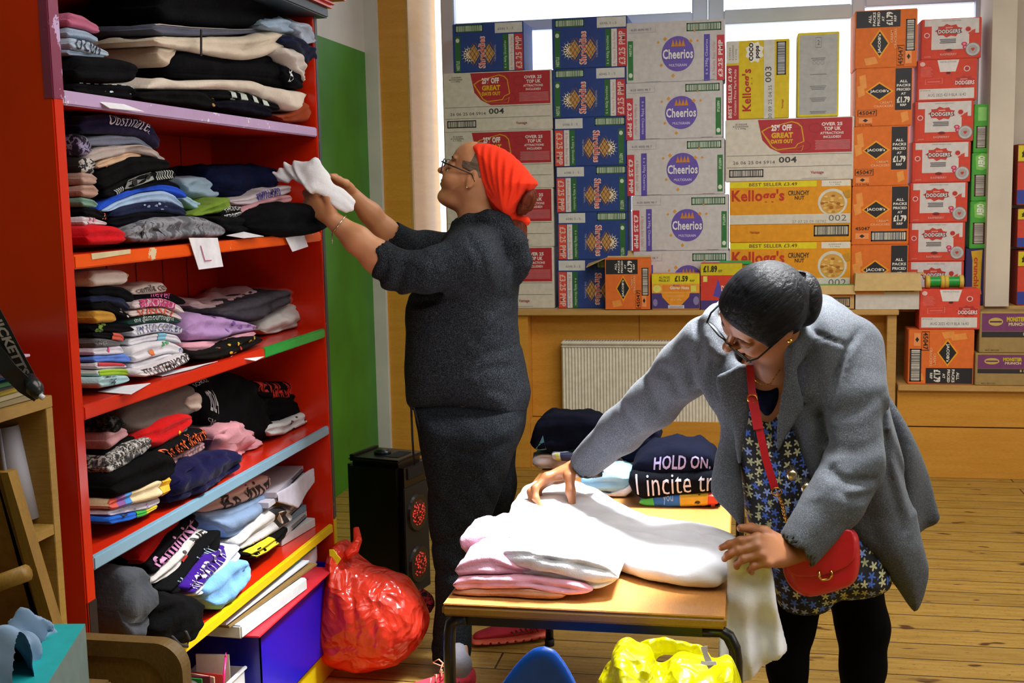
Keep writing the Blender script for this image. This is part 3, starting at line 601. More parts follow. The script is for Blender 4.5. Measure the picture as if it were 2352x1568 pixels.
def fl_tray2(W, D, Hh): return [('flap', [(-W / 2, 0, Hh), (W / 2, 0, Hh), (W / 2 + .004, -.02, Hh - .045), (-W / 2 - .004, -.02, Hh - .045)])]
carton('open_carton', 'opened brown cardboard box with its front flap hanging down, on the ledge', 1965, 628, 2112, 706, YF, '#cdb183', 'plainstrip', 'cartons along the front of the ledge', depth=.09, zbot=ZL + .001, flaps=fl_tray, cat='box')
carton('open_carton', 'small opened box with a green packet inside, right of the hair bun', 1868, 655, 1962, 706, YF, '#c9a468', 'openstrip', 'cartons along the front of the ledge', depth=.09, zbot=ZL + .001, flaps=fl_tray2, cat='box')
c = PY(1925, 656, YF + .045); g = G(); g.box((c[0] - .12, YF + .02, c[2] - .03), (c[0] + .085, YF + .07, c[2] + .008), flat('#3fae3a', .35), .01)
tag(g.build('biscuit_packet'), 'flat green packet showing in the small opened box', 'packet')
c = PY(1690, 602, YF + .04); g = G(); g.box((c[0] - .09, YF + .01, c[2] - .016), (c[0] + .085, YF + .07, c[2] + .008), flat('#3fae5a', .3), .008)
tag(g.build('biscuit_packet'), 'flat pale green packet lying on the small red carton', 'packet')
# low shelf on the right
YS = YB + .0
o, z1 = carton('cracker_carton', 'orange cracker carton lying on its side on the low shelf', 2086, 757, 2237, 884, YS, '#e8732a', 'jacobsdn', 'cartons on the low shelf', depth=.17, zbot=ZS + .001)
o, z2 = carton('biscuit_carton', 'red jam biscuit carton on the low orange carton, white date strip', 2112, 664, 2251, 755, YS, '#dd4733', 'dodgersback', 'cartons on the low shelf', depth=.15, zbot=z1 + .001)
o, z3 = carton('crisps_carton', 'lower brown and purple crisps carton at the right edge', 2240, 812, 2475, 890, YS - .02, '#a58a55', 'munch', 'cartons on the low shelf', depth=.2, zbot=ZS + .001)
carton('crisps_carton', 'upper brown and purple crisps carton at the right edge', 2250, 716, 2480, 800, YS - .0, '#a58a55', 'munch', 'cartons on the low shelf', depth=.15, zbot=z3 + .001)
for i, (x, lb) in enumerate(((2147, 'left'), (2190, 'right'))):
    c = PY(x, 655, YS + .05); r = empty('snack_pack', (float(c[0]), YS + .05, z2)); g = G(); rr = .034
    g.tube([(c[0] - .036, YS + .05, z2 + rr), (c[0] - .02, YS + .05, z2 + rr), (c[0] + .02, YS + .05, z2 + rr), (c[0] + .036, YS + .05, z2 + rr)], [.03, rr - .006, rr - .006, .03], flat('#1c9a3c', .3), 14); part(g, 'wrapper', r)
    for s in (-1, 1):
        g = G(); g.tube([(c[0] + s * .026, YS + .05, z2 + rr), (c[0] + s * .046, YS + .05, z2 + rr)], rr, flat('#d8b84a', .5), 14); part(g, 'end_cap', r)
    tag(r, '%s of the two green wrapped yellow packs on the low red carton' % lb, 'packet', 'green wrapped packs')
for (y0, y1, lb) in ((330, 470, 'upper'), (478, 568, 'middle'), (575, 690, 'lower')):
    carton('biscuit_carton', '%s striped carton cut by the right edge of the view' % lb, 2337, y0, 2420, y1, YD, '#a83a2c', 'edgebox', 'cartons at the right edge', depth=.18, zbot=zof(2380, y1, YD) if y1 < 680 else ZL + .001)
# ================================================================ red bookshelf and its clothes
M_red = painted('red_gloss', '#c8260a', .2, chips='#9c8058', amt=.745, bumpy=.1)
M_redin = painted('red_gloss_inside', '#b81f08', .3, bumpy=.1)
XF = -1.28; XBK = -1.64; YN = 2.06; YFa = 3.495
zt = float(PX(700, 30, XF)[2])
r = empty('bookshelf', (-1.46, 2.78, 0)); tag(r, 'tall red painted bookshelf with coloured shelf edges stuffed with clothes', 'bookshelf')
g = G(); g.box((XBK, YN, 0), (XF, YN + .035, zt), M_red, .003)
M_blk = painted('worn_dark_edge', '#14110f', .5, chips='#b8ad92', amt=.66)
g.box((XF - .03, YN + .002, .0), (XF + .0015, YN + .036, .70), M_blk, .003)
g.box((XF - .02, YN - .001, 1.68), (XF + .0015, YN + .036, zt), painted('edge_plum', '#7a2c4c', .35, chips='#b59ac4', amt=.6), .002)
part(g, 'side_panel', r)
g = G(); g.box((XBK, YFa - .03, 0), (XF, YFa, zt), M_red, .003); g.box((XF - .02, YFa - .02, .48), (XF + .002, YFa + .002, zt), painted('grey_edge', '#3c4448', .5, chips='#a08a70', amt=.66), .001)
g.box((XF - .02, YFa - .02, .12), (XF + .002, YFa + .003, .475), flat('#c8b414', .4), .001); part(g, 'side_panel', r)
g = G(); g.box((XBK, YN + .03, 0), (XBK + .012, YFa - .03, zt), M_redin)
for k in range(1, 9): g.box((XBK + .0118, YN + .15 * k, 0), (XBK + .0135, YN + .15 * k + .004, zt), flat('#6a1206', .5))
part(g, 'back_panel', r)
SH = {'A': 1.70, 'B': 1.385, 'C': 1.087, 'D': .781, 'E': .466, 'F': .10}
EC = {'A': ('#b59ac4', '#e4dce8'), 'B': ('#e8560c', '#d8c8a0'), 'C': ('#d02c0c', '#b89a70'), 'D': ('#7da3ba', None), 'E': ('#d8b810', None), 'F': ('#cdb612', '#6a5a20')}
for k, z in SH.items():
    g = G(); t = .028 if k != 'F' else .10
    g.box((XBK, YN + .03, z - .026), (XF - .012, YFa - .028, z), M_redin if k in 'AB' else M_red, .002)
    em = painted('edge_' + {'A': 'lilac', 'B': 'orange', 'C': 'red', 'D': 'blue', 'E': 'yellow', 'F': 'plinth_yellow'}[k], EC[k][0], .3, chips=EC[k][1], amt=.62 if k in 'AB' else .68)
    y1 = YFa - .028
    if k == 'C': yg = PX(608, 800, XF)[1]; g.box((XF - .014, yg, z - t), (XF, YFa - .028, z), flat('#1f9a3c', .35), .003); y1 = yg
    g.box((XF - .014, YN + .036, z - t), (XF, y1, z), em, .003)
    part(g, 'shelf' if k != 'F' else 'plinth', r)
g = G(); g.box((XBK, YN - .01, zt), (XF + .03, YFa + .03, zt + .03), flat('#2c3840', .4), .004)
g.box((XBK, YN - .02, zt + .03), (XF + .05, YFa + .05, zt + .055), M_red, .01); g.box((XBK, YN - .04, zt + .055), (XF + .085, YFa + .085, zt + .085), M_red, .012); part(g, 'cornice', r)
# ---------------------------------------------------------------- folded garments
def lerp_path(pts, n):
    d = [0]
    for i in range(1, len(pts)): d.append(d[-1] + math.dist(pts[i], pts[i - 1]))
    out = []
    for k in range(n + 1):
        t = d[-1] * k / n; i = 1
        while i < len(pts) - 1 and d[i] < t: i += 1
        f = (t - d[i - 1]) / max(d[i] - d[i - 1], 1e-9); f = min(max(f, 0), 1)
        out.append((pts[i - 1][0] + (pts[i][0] - pts[i - 1][0]) * f, pts[i - 1][1] + (pts[i][1] - pts[i - 1][1]) * f))
    for _ in range(2):
        out = [out[0]] + [((out[i - 1][0] + 2 * out[i][0] + out[i + 1][0]) / 4, (out[i - 1][1] + 2 * out[i][1] + out[i + 1][1]) / 4) for i in range(1, n)] + [out[-1]]
    return out
GN = 30
def garm(name, label, top, bot, mat, X=-1.335, depth=.2, deco=None, layers=2, rough=.004, X2=None, group=None, cat='folded garment', zmin=None, er=.07, front='x', bulge=.032, arch=0):
    PF = PX if front == 'x' else PY; OUT = Vector((1, 0, 0)) if front == 'x' else Vector((0, -1, 0))
    T = lerp_path(top, GN); B = lerp_path(bot, GN); X2 = X if X2 is None else X2
    sd = random.Random(label).random() * 90
    Tw = []; Bw = []
    for i in range(GN + 1):
        x = X + (X2 - X) * i / GN; Tw.append(Vector(PF(*T[i], x))); q = Vector(PF(*B[i], x)); 
        if zmin is not None and q.z < zmin + .002: q.z = zmin + .002
        if zmin is not None and Tw[-1].z < q.z + .006: Tw[-1].z = q.z + .006
        if front == 'x':
            for zs in SH.values():
                if zs - .045 < q.z < zs + .002 and x < -1.295: q.z = zs + .002
                if zs - .03 < Tw[-1].z < zs + .05 and Tw[-1].z - q.z > .02 and q.z < zs - .03: Tw[-1].z = zs - .03
            if Tw[-1].z < q.z + .005: Tw[-1].z = q.z + .005
        Bw.append(q)
    def surf(s, t, off=0):
        """s along, t 0 bottom .. 1 top of the front fold"""
        s = min(max(s, 0), 1); f = s * GN; i = min(int(f), GN - 1); f -= i
        Tp = Tw[i].lerp(Tw[i + 1], f); Bp = Bw[i].lerp(Bw[i + 1], f); c = (Tp + Bp) / 2; h = (Tp - Bp) / 2
        e = 1
        if s < er: e = math.sqrt(max(0, 1 - (1 - s / er) ** 2))
        if s > 1 - er: e = math.sqrt(max(0, 1 - (1 - (1 - s) / er) ** 2))
        e = .12 + .88 * e; a = (t - .5) * math.pi; sa = math.sin(a); sa = math.copysign(abs(sa) ** .75, sa); ca = math.cos(a)
        b = min(h.length * .9, bulge)
        gr = 1 - .45 * abs(math.cos(math.pi * layers * t)) ** 10 * (1 if 0 < t < 1 else 0)
        p = c + h * sa * e + OUT * (b * ca * gr * (.4 + .6 * e) + off)
        if rough:
            q = Vector(((p.y if front == 'x' else p.x) * 9 + sd, p.z * 22, sd)); w = mnoise.noise(q) * rough + mnoise.noise(q * 2.7) * rough * .6
            p += OUT * w * 1.9; p.z += w * .5 * (1 - abs(sa)) + off * .3 * sa
        return p
    ns = 14; vs = []; W = ns + 10
    for i in range(GN + 1):
        s = i / GN; tp = surf(s, 1); bp = surf(s, 0)
        dd = depth * (.9 + .1 * math.sin(s * 5 + sd))
        if front == 'x': dd = min(dd, (X + (X2 - X) * s) + 1.622)
        nb = 7; hh = (tp - bp).length; row = [bp - OUT * dd, bp - OUT * dd * .5] + [surf(s, k / ns) for k in range(ns + 1)]
        for k in range(1, nb + 1):
            t = k / nb; wv = mnoise.noise(Vector((s * 7 + sd, t * 3, 1))) * (rough * 1.5) + mnoise.noise(Vector((s * 15 + sd, t * 7, 4))) * rough * .8
            row.append(tp - OUT * dd * t + Vector((0, 0, wv + arch * math.sin(math.pi * min(1, t * 1.15)) - (hh * .5 if k == nb else hh * .08 if k == nb - 1 else 0))))
        vs += row
    fs = [[i * W + k, (i + 1) * W + k, (i + 1) * W + k + 1, i * W + k + 1] for i in range(GN) for k in range(W - 1)]
    fs += [[i * W + W - 1, (i + 1) * W + W - 1, (i + 1) * W, i * W] for i in range(GN)]
    fs += [[k for k in range(W)], [GN * W + k for k in range(W)][::-1]]
    g = G(); g.add(vs, fs, mat, True)
    if deco:
        def gs(u, v, L):
            fi = min(max(u, 0), .9999) * GN; fk = min(max(v, 0), .9999) * ns; i, k = int(fi), int(fk); a, c = fi - i, fk - k; q = lambda i, k: vs[i * W + 2 + k]
            p = (q(i, k) * (1 - a) + q(i + 1, k) * a) * (1 - c) + (q(i, k + 1) * (1 - a) + q(i + 1, k + 1) * a) * c
            n = (q(i + 1, k) - q(i, k)).cross(q(i, k + 1) - q(i, k)); n = n.normalized() if n.length > 1e-9 else OUT
            if n.dot(OUT) < 0: n = -n
            return p + (n * .6 + OUT * .4) * (.0016 + L * .00012)
        dc = Deco(g, gs, True); deco(dc)
    o = g.build(name); tag(o, label, cat, group); return o
def tx(t, u0, v0, u1, v1, col, bold=.02, rot=0): return lambda dc: dc.text(t, u0, v0, u1, v1, col, rot, bold)
def many(*fs):
    def f(dc):
        for q in fs: q(dc)
    return f
def patch(u0, v0, u1, v1, col): return lambda dc: dc.rect(u0, v0, u1, v1, col, 8, 6)
def blobs(n, u0, v0, u1, v1, cols, sz=.05, seed=1):
    def f(dc):
        r = random.Random(seed)
        for k in range(n):
            cu, cv = r.uniform(u0, u1), r.uniform(v0, v1); a, b2 = r.uniform(.4, 1) * sz, r.uniform(.4, 1) * sz * 3
            dc.poly([(cu + a * math.cos(t * .785) * r.uniform(.6, 1), min(.96, max(.04, cv + b2 * math.sin(t * .785) * r.uniform(.6, 1)))) for t in range(8)], r.choice(cols)); dc.l = 1 + k % 4
    return f
K = '#0b0c10'; KN = '#10142c'; CR_ = '#cfc4b8'; WH = '#d8dadf'; PK = '#d9a3ac'; BL = '#a9c4dc'
def Cc(h): return cloth(h)
S = 'folded_shirt'; gp = 'folded clothes on the %s shelf'
GA, GB, GC, GD, GE = [gp % n for n in ('top', 'second', 'third', 'fourth', 'fifth')]
# ---- top compartment
z = SH['A']; L = []
def add(lab, top, bot, col, **k):
    mat = col if not isinstance(col, str) else cloth(col); k.setdefault('group', GRP); return garm(k.pop('name', S), lab, top, bot, mat, **k)
GRP = GA; XA = -1.33
add('dusty pink folded shirt on top of the short left pile, top shelf', [(150, 28), (185, 35), (222, 58)], [(150, 60), (190, 70), (222, 78)], '#b0607e')
add('pale blue folded shirt under the dusty pink one, top shelf', [(152, 61), (190, 71), (221, 86)], [(152, 85), (195, 92), (221, 98)], '#8fa0b8')
add('pale blue shirt with black lettering in the short left pile, top shelf', [(153, 86), (195, 93), (244, 120)], [(154, 112), (200, 125), (246, 131)], '#9fb0c4', deco=tx('ocun', .1, .25, .75, .8, '#20243a', 0))
add('pale blue plain folded shirt above the black ones, top shelf', [(154, 113), (195, 122), (235, 130)], [(155, 127), (195, 130), (234, 133)], '#8c9cb4')
add('black folded sweatshirt in the short left pile, top shelf', [(158, 129), (250, 134), (300, 146), (311, 165)], [(160, 189), (230, 193), (290, 190), (309, 176)], K)
add('black shirt with big white striped lettering at the bottom left, top shelf', [(163, 190), (240, 193), (290, 196), (312, 218)], [(166, 214), (220, 222), (300, 232), (312, 232)], K, deco=lambda dc: [dc.poly([(.05 + k * .12, .1), (.1 + k * .12, .9), (.16 + k * .12, .9), (.11 + k * .12, .1)], '#c8dcea') for k in range(7)])
add('big black folded hoodie filling the top of the top shelf', [(345, -20), (460, -30), (600, -10), (648, 10)], [(348, 50), (440, 60), (560, 66), (645, 50)], K, X=-1.36)
add('dark grey and cream striped thin garment under the big black hoodie', [(342, 52), (430, 62), (540, 68), (600, 66)], [(350, 80), (430, 84), (540, 80), (600, 74)], '#55586a', X=-1.34, deco=lambda dc: dc.rect(.03, .72, .97, .86, '#b8aca0', 20, 2))
add('cream folded sweatshirt with a black cord, top shelf', [(340, 84), (440, 86), (560, 84), (610, 70), (668, 80)], [(345, 102), (420, 116), (500, 132), (560, 140), (610, 128), (662, 96)], '#c9bcaa', X=-1.325, layers=2, rough=.008)
g = G(); c = [PX(462, yy, -1.285) for yy in (68, 95, 128)]; g.ribbon(c, .006, .003, (1, 0, 0), flat('#08080a', .8)); tag(g.build('garment_cord'), 'thin black cord tied round the cream sweatshirt on the top shelf', 'cord')
add('cream rolled sleeve at the left end of the large pile, top shelf', [(350, 106), (375, 108), (402, 106)], [(352, 138), (372, 156), (398, 118)], '#b9a896', X=-1.34)
add('thick black folded sweatshirt in the middle of the large pile, top shelf', [(365, 140), (410, 112), (500, 132), (600, 130), (665, 105), (690, 130)], [(372, 176), (440, 184), (540, 183), (600, 190), (660, 215), (690, 200)], '#07080c', X=-1.345, layers=3)
add('pale blue garment draped over the right end of the large pile', [(598, 50), (640, 42), (676, 60)], [(600, 64), (640, 76), (668, 80)], '#8fa4bc', X=-1.31, rough=.012)
add('grey blue sleeve hanging at the far right of the top shelf', [(655, 48), (700, 56), (714, 96)], [(668, 84), (690, 104), (700, 100)], '#9aa6b8', X=-1.30, rough=.014)
add('navy sleeve folded between pale ones at the right end, top shelf', [(640, 78), (668, 84), (706, 110), (708, 140)], [(632, 96), (650, 112), (680, 140), (694, 148)], '#141a34', X=-1.31, rough=.012)
add('white crumpled sleeve hanging lower right on the top shelf', [(640, 108), (676, 112), (690, 140), (700, 184)], [(634, 120), (652, 146), (680, 176), (692, 190)], '#c9c2bc', X=-1.30, rough=.014)
add('black and white trimmed cuff at the right end, top shelf', [(640, 148), (670, 158), (688, 182)], [(646, 172), (664, 200), (686, 206)], '#0c0e14', X=-1.31, deco=blobs(4, .1, .3, .9, .9, ['#d8d8dc'], .08, 3))
add('long cream folded garment near the bottom of the large pile, top shelf', [(338, 200), (366, 173), (400, 186), (480, 183), (560, 184), (640, 205), (698, 210)], [(342, 206), (400, 206), (500, 206), (560, 212), (620, 238), (674, 264), (700, 224)], '#cfc3b6', X=-1.315, layers=1, rough=.008)
add('black garment with white blocks along its edge, bottom of the large pile', [(455, 207), (520, 208), (570, 215), (630, 240)], [(460, 224), (530, 228), (590, 244), (640, 256)], K, X=-1.31, deco=lambda dc: [dc.rect(.35 + k * .14, .1, .42 + k * .14, .95, '#b9c4bc', 3, 3) for k in range(4)])
add('black rolled shirt with gold print at the shelf edge, top shelf', [(312, 214), (370, 208), (450, 208), (495, 232)], [(314, 230), (380, 238), (450, 249), (490, 250)], '#0a0a0c', X=-1.315, deco=blobs(4, .8, .2, .96, .8, ['#b08c3c'], .03, 2))
add('navy folded garment at the bottom right of the large pile, top shelf', [(488, 232), (560, 228), (620, 250)], [(490, 246), (560, 262), (615, 272)], '#090b18', X=-1.31)
add('rust orange bundle at the right end of the top shelf', [(622, 266), (660, 262), (676, 238), (698, 232)], [(636, 270), (664, 282), (690, 280), (698, 262)], '#8a3a1c', X=-1.31, rough=.01)
# ---- second compartment
GRP = GB
add('navy shirt with Obstinate lettering on top of the left pile, second shelf', [(176, 270), (230, 262), (300, 268), (345, 290), (359, 322)], [(178, 306), (240, 308), (300, 312), (340, 332), (358, 347)], '#191334', deco=tx('Obstinate,', .28, .42, .78, .86, '#cfc8d8', .0))
add('grey folded shirt under the navy lettered one, second shelf', [(196, 318), (250, 309), (310, 314), (346, 338)], [(198, 334), (250, 336), (310, 330), (352, 350)], '#777c90')
add('cream crumpled shirt in the left pile, second shelf', [(188, 352), (230, 338), (300, 332), (350, 344), (384, 366)], [(194, 376), (240, 362), (300, 350), (350, 360), (382, 372)], '#b5a8a4', rough=.009)
add('orange and white printed shirt in the left pile, second shelf', [(214, 376), (250, 356), (300, 350), (322, 356)], [(218, 388), (260, 378), (300, 362), (320, 362)], '#c9a88c', deco=lambda dc: [dc.poly([(.2 + k * .1, .1), (.24 + k * .1, .9), (.3 + k * .1, .9), (.25 + k * .1, .1)], '#c86414') for k in range(8)])
add('plain black shirt in the left pile, second shelf', [(214, 400), (240, 384), (290, 358), (345, 360), (384, 370)], [(222, 440), (280, 412), (330, 396), (384, 388)], '#0a0a0c')
add('black shirt with a white fish skeleton print, second shelf', [(226, 438), (280, 412), (330, 396), (385, 389), (401, 396)], [(240, 456), (290, 434), (340, 420), (400, 412)], '#0d0d10', deco=many(lambda dc: dc.poly([(.28, .3), (.34, .72), (.5, .8), (.66, .84), (.66, .4), (.5, .26), (.36, .2)], '#7d8280'), lambda dc: dc.disc(.42, .5, .035, .2, '#0d0d10'), lambda dc: dc.disc(.6, .6, .03, .16, '#0d0d10'), lambda dc: [dc.rect(.70 + k * .03, .35, .715 + k * .03, .8, '#9aa09c', 2, 3) for k in range(8)], lambda dc: [dc.rect(.12 + k * .03, .15, .135 + k * .03, .55, '#9aa09c', 2, 3) for k in range(5)]))
add('thin black folded shirt above the royal blue one, second shelf', [(246, 452), (310, 428), (380, 410), (414, 426)], [(252, 456), (310, 434), (370, 422), (414, 440)], '#0b0c12')
add('royal blue folded shirt in the left pile, second shelf', [(222, 480), (250, 452), (310, 430), (370, 421), (405, 430), (424, 448)], [(224, 487), (262, 462), (320, 442), (370, 436), (424, 458)], '#1c4bc4')
add('light blue folded shirt under the royal blue one, second shelf', [(226, 487), (262, 462), (320, 443), (370, 437), (400, 450), (427, 474)], [(240, 488), (290, 472), (330, 464), (390, 466), (426, 480)], '#9db9dc')
add('navy folded shirt with a pale print, second shelf', [(244, 488), (290, 470), (350, 460), (400, 470), (430, 486)], [(256, 500), (310, 490), (360, 486), (428, 496)], '#131d40', deco=blobs(9, .4, .3, .75, .9, ['#8fa4c8'], .03, 9))
add('thick black folded jumper at the bottom of the left pile, second shelf', [(248, 500), (300, 488), (360, 486), (440, 496)], [(252, 522), (310, 514), (380, 508), (440, 508)], '#0a0c14')
add('purple patterned shirt against the left side, second shelf', [(172, 306), (192, 312), (210, 330)], [(174, 355), (190, 360), (206, 350)], multi('purple', ['#15102c', '#2a1c48', '#8c84a4', '#120e22'], 30))
add('black and white patterned shirt against the left side, second shelf', [(176, 362), (200, 362), (214, 378)], [(178, 398), (200, 402), (212, 398)], multi('bw', ['#0c0c0e', '#141416', '#b4b0ac', '#0c0c0e'], 28))
add('beige sweater fold against the left side, second shelf', [(178, 394), (202, 396), (218, 408)], [(180, 424), (200, 426), (214, 422)], '#a98c80')
add('rose beige sweater fold under the beige one, second shelf', [(180, 425), (205, 423), (222, 436)], [(181, 450), (205, 456), (219, 448)], '#a88678')
add('sage green folded shirt against the left side, second shelf', [(182, 452), (205, 457), (226, 468)], [(184, 474), (205, 478), (222, 476)], '#6f9080')
add('black shirt with a small red picture against the left side, second shelf', [(186, 476), (215, 479), (246, 494)], [(187, 494), (210, 498), (243, 506)], '#0d0d10', deco=blobs(4, .75, .2, .95, .8, ['#b03c2c', '#c8c0b0'], .05, 4))
add('white and pink folded shirt above the red one, second shelf', [(186, 496), (215, 499), (245, 512)], [(188, 520), (210, 516), (244, 517)], '#cfc4cc', deco=blobs(3, .2, .2, .6, .8, ['#d890b0'], .07, 5))
add('bright red folded shirt at the bottom left, second shelf', [(188, 524), (215, 516), (262, 520), (288, 538)], [(192, 562), (230, 562), (270, 560), (289, 550)], '#c8101c', X=-1.32)
add('grey tie-dyed shirt folded at the front, second shelf', [(284, 530), (330, 505), (400, 497), (460, 498), (516, 524)], [(292, 556), (350, 556), (420, 550), (480, 546), (516, 540)], multi('greytie', ['#55585e', '#6d7078', '#84868e', '#4c4e56'], 22), X=-1.31, deco=lambda dc: dc.poly([(.06, .1), (.12, .7), (.2, .88), (.33, .2), (.3, .05)], '#101114', 4))
add('light blue crumpled shirt in the middle, second shelf', [(398, 410), (440, 406), (490, 407), (519, 412)], [(412, 440), (440, 458), (480, 456), (516, 440)], '#91a8bc', X=-1.42, rough=.012)
add('pale aqua and yellow printed shirt in the middle, second shelf', [(414, 442), (440, 458), (466, 468)], [(420, 468), (440, 482), (470, 482)], '#94b4c8', X=-1.38, rough=.01)
add('lime green folded shirt in the middle, second shelf', [(440, 492), (480, 470), (500, 456), (522, 452)], [(444, 497), (480, 492), (510, 488), (521, 474)], '#6d8c2c', X=-1.35, rough=.008)
add('big navy folded jumper at the back right, second shelf', [(458, 386), (520, 379), (600, 380), (655, 396)], [(468, 440), (510, 452), (560, 458), (600, 438), (652, 426)], '#0c1230', X=-1.43, layers=3, rough=.008)
add('cream shirt with purple lettering, second shelf', [(520, 460), (560, 454), (600, 436), (666, 424)], [(530, 470), (570, 472), (610, 458), (664, 444)], '#b8aeb4', X=-1.38, deco=tx('mmunm', .4, .2, .8, .8, '#50489a', .02))
add('pink folded shirt under the cream lettered one, second shelf', [(536, 486), (572, 472), (610, 458), (667, 446)], [(545, 502), (590, 482), (630, 470), (667, 464)], '#c08c94', X=-1.36)
add('small black shirt with white text in the middle, second shelf', [(503, 488), (520, 472), (551, 474)], [(506, 500), (530, 502), (550, 492)], '#101012', X=-1.34, deco=many(tx('THOUGH', .15, .55, .9, .85, '#c8c8c8', .02), tx('PERSISTED', .1, .15, .9, .45, '#c8c8c8', .02)))
add('black garment with a white leaf print in the middle front, second shelf', [(470, 500), (500, 496), (560, 500), (572, 504)], [(500, 528), (530, 536), (560, 534), (574, 528)], '#0a0b0e', X=-1.32, deco=blobs(5, .7, .2, .9, .8, ['#9ca49c'], .02, 6))
add('thick black jumper hanging over the edge at the right, second shelf', [(560, 512), (600, 486), (680, 464), (710, 470), (748, 512)], [(566, 524), (600, 538), (650, 546), (700, 540), (748, 524)], '#06070b', X=-1.30, X2=-1.24, layers=2, rough=.008)
# ---- third compartment
GRP = GC
add('white rolled fleece with yellow spots on top of the left pile, third shelf', [(196, 622), (230, 620), (272, 620), (288, 632)], [(200, 659), (240, 656), (275, 655), (288, 646)], '#cfc2b8', deco=blobs(3, .6, .5, .95, .9, ['#d0c030'], .025, 2))
add('black folded shirt under the white roll, third shelf', [(201, 661), (240, 656), (280, 660), (303, 680)], [(203, 678), (240, 676), (290, 694), (303, 692)], K)
add('navy folded shirt in the far left pile, third shelf', [(203, 680), (240, 675), (270, 680), (297, 704)], [(204, 696), (240, 692), (280, 704), (296, 714)], '#1c2440')
add('black shirt with white lines in the far left pile, third shelf', [(203, 697), (240, 693), (280, 712), (296, 730)], [(206, 712), (240, 711), (270, 724), (294, 736)], '#0c0c0f', deco=blobs(6, .02, .3, .95, .9, ['#b8b8b0', '#24242a'], .05, 8))
add('mustard yellow folded shirt in the far left pile, third shelf', [(205, 714), (225, 711), (250, 716), (262, 732)], [(208, 743), (230, 741), (250, 740), (261, 736)], '#b98834')
add('black shirt with a green frog print, third shelf', [(207, 744), (240, 742), (290, 744), (308, 756)], [(209, 762), (240, 762), (280, 764), (306, 760)], '#0b0b0d', deco=blobs(5, .1, .25, .4, .85, ['#7a9a24', '#4c6a1c'], .07, 3))
add('black shirt with a coral print, third shelf', [(209, 763), (240, 762), (275, 766), (290, 778)], [(211, 775), (240, 778), (275, 782), (289, 782)], '#0d0d0f', deco=patch(.55, .2, .92, .85, '#c8503c'))
add('grey folded shirt in the far left pile, third shelf', [(211, 777), (240, 777), (278, 786)], [(213, 797), (240, 797), (277, 793)], '#5e5c5e', deco=tx('logo', .1, .3, .4, .7, '#84828a', .02))
add('white shirt with a pink squiggle, third shelf', [(213, 799), (240, 795), (275, 792), (289, 806)], [(215, 816), (240, 815), (275, 813), (288, 810)], '#d2cfdc', deco=blobs(2, .35, .3, .5, .7, ['#d83c7c'], .06, 3))
add('cornflower blue folded shirt in the far left pile, third shelf', [(214, 817), (250, 815), (290, 812), (304, 826)], [(216, 832), (250, 830), (290, 832), (302, 829)], '#5a7ed0')
add('white shirt with a red stripe in the far left pile, third shelf', [(215, 832), (250, 832), (280, 834), (292, 840)], [(217, 848), (250, 846), (280, 844), (291, 844)], '#d4d0d8', deco=patch(.05, .45, .9, .8, '#c8303c'))
add('white and lime green folded shirt in the far left pile, third shelf', [(216, 850), (250, 846), (285, 846), (299, 858)], [(218, 864), (250, 862), (285, 861), (298, 860)], '#c9cfc8', deco=patch(.04, .25, .9, .75, '#94b81c'))
add('pale aqua shirt reading THE at the bottom of the far left pile, third shelf', [(217, 866), (250, 862), (290, 862), (300, 870)], [(219, 892), (245, 888), (285, 880), (299, 874)], '#a8cfd4', deco=many(tx('THE', .28, .25, .5, .62, '#181c20', .01), tx('SMASH', .1, .7, .5, .92, '#20242a', .01)), X=-1.32)
add('white shirt with small lettering on top of the second pile, third shelf', [(300, 664), (330, 652), (365, 648), (380, 662)], [(304, 677), (340, 675), (370, 671), (379, 668)], '#c9bdb4', X=-1.36, deco=tx('camila cos', .1, .35, .9, .75, '#3a2a34', 0))
add('black shirt with pink lettering in the second pile, third shelf', [(304, 680), (345, 674), (395, 674), (426, 690)], [(306, 692), (345, 685), (390, 694), (424, 700)], '#0c0b10', X=-1.36, deco=tx('never', .3, .4, .65, .9, '#c85a9c', .02))
add('white shirt with a pink lettered band, third shelf', [(296, 694), (330, 686), (370, 685), (400, 698), (416, 714)], [(298, 710), (340, 704), (375, 704), (416, 720)], '#d6c8cc', X=-1.35, deco=many(patch(.12, .15, .78, .9, '#b82c6c'), tx('AMORED', .14, .2, .76, .85, '#e4c4d0', .02)))
add('white shirt with an orange lettered print, third shelf', [(288, 716), (330, 708), (370, 705), (400, 716), (418, 730)], [(292, 728), (340, 722), (370, 720), (416, 735)], '#d4c4c0', X=-1.35, deco=tx('SUNSET', .15, .15, .85, .9, '#d85c44', .03))
add('dark green shirt with white lettering, third shelf', [(289, 740), (330, 724), (370, 721), (413, 736)], [(293, 746), (340, 742), (375, 740), (410, 742)], '#123832', X=-1.35, deco=tx('the glamourought', .12, .3, .85, .85, '#c8d4cc', .0))
add('white shirt with thin black lettering, third shelf', [(294, 752), (335, 743), (380, 741), (414, 752)], [(296, 774), (335, 766), (375, 762), (414, 768)], '#d3d5e0', X=-1.35, deco=tx("I'M TOO COOL BY", .08, .3, .95, .8, '#2c3c78', -.005))
add('white shirt with a light blue patch, third shelf', [(289, 780), (330, 770), (370, 764), (400, 770), (416, 784)], [(292, 796), (330, 786), (375, 780), (415, 790)], '#d4d3dc', X=-1.35, deco=patch(.5, .1, .66, .92, '#74b4cc'))
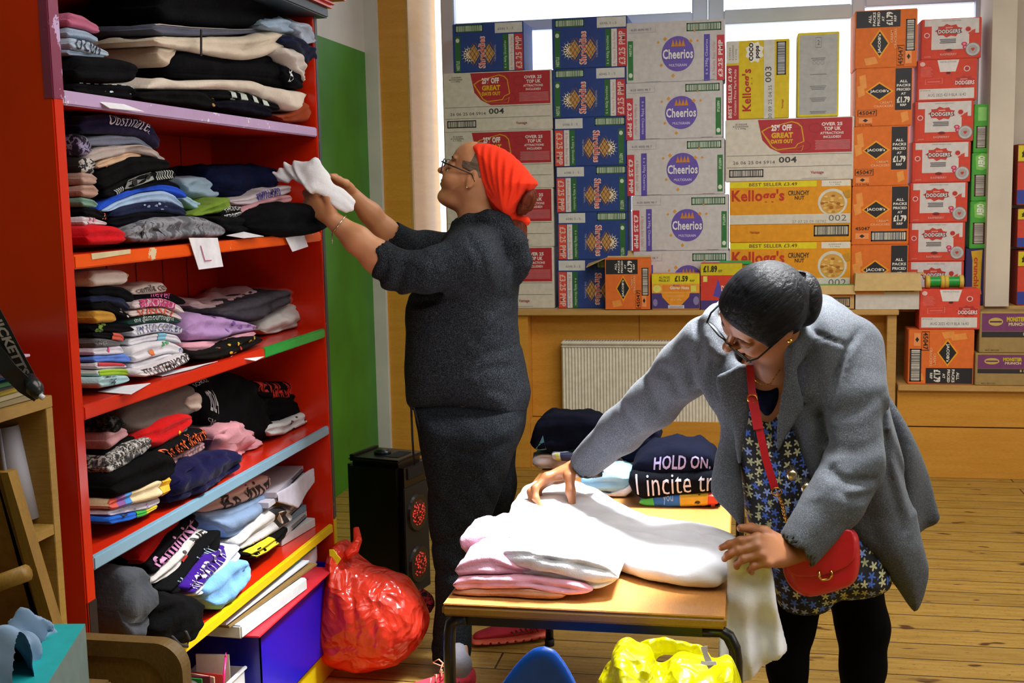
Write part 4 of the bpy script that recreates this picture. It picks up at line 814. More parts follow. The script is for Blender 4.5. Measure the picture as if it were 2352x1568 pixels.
add('white shirt with orange and pink animals, third shelf', [(290, 800), (330, 788), (375, 781), (405, 790), (419, 806)], [(296, 834), (340, 822), (380, 812), (417, 815)], '#d6d4dc', X=-1.34, deco=many(blobs(3, .32, .15, .42, .5, ['#d8702c', '#c85a1c'], .05, 4), blobs(3, .55, .5, .66, .8, ['#c84474', '#3c9a5c', '#d84a6c'], .04, 5), blobs(2, .8, .4, .9, .6, ['#3c7cc8'], .03, 6)))
add('plain white folded shirt above the lettered bottom one, third shelf', [(296, 836), (340, 824), (380, 812), (420, 815)], [(300, 850), (345, 842), (385, 828), (420, 822)], '#d8d6de', X=-1.34)
add("white shirt reading IT'S SISTERHOOD at the bottom of the second pile", [(302, 852), (345, 842), (385, 826), (428, 808)], [(316, 866), (350, 862), (390, 850), (430, 828)], '#d6d0d4', X=-1.315, deco=tx("IT'S SISTERHOOD", .1, .14, .98, .86, '#15161a', .03))
add('lilac folded shirt with purple print in the middle, third shelf', [(414, 730), (440, 717), (500, 728), (560, 740), (592, 752)], [(418, 784), (460, 780), (490, 782), (540, 766), (592, 758)], '#b08cc0', X=-1.35, layers=2, rough=.007, deco=blobs(9, .35, .4, .95, .9, ['#7c50a0', '#8c60b0'], .035, 4))
add('light pink folded shirts under the lilac one, third shelf', [(417, 788), (460, 783), (500, 782), (545, 768), (590, 760)], [(422, 806), (460, 812), (500, 806), (560, 790), (588, 770)], '#d89cac', X=-1.345, layers=3, rough=.006)
add('black and yellow patterned shirt at the front, third shelf', [(440, 812), (480, 802), (530, 782), (580, 770), (603, 776)], [(444, 824), (490, 826), (540, 810), (580, 794), (602, 784)], '#131210', X=-1.31, deco=blobs(14, .3, .2, .95, .85, ['#c0a024', '#c0a024', '#a83020', '#1c3c1c'], .035, 7))
add('white and pink crumpled shirt at the back, third shelf', [(434, 694), (460, 688), (470, 700), (530, 684), (580, 666), (630, 666)], [(440, 706), (470, 724), (520, 722), (570, 706), (630, 690)], '#cdaeb4', X=-1.45, rough=.014, deco=blobs(5, .55, .4, .95, .9, ['#1c1018'], .04, 3))
o = add('dark plum garment sealed in clear plastic, third shelf', [(492, 716), (540, 698), (600, 680), (655, 664), (661, 676)], [(500, 726), (540, 736), (580, 740), (620, 716), (661, 694)], '#1a1024', X=-1.38, name='packed_garment', rough=.006)
m, nt, b = newmat('clear_plastic'); b.inputs['Base Color'].default_value = (.9, .92, .95, 1); b.inputs['Roughness'].default_value = .1; b.inputs['Alpha'].default_value = .05; b.inputs['Specular IOR Level'].default_value = .3; bump(nt, b, noise(nt, texco(nt), 24, 4), .9, .02); M_clear = m
g = G(); me = o.data
bag = o.copy(); bag.data = o.data.copy(); bag.name = 'plastic_sleeve'; COL.objects.link(bag); bag.data.materials.clear(); bag.data.materials.append(M_clear)
for v in bag.data.vertices: v.co += Vector((.004, 0, .003)) + v.normal * .003
for k in list(bag.keys()):
    del bag[k]
bag.parent = o
add('white crumpled garment in plastic at the right, third shelf', [(585, 744), (640, 704), (680, 690), (714, 690)], [(590, 768), (640, 766), (690, 750), (714, 712)], '#c8c2c0', X=-1.40, rough=.012, layers=3)
# ---- fourth compartment
GRP = GD
add('taupe brown jumper across the top of the left pile, fourth shelf', [(262, 936), (330, 906), (420, 880), (462, 912)], [(268, 990), (320, 1002), (380, 978), (430, 950), (462, 936)], '#5c524c', X=-1.36, layers=2, rough=.006, depth=.18)
add('beige folded sleeve end at the middle, fourth shelf', [(420, 908), (450, 900), (462, 920)], [(424, 944), (446, 946), (461, 934)], '#b4a094', X=-1.345, depth=.1)
add('black furry collar against the left side, fourth shelf', [(230, 945), (250, 950), (272, 975)], [(232, 990), (250, 1000), (270, 994)], cloth(K, '#77736e', .5, .8, 90), X=-1.33, rough=.012, depth=.1)
add('dusty pink shirt against the left side, fourth shelf', [(230, 990), (262, 978), (291, 984)], [(234, 1034), (262, 1018), (290, 1000)], '#b4848a')
add('black folded shirt under the dusty pink one, fourth shelf', [(234, 1036), (262, 1019), (300, 998)], [(236, 1050), (270, 1040), (308, 1016)], '#0a090b')
add('bright red folded shirt with flame print, fourth shelf', [(318, 990), (360, 962), (410, 948), (438, 954)], [(300, 1018), (350, 1030), (400, 1000), (438, 968)], '#c20e10', X=-1.335, deco=blobs(5, .4, .1, .7, .4, ['#d8a020', '#d85c20'], .04, 6))
add('mint grey shirt edge under the red one, fourth shelf', [(352, 1030), (400, 1000), (430, 976)], [(360, 1036), (400, 1012), (430, 988)], '#8a9c98', X=-1.33)
add('black and grey rock band print shirt, fourth shelf', [(236, 1054), (280, 1018), (330, 1002), (346, 1012)], [(238, 1092), (280, 1070), (320, 1044), (345, 1026)], multi('band', ['#17171a', '#4c4a4a', '#b5b1ac', '#121214', '#8c8884'], 36), X=-1.325)
add('black shirt reading Do not disturb in orange, fourth shelf', [(330, 1054), (380, 1016), (430, 990), (463, 980)], [(350, 1060), (390, 1048), (440, 1024), (466, 1008)], '#0c0b0d', X=-1.32, deco=tx('Do not disturb', .2, .2, .98, .88, '#d8602c', .02))
add('thick black folded hoodie in the left pile, fourth shelf', [(238, 1094), (290, 1066), (350, 1036), (385, 1046), (398, 1060)], [(240, 1146), (300, 1128), (350, 1112), (396, 1090)], '#080809', X=-1.315, layers=2)
add('pink and grey photo print shirt beside the black hoodie, fourth shelf', [(386, 1052), (430, 1030), (466, 1014)], [(392, 1070), (430, 1052), (468, 1030)], multi('photo', ['#4c3c40', '#8c6468', '#a87c7c', '#5c484c'], 40), X=-1.325)
add('dark navy crumpled sweatshirt hanging to the shelf front, fourth shelf', [(374, 1094), (420, 1056), (480, 1032), (538, 1032)], [(366, 1158), (400, 1150), (450, 1128), (500, 1112), (540, 1064)], '#0c0a34', X=-1.31, rough=.014, layers=3)
add('yellow blue and cream printed shirt near the bottom left, fourth shelf', [(244, 1150), (290, 1124), (340, 1100), (385, 1092), (393, 1108)], [(246, 1172), (290, 1158), (340, 1148), (392, 1122)], '#d8c49c', X=-1.31, deco=many(patch(.01, .05, .1, .95, '#c8442c'), patch(.1, .05, .2, .95, '#7c3c8c'), patch(.2, .05, .29, .95, '#2c7cc0'), patch(.72, .05, .99, .95, '#dca414')))
add('white shirt with a purple cartoon strip, fourth shelf', [(246, 1174), (290, 1160), (335, 1150), (365, 1138)], [(248, 1186), (290, 1178), (330, 1170), (364, 1156)], '#c4bcc8', X=-1.31, deco=blobs(8, .1, .3, .9, .7, ['#8c6ab8', '#64508c'], .02, 8))
add('blue green and yellow shirt at the bottom left, fourth shelf', [(247, 1188), (290, 1180), (330, 1172), (362, 1158)], [(249, 1206), (290, 1196), (330, 1184), (361, 1166)], '#1c5cc0', X=-1.305, deco=many(patch(.55, .1, .75, .9, '#2c9a30'), patch(.75, .1, .97, .9, '#c8b818'), blobs(3, .2, .5, .5, .9, ['#101018'], .05, 3)))
add('large black hoodie with a round white year print, fourth shelf', [(405, 895), (440, 862), (500, 850), (560, 862), (575, 900)], [(445, 950), (480, 990), (530, 1018), (590, 1020), (622, 1000)], '#060608', X=-1.40, layers=1, rough=.008, depth=.15, deco=many(tx('2024', .16, .42, .3, .62, '#b8b8bc', .03, 0), tx('CLEDFORD', .12, .18, .4, .28, '#a8a8ac', .01), tx('SCHOOL', .12, .74, .3, .82, '#a8a8ac', .01)))
add('black shirt with jagged red lettering at the right, fourth shelf', [(568, 874), (620, 880), (680, 874), (686, 886)], [(580, 912), (620, 918), (660, 918), (686, 900)], '#0a090a', X=-1.42, deco=many(tx('METAL', .05, .45, .5, .95, '#b8281c', .05), tx('MUSIC', .3, .05, .65, .55, '#b8281c', .06), tx('NIGHT', .6, .3, .97, .9, '#b8281c', .04)))
add('black crumpled hoodie at the right end, fourth shelf', [(580, 916), (640, 912), (690, 892), (708, 916)], [(590, 956), (640, 976), (680, 964), (706, 936)], '#070709', X=-1.41, rough=.014, layers=3)
add('black and white printed garment at the front right, fourth shelf', [(608, 976), (650, 966), (690, 946), (707, 950)], [(612, 1002), (650, 998), (690, 982), (706, 966)], '#c4c6c6', X=-1.37, deco=blobs(6, .1, .3, .95, .9, ['#0c0c0e'], .06, 11))
add('pale pink crumpled hoodie in the middle, fourth shelf', [(469, 992), (500, 972), (530, 968), (570, 980), (607, 1020)], [(474, 1030), (510, 1062), (540, 1066), (570, 1062), (604, 1034)], '#cc8f98', X=-1.37, rough=.018, layers=3)
# ---- fifth compartment: slumped, slanting piles
GRP = GE; XE = -1.33
add('black shirts crammed at the back left corner, fifth shelf', [(262, 1290), (300, 1240), (340, 1212)], [(290, 1300), (310, 1280), (350, 1226)], '#070708', X=-1.40)
add('red slanting shirt leaning in the left pile, fifth shelf', [(306, 1270), (350, 1215), (396, 1186)], [(312, 1300), (350, 1262), (408, 1196)], '#a8100c', X=-1.36)
add('black shirt reading feminist in puffy pink letters, fifth shelf', [(322, 1300), (370, 1230), (440, 1172)], [(340, 1322), (392, 1270), (450, 1205)], '#0a080b', X=-1.35, deco=tx('feminist', .1, .25, .9, .8, '#b0709c', .06))
add('black and white shirt with letters NE and an eye, fifth shelf', [(334, 1338), (392, 1272), (430, 1226), (468, 1212)], [(346, 1342), (394, 1318), (440, 1268), (474, 1228)], '#bcb8b4', X=-1.34, deco=many(tx('NE', .72, .3, .95, .8, '#121214', .06), blobs(3, .3, .3, .55, .7, ['#121214', '#a82418'], .06, 2)))
add('black shirt with pale blackletter lettering along its fold, fifth shelf', [(350, 1360), (400, 1310), (450, 1240), (500, 1212)], [(392, 1364), (440, 1310), (480, 1264), (500, 1228)], '#08080a', X=-1.325, deco=tx('Messerschmitt', .18, .3, .72, .72, '#8ea6bc', .03))
add('purple shirt with white hand lettering, fifth shelf', [(394, 1352), (445, 1280), (490, 1252), (516, 1250)], [(422, 1366), (462, 1328), (500, 1290), (516, 1262)], '#331176', X=-1.315, deco=many(tx('NCHED', .1, .2, .55, .72, '#cdc4e8', .0), tx('A', .62, .35, .7, .75, '#cdc4e8', 0), tx('A', .76, .35, .84, .75, '#cdc4e8', 0)))
add('white crumpled shirt next to the purple one, fifth shelf', [(424, 1366), (470, 1316), (505, 1286), (518, 1256), (536, 1244)], [(444, 1368), (484, 1330), (520, 1300), (536, 1284)], '#c4c8d8', X=-1.31, rough=.008)
add('sky blue folded shirt at the front, fifth shelf', [(448, 1350), (490, 1306), (530, 1280), (570, 1288)], [(468, 1398), (505, 1400), (545, 1352), (569, 1310)], '#6da0d4', X=-1.30, rough=.006)
add('pale pink fleece reading Be kind in the middle, fifth shelf', [(442, 1165), (500, 1128), (570, 1088), (616, 1092)], [(452, 1180), (520, 1166), (580, 1142), (618, 1116)], '#cba49c', X=-1.375, deco=tx('Be kind', .28, .12, .92, .72, '#1c1418', .02))
add('pale blue sweatshirt under the pink fleece, fifth shelf', [(450, 1182), (520, 1168), (582, 1144), (619, 1118)], [(488, 1212), (520, 1238), (560, 1212), (612, 1160)], '#8098ba', X=-1.365, rough=.007, layers=3)
add('black shirt edge behind the white one, fifth shelf', [(520, 1240), (560, 1200), (604, 1166)], [(530, 1244), (570, 1214), (606, 1176)], '#0a0a0c', X=-1.38)
add('white shirt with a black portrait print, fifth shelf', [(520, 1248), (565, 1202), (612, 1162), (655, 1162)], [(538, 1266), (580, 1244), (630, 1220), (662, 1192)], '#c4c2c2', X=-1.35, deco=many(patch(.68, .35, .86, .85, '#121216'), lambda dc: dc.disc(.76, .52, .035, .14, '#b8a8a0'), blobs(4, .2, .1, .4, .4, ['#d0c020', '#b85c9c', '#3ca08c'], .02, 5)))
add('black and yellow banded shirt at the right front, fifth shelf', [(538, 1272), (585, 1246), (630, 1222), (655, 1206)], [(560, 1284), (600, 1270), (640, 1240), (656, 1220)], '#0e0e0d', X=-1.335, deco=many(patch(.08, .1, .62, .9, '#c8bc1c'), lambda dc: [dc.poly([(.12 + k * .17, .1), (.15 + k * .17, .5), (.18 + k * .17, .9), (.21 + k * .17, .9), (.19 + k * .17, .5), (.15 + k * .17, .1)], '#141412') for k in range(3)]))
add('slate grey sweatshirt folded upright in the front left corner, fifth shelf', [(262, 1330), (280, 1302), (320, 1302), (334, 1340)], [(268, 1462), (290, 1466), (316, 1466), (332, 1400)], '#3d4046', X=-1.30, layers=3, er=.2, depth=.12, rough=.008)
add('black hooded jacket slumped at the shelf front, fifth shelf', [(326, 1400), (370, 1366), (430, 1368), (462, 1400)], [(330, 1478), (380, 1490), (430, 1470), (462, 1424)], '#060607', X=-1.29, X2=-1.26, layers=1, rough=.012, er=.15)
g = G(); c = [PX(x, y, -1.225) for x, y in ((395, 1462), (412, 1480), (430, 1484), (434, 1468), (426, 1450))]; g.tube(c, .004, flat('#0a0a0a', .8)); tag(g.build('draw_cord'), 'black cord loop hanging from the black hooded jacket', 'cord')
# paper notes on the shelf edges
M_pap = flat('#dfe0e8', .8)
def sheet(lab, pts, X, col=M_pap, deco=None, th=.0012, name='paper_note'):
    ps = [Vector(PX(p[0], p[1], p[2] if len(p) > 2 else X)) for p in pts]; g = G()
    n = (ps[1] - ps[0]).cross(ps[2] - ps[0]).normalized() * th; k = len(ps)
    g.add(ps + [p + n for p in ps], [list(range(k))[::-1], list(range(k, 2 * k))] + [[i, (i + 1) % k, k + (i + 1) % k, k + i] for i in range(k)], col)
    if deco:
        if n.x < 0: n = -n
        def fn(u, v, L): a = ps[3].lerp(ps[2], u); c = ps[0].lerp(ps[1], u); return a.lerp(c, v) + n * (1 + .4 * L)
        deco(Deco(g, fn))
    return tag(g.build(name), lab, 'paper note', 'paper notes on the shelves')
sheet('paper note marked L hanging from the orange shelf edge', [(434, 546), (500, 546), (513, 612), (457, 619)], -1.272, deco=lambda dc: (dc.rect(.28, .25, .31, .75, '#a84a7a'), dc.rect(.28, .24, .55, .27, '#a84a7a')))
sheet('blank paper note hanging at the right end of the orange shelf edge', [(656, 546), (698, 538), (708, 566), (672, 578)], -1.272)
def flatsheet(lab, pts, z):
    g = G(); ps = [Vector(PZ(x, y, z + .002)) for x, y in pts]; k = len(ps); n = Vector((0, 0, .001)); g.add(ps + [p + n for p in ps], [list(range(k))[::-1], list(range(k, 2 * k))] + [[i, (i + 1) % k, k + (i + 1) % k, k + i] for i in range(k)], M_pap)
    tag(g.build('paper_note'), lab, 'paper note', 'paper notes on the shelves')
flatsheet('long paper strip under the lettered white shirt, third shelf', [(345, 862), (420, 846), (500, 830), (470, 838), (440, 848), (372, 864)], SH['C'])
flatsheet('paper note lying at the left front corner, third shelf', [(224, 900), (270, 888), (346, 880), (300, 906)], SH['C'])
sheet('paper note lying over the middle of the red shelf edge', [(530, 818, -1.30), (580, 800, -1.33), (626, 808, -1.30), (588, 828, -1.262)], -1.27)
sheet('paper note tucked over the lilac shelf edge', [(204, 218, -1.3), (232, 220, -1.3), (332, 256, -1.262), (252, 248, -1.262)], -1.27)
sheet('paper strip on the orange shelf right of centre', [(520, 540, -1.30), (560, 532, -1.30), (606, 542, -1.262), (560, 546, -1.262)], -1.27)
sheet('cream tape strip along the left of the orange shelf edge', [(210, 582), (300, 572), (300, 582), (212, 596)], -1.2785, flat('#c8b890', .7), name='tape_strip')
# ================================================================ sculpting in a distance field
def nrm(v): v = np.asarray(v, float); return v / np.linalg.norm(v)
def vbx(x0, y0, x1, y1, ya, yb, pad=0):
    c = [PY(x, y, Y) for x in (x0, x1) for y in (y0, y1) for Y in (ya, yb)]; lo, hi = np.min(c, 0) - pad, np.max(c, 0) + pad; lo[1] = min(ya, yb); hi[1] = max(ya, yb); return lo, hi
def polysdf(U, V, pts):
    """signed distance (inside negative) of flat arrays to a closed polygon"""
    pts = np.asarray(pts, float); d = np.full(U.shape, 1e9); ins = np.zeros(U.shape, bool); n = len(pts)
    for i in range(n):
        a = pts[i]; b = pts[(i + 1) % n]; e = b - a; wx_, wy_ = U - a[0], V - a[1]
        t = np.clip((wx_ * e[0] + wy_ * e[1]) / (e @ e + 1e-12), 0, 1); d = np.minimum(d, (wx_ - e[0] * t) ** 2 + (wy_ - e[1] * t) ** 2)
        c = ((a[1] > V) != (b[1] > V)) & (U < (b[0] - a[0]) * (V - a[1]) / (b[1] - a[1] + 1e-12) + a[0]); ins ^= c
    d = np.sqrt(d); return np.where(ins, -d, d)
def smoothpoly(pts, it=2):
    pts = [tuple(p) for p in pts]
    for _ in range(it):
        q = []
        for i in range(len(pts)):
            a = np.array(pts[i]); b = np.array(pts[(i + 1) % len(pts)]); q += [tuple(a * .75 + b * .25), tuple(a * .25 + b * .75)]
        pts = q
    return pts
class Vol:
    def __init__(s, lo, hi, h):
        s.lo = np.array(lo, float); s.h = h; s.n = np.ceil((np.array(hi) - s.lo) / h).astype(int) + 1
        s.F = np.full(s.n, 1.0, np.float32); s.ax = [s.lo[i] + h * np.arange(s.n[i]) for i in range(3)]
    def sub(s, lo, hi):
        i0 = np.clip(np.floor((np.array(lo) - s.lo) / s.h).astype(int), 0, s.n - 1); i1 = np.clip(np.ceil((np.array(hi) - s.lo) / s.h).astype(int) + 1, 1, s.n)
        sl = tuple(slice(i0[k], max(i1[k], i0[k] + 1)) for k in range(3))
        return sl, s.ax[0][sl[0]][:, None, None], s.ax[1][sl[1]][None, :, None], s.ax[2][sl[2]][None, None, :]
    def put(s, sl, d, k, op='u'):
        c = s.F[sl]
        if op == 'u':
            h = np.clip(.5 + .5 * (d - c) / k, 0, 1); r = d * (1 - h) + c * h - k * h * (1 - h)
        else:
            d = -d; h = np.clip(.5 - .5 * (d - c) / k, 0, 1); r = d * (1 - h) + c * h + k * h * (1 - h)
        s.F[sl] = r
    def cap(s, a, b, ra, rb=None, k=.01, op='u', fl=None):
        a = np.array(a, float); b = np.array(b, float); rb = ra if rb is None else rb; m = max(ra, rb) + k + 2 * s.h
        sl, X, Y, Z = s.sub(np.minimum(a, b) - m, np.maximum(a, b) + m)
        dx, dy, dz = X - a[0], Y - a[1], Z - a[2]; e = b - a
        if fl is not None:
            n, q = nrm(fl[0]), 1 / fl[1] - 1; dn = (dx * n[0] + dy * n[1] + dz * n[2]) * q; dx = dx + dn * n[0]; dy = dy + dn * n[1]; dz = dz + dn * n[2]; e = e + n * (e @ n) * q
        t = np.clip((dx * e[0] + dy * e[1] + dz * e[2]) / (e @ e + 1e-12), 0, 1)
        d = np.sqrt((dx - e[0] * t) ** 2 + (dy - e[1] * t) ** 2 + (dz - e[2] * t) ** 2) - (ra + (rb - ra) * t)
        if fl is not None: d = d * min(1, fl[1] * 1.3)
        s.put(sl, d, k, op)
    def chain(s, pts, rs, k=.02, fl=None):
        for i in range(len(pts) - 1): s.cap(pts[i], pts[i + 1], rs[i], rs[i + 1], k, fl=fl)
    def ell(s, c, r, A=None, k=.01, op='u'):
        c = np.array(c, float); r = np.array(r, float) if np.ndim(r) else np.array([r] * 3, float); m = r.max() + k + 2 * s.h
        sl, X, Y, Z = s.sub(c - m, c + m); dx, dy, dz = X - c[0], Y - c[1], Z - c[2]
        if A is not None: dx, dy, dz = [dx * q[0] + dy * q[1] + dz * q[2] for q in map(nrm, A)]
        k0 = np.sqrt((dx / r[0]) ** 2 + (dy / r[1]) ** 2 + (dz / r[2]) ** 2); k1 = np.sqrt((dx / r[0] ** 2) ** 2 + (dy / r[1] ** 2) ** 2 + (dz / r[2] ** 2) ** 2) + 1e-9
        s.put(sl, k0 * (k0 - 1) / k1, k, op)
    def poly(s, pts, o, u, v, w, R, T, k=.01, op='u', w0=None, sm=2):
        """blown-up outline: pts in the (u, v) plane through o, T half thickness along w, R edge roundness"""
        o = np.array(o, float); pts = smoothpoly(pts, sm) if sm else pts; P = np.array(pts); Tm = T if not callable(T) else .3
        cor = [o + u * a + v * b + w * c for a in (P[:, 0].min(), P[:, 0].max()) for b in (P[:, 1].min(), P[:, 1].max()) for c in (-Tm - .12 * (w0 is not None), Tm + .12 * (w0 is not None))]
        cor = np.array(cor); m = k + 3 * s.h; sl, X, Y, Z = s.sub(cor.min(0) - m, cor.max(0) + m)
        dx, dy, dz = X - o[0], Y - o[1], Z - o[2]
        U = dx * u[0] + dy * u[1] + dz * u[2]; V = dx * v[0] + dy * v[1] + dz * v[2]; Wd = dx * w[0] + dy * w[1] + dz * w[2]
        g = s.h * .9; u0, v0 = P.min(0) - m - .02; u1, v1 = P.max(0) + m + .02; nu, nv = int((u1 - u0) / g) + 2, int((v1 - v0) / g) + 2
        gu, gv = np.meshgrid(u0 + g * np.arange(nu), v0 + g * np.arange(nv), indexing='ij'); D = polysdf(gu, gv, P)
        U, V, Wd = np.broadcast_arrays(U, V, Wd)
        fu = np.clip((U - u0) / g, 0, nu - 1.001); fv = np.clip((V - v0) / g, 0, nv - 1.001); iu = fu.astype(int); iv = fv.astype(int); fu = fu - iu; fv = fv - iv
        d = D[iu, iv] * (1 - fu) * (1 - fv) + D[iu + 1, iv] * fu * (1 - fv) + D[iu, iv + 1] * (1 - fu) * fv + D[iu + 1, iv + 1] * fu * fv
        Tv = T(U, V) if callable(T) else T
        if w0 is not None: Wd = Wd - w0(U, V)
        q = np.maximum(R + d, 0); f = np.sqrt(q * q + (Wd * R / Tv) ** 2) - R; gr = np.maximum(np.minimum(Tv / R, 1), .25); s.put(sl, f * gr, k, op)
    def groove(s, pts, wd, dp, mask=(1, 1, 1), fade=True):
        """crease (dp > 0) or ridge (dp < 0) along a polyline"""
        pts = [np.array(p, float) for p in pts]; lo = np.min(pts, 0) - 3 * wd; hi = np.max(pts, 0) + 3 * wd
        for i in range(3):
            if not mask[i]: lo[i] = s.lo[i]; hi[i] = s.lo[i] + s.h * s.n[i]
        sl, X, Y, Z = s.sub(lo, hi); best = None; M = mask; n = len(pts) - 1
        for i in range(n):
            a, b = pts[i] * M, pts[i + 1] * M; e = b - a; dx, dy, dz = X * M[0] - a[0], Y * M[1] - a[1], Z * M[2] - a[2]
            t = np.clip((dx * e[0] + dy * e[1] + dz * e[2]) / (e @ e + 1e-12), 0, 1); d = (dx - e[0] * t) ** 2 + (dy - e[1] * t) ** 2 + (dz - e[2] * t) ** 2
            tt = (i + t) / n; am = np.sin(np.clip(tt, .0, 1) * np.pi) ** .5 if fade else 1
            q = am * np.exp(-d / wd ** 2); best = q if best is None else np.maximum(best, q)
        s.F[sl] = s.F[sl] + np.where(np.abs(s.F[sl]) < .06, dp * best, 0)
    def wr(s, amp, fr, seed=0):
        X, Y, Z = s.ax[0][:, None, None], s.ax[1][None, :, None], s.ax[2][None, None, :]; fx, fy, fz = fr
        a = X * fx + seed + .7 * np.sin(Z * fz * .5 + seed); b = Y * fy + 1.3 * seed; c = Z * fz + .9 * np.sin(X * fx * .6 + Y * fy * .4)
        s.F += (amp * (np.sin(a + np.sin(b)) * np.cos(c + .5 * np.sin(a * 1.7)) + .5 * np.sin(2.3 * a + 1.9 * c) * np.cos(1.7 * b + c))).astype(np.float32)
    def mesh(s, smooth=2):
        F = s.F; ng = F < 0; n = s.n
        c = [ng[i:n[0] - 1 + i, j:n[1] - 1 + j, k:n[2] - 1 + k] for i in (0, 1) for j in (0, 1) for k in (0, 1)]
        tot = np.zeros(n - 1, np.int8)
        for q in c: tot += q
        cell = (tot > 0) & (tot < 8); idx = -np.ones(cell.shape, np.int64); ci = np.argwhere(cell); idx[cell] = np.arange(len(ci))
        acc = np.zeros((len(ci), 3)); cnt = np.zeros(len(ci)); val = {}
        for i in (0, 1):
            for j in (0, 1):
                for k in (0, 1): val[i, j, k] = F[ci[:, 0] + i, ci[:, 1] + j, ci[:, 2] + k].astype(float)
        for a in val:
            for axn in range(3):
                if a[axn] == 0:
                    b = list(a); b[axn] = 1; b = tuple(b); x = (val[a] < 0) != (val[b] < 0); t = val[a] / (val[a] - val[b] + 1e-12)
                    p = np.tile(np.array(a, float), (len(ci), 1)); p[:, axn] = t; acc[x] += p[x]; cnt[x] += 1
        V = s.lo + s.h * (ci + acc / cnt[:, None]); Q = []
        for axn in range(3):
            o1, o2 = [k for k in range(3) if k != axn]
            sA = [slice(None)] * 3; sB = [slice(None)] * 3; sA[axn] = slice(0, -1); sB[axn] = slice(1, None)
            e = ng[tuple(sA)] != ng[tuple(sB)]; ed = np.argwhere(e); flip = ng[tuple(sA)][e]
            ok = (ed[:, o1] > 0) & (ed[:, o2] > 0) & (ed[:, o1] < n[o1] - 1) & (ed[:, o2] < n[o2] - 1); ed = ed[ok]; flip = flip[ok]
            def g(a, b): q = ed.copy(); q[:, o1] -= a; q[:, o2] -= b; return idx[q[:, 0], q[:, 1], q[:, 2]]
            f = np.stack([g(1, 1), g(0, 1), g(0, 0), g(1, 0)], 1)
            if axn == 1: flip = ~flip
            f[~flip] = f[~flip][:, ::-1]; Q.append(f)
        Q = np.concatenate(Q)
        for _ in range(smooth):
            A = np.zeros_like(V); N = np.zeros(len(V))
            for i in range(4):
                a, b = Q[:, i], Q[:, (i + 1) % 4]; np.add.at(A, a, V[b]); np.add.at(N, a, 1)
            V = V * .5 + .5 * A / np.maximum(N, 1)[:, None]
        return V, Q
    def keepbig(s, V, Q): return V, Q
def volobj(name, vols, mat, parent=None, loc=None, smooth=1, label=None, matfn=None, mats=None):
    Vs, Qs, o = [], [], 0
    for vv in (vols if isinstance(vols, (list, tuple)) else [vols]):
        V, Q = vv.mesh(smooth); Vs.append(V); Qs.append(Q + o); o += len(V)
    V = np.concatenate(Vs); Q = np.concatenate(Qs); me = bpy.data.meshes.new(name)
    if loc is not None: V = V - np.array(loc)
    me.vertices.add(len(V)); me.vertices.foreach_set('co', V.ravel().astype(np.float32)); me.loops.add(len(Q) * 4); me.loops.foreach_set('vertex_index', Q.ravel().astype(np.int32))
    me.polygons.add(len(Q)); me.polygons.foreach_set('loop_start', np.arange(0, len(Q) * 4, 4, dtype=np.int32)); me.polygons.foreach_set('use_smooth', np.ones(len(Q), bool))
    for m in (mats or [mat]): me.materials.append(m)
    if matfn is not None: me.polygons.foreach_set('material_index', matfn(V[Q].mean(1)).astype(np.int32))
    me.update(calc_edges=True); me.validate()
    ob = bpy.data.objects.new(name, me); COL.objects.link(ob)
    if loc is not None: ob.location = loc
    if parent: attach(ob, parent)
    if label: ob['label'] = label
    return ob
EX, EY, EZ = np.array([1., 0, 0]), np.array([0, 1., 0]), np.array([0, 0, 1.])
def xz(px, Y):
    """photo outline laid on the upright plane at distance Y"""
    out = []
    for p in px: q = PY(p[0], p[1], Y); out.append((q[0], q[2]))
    return out
def vp(v, px, Y, R, T, k=.02, op='u', w0=None, sm=2): v.poly(xz(px, Y), (0, Y, 0), EX, EZ, EY, R, T, k, op, w0, sm)
def xy(px, Z): return [(q[0], q[1]) for q in (PZ(p[0], p[1], Z) for p in px)]
def vpz(v, px, Z, R, T, k=.02, op='u', w0=None, sm=2): v.poly(xy(px, Z), (0, 0, Z), EX, EY, EZ, R, T, k, op, w0, sm)
def rotv(v, ax, deg):
    v = np.asarray(v, float); ax = nrm(ax); a = math.radians(deg); return v * math.cos(a) + np.cross(ax, v) * math.sin(a) + ax * (ax @ v) * (1 - math.cos(a))
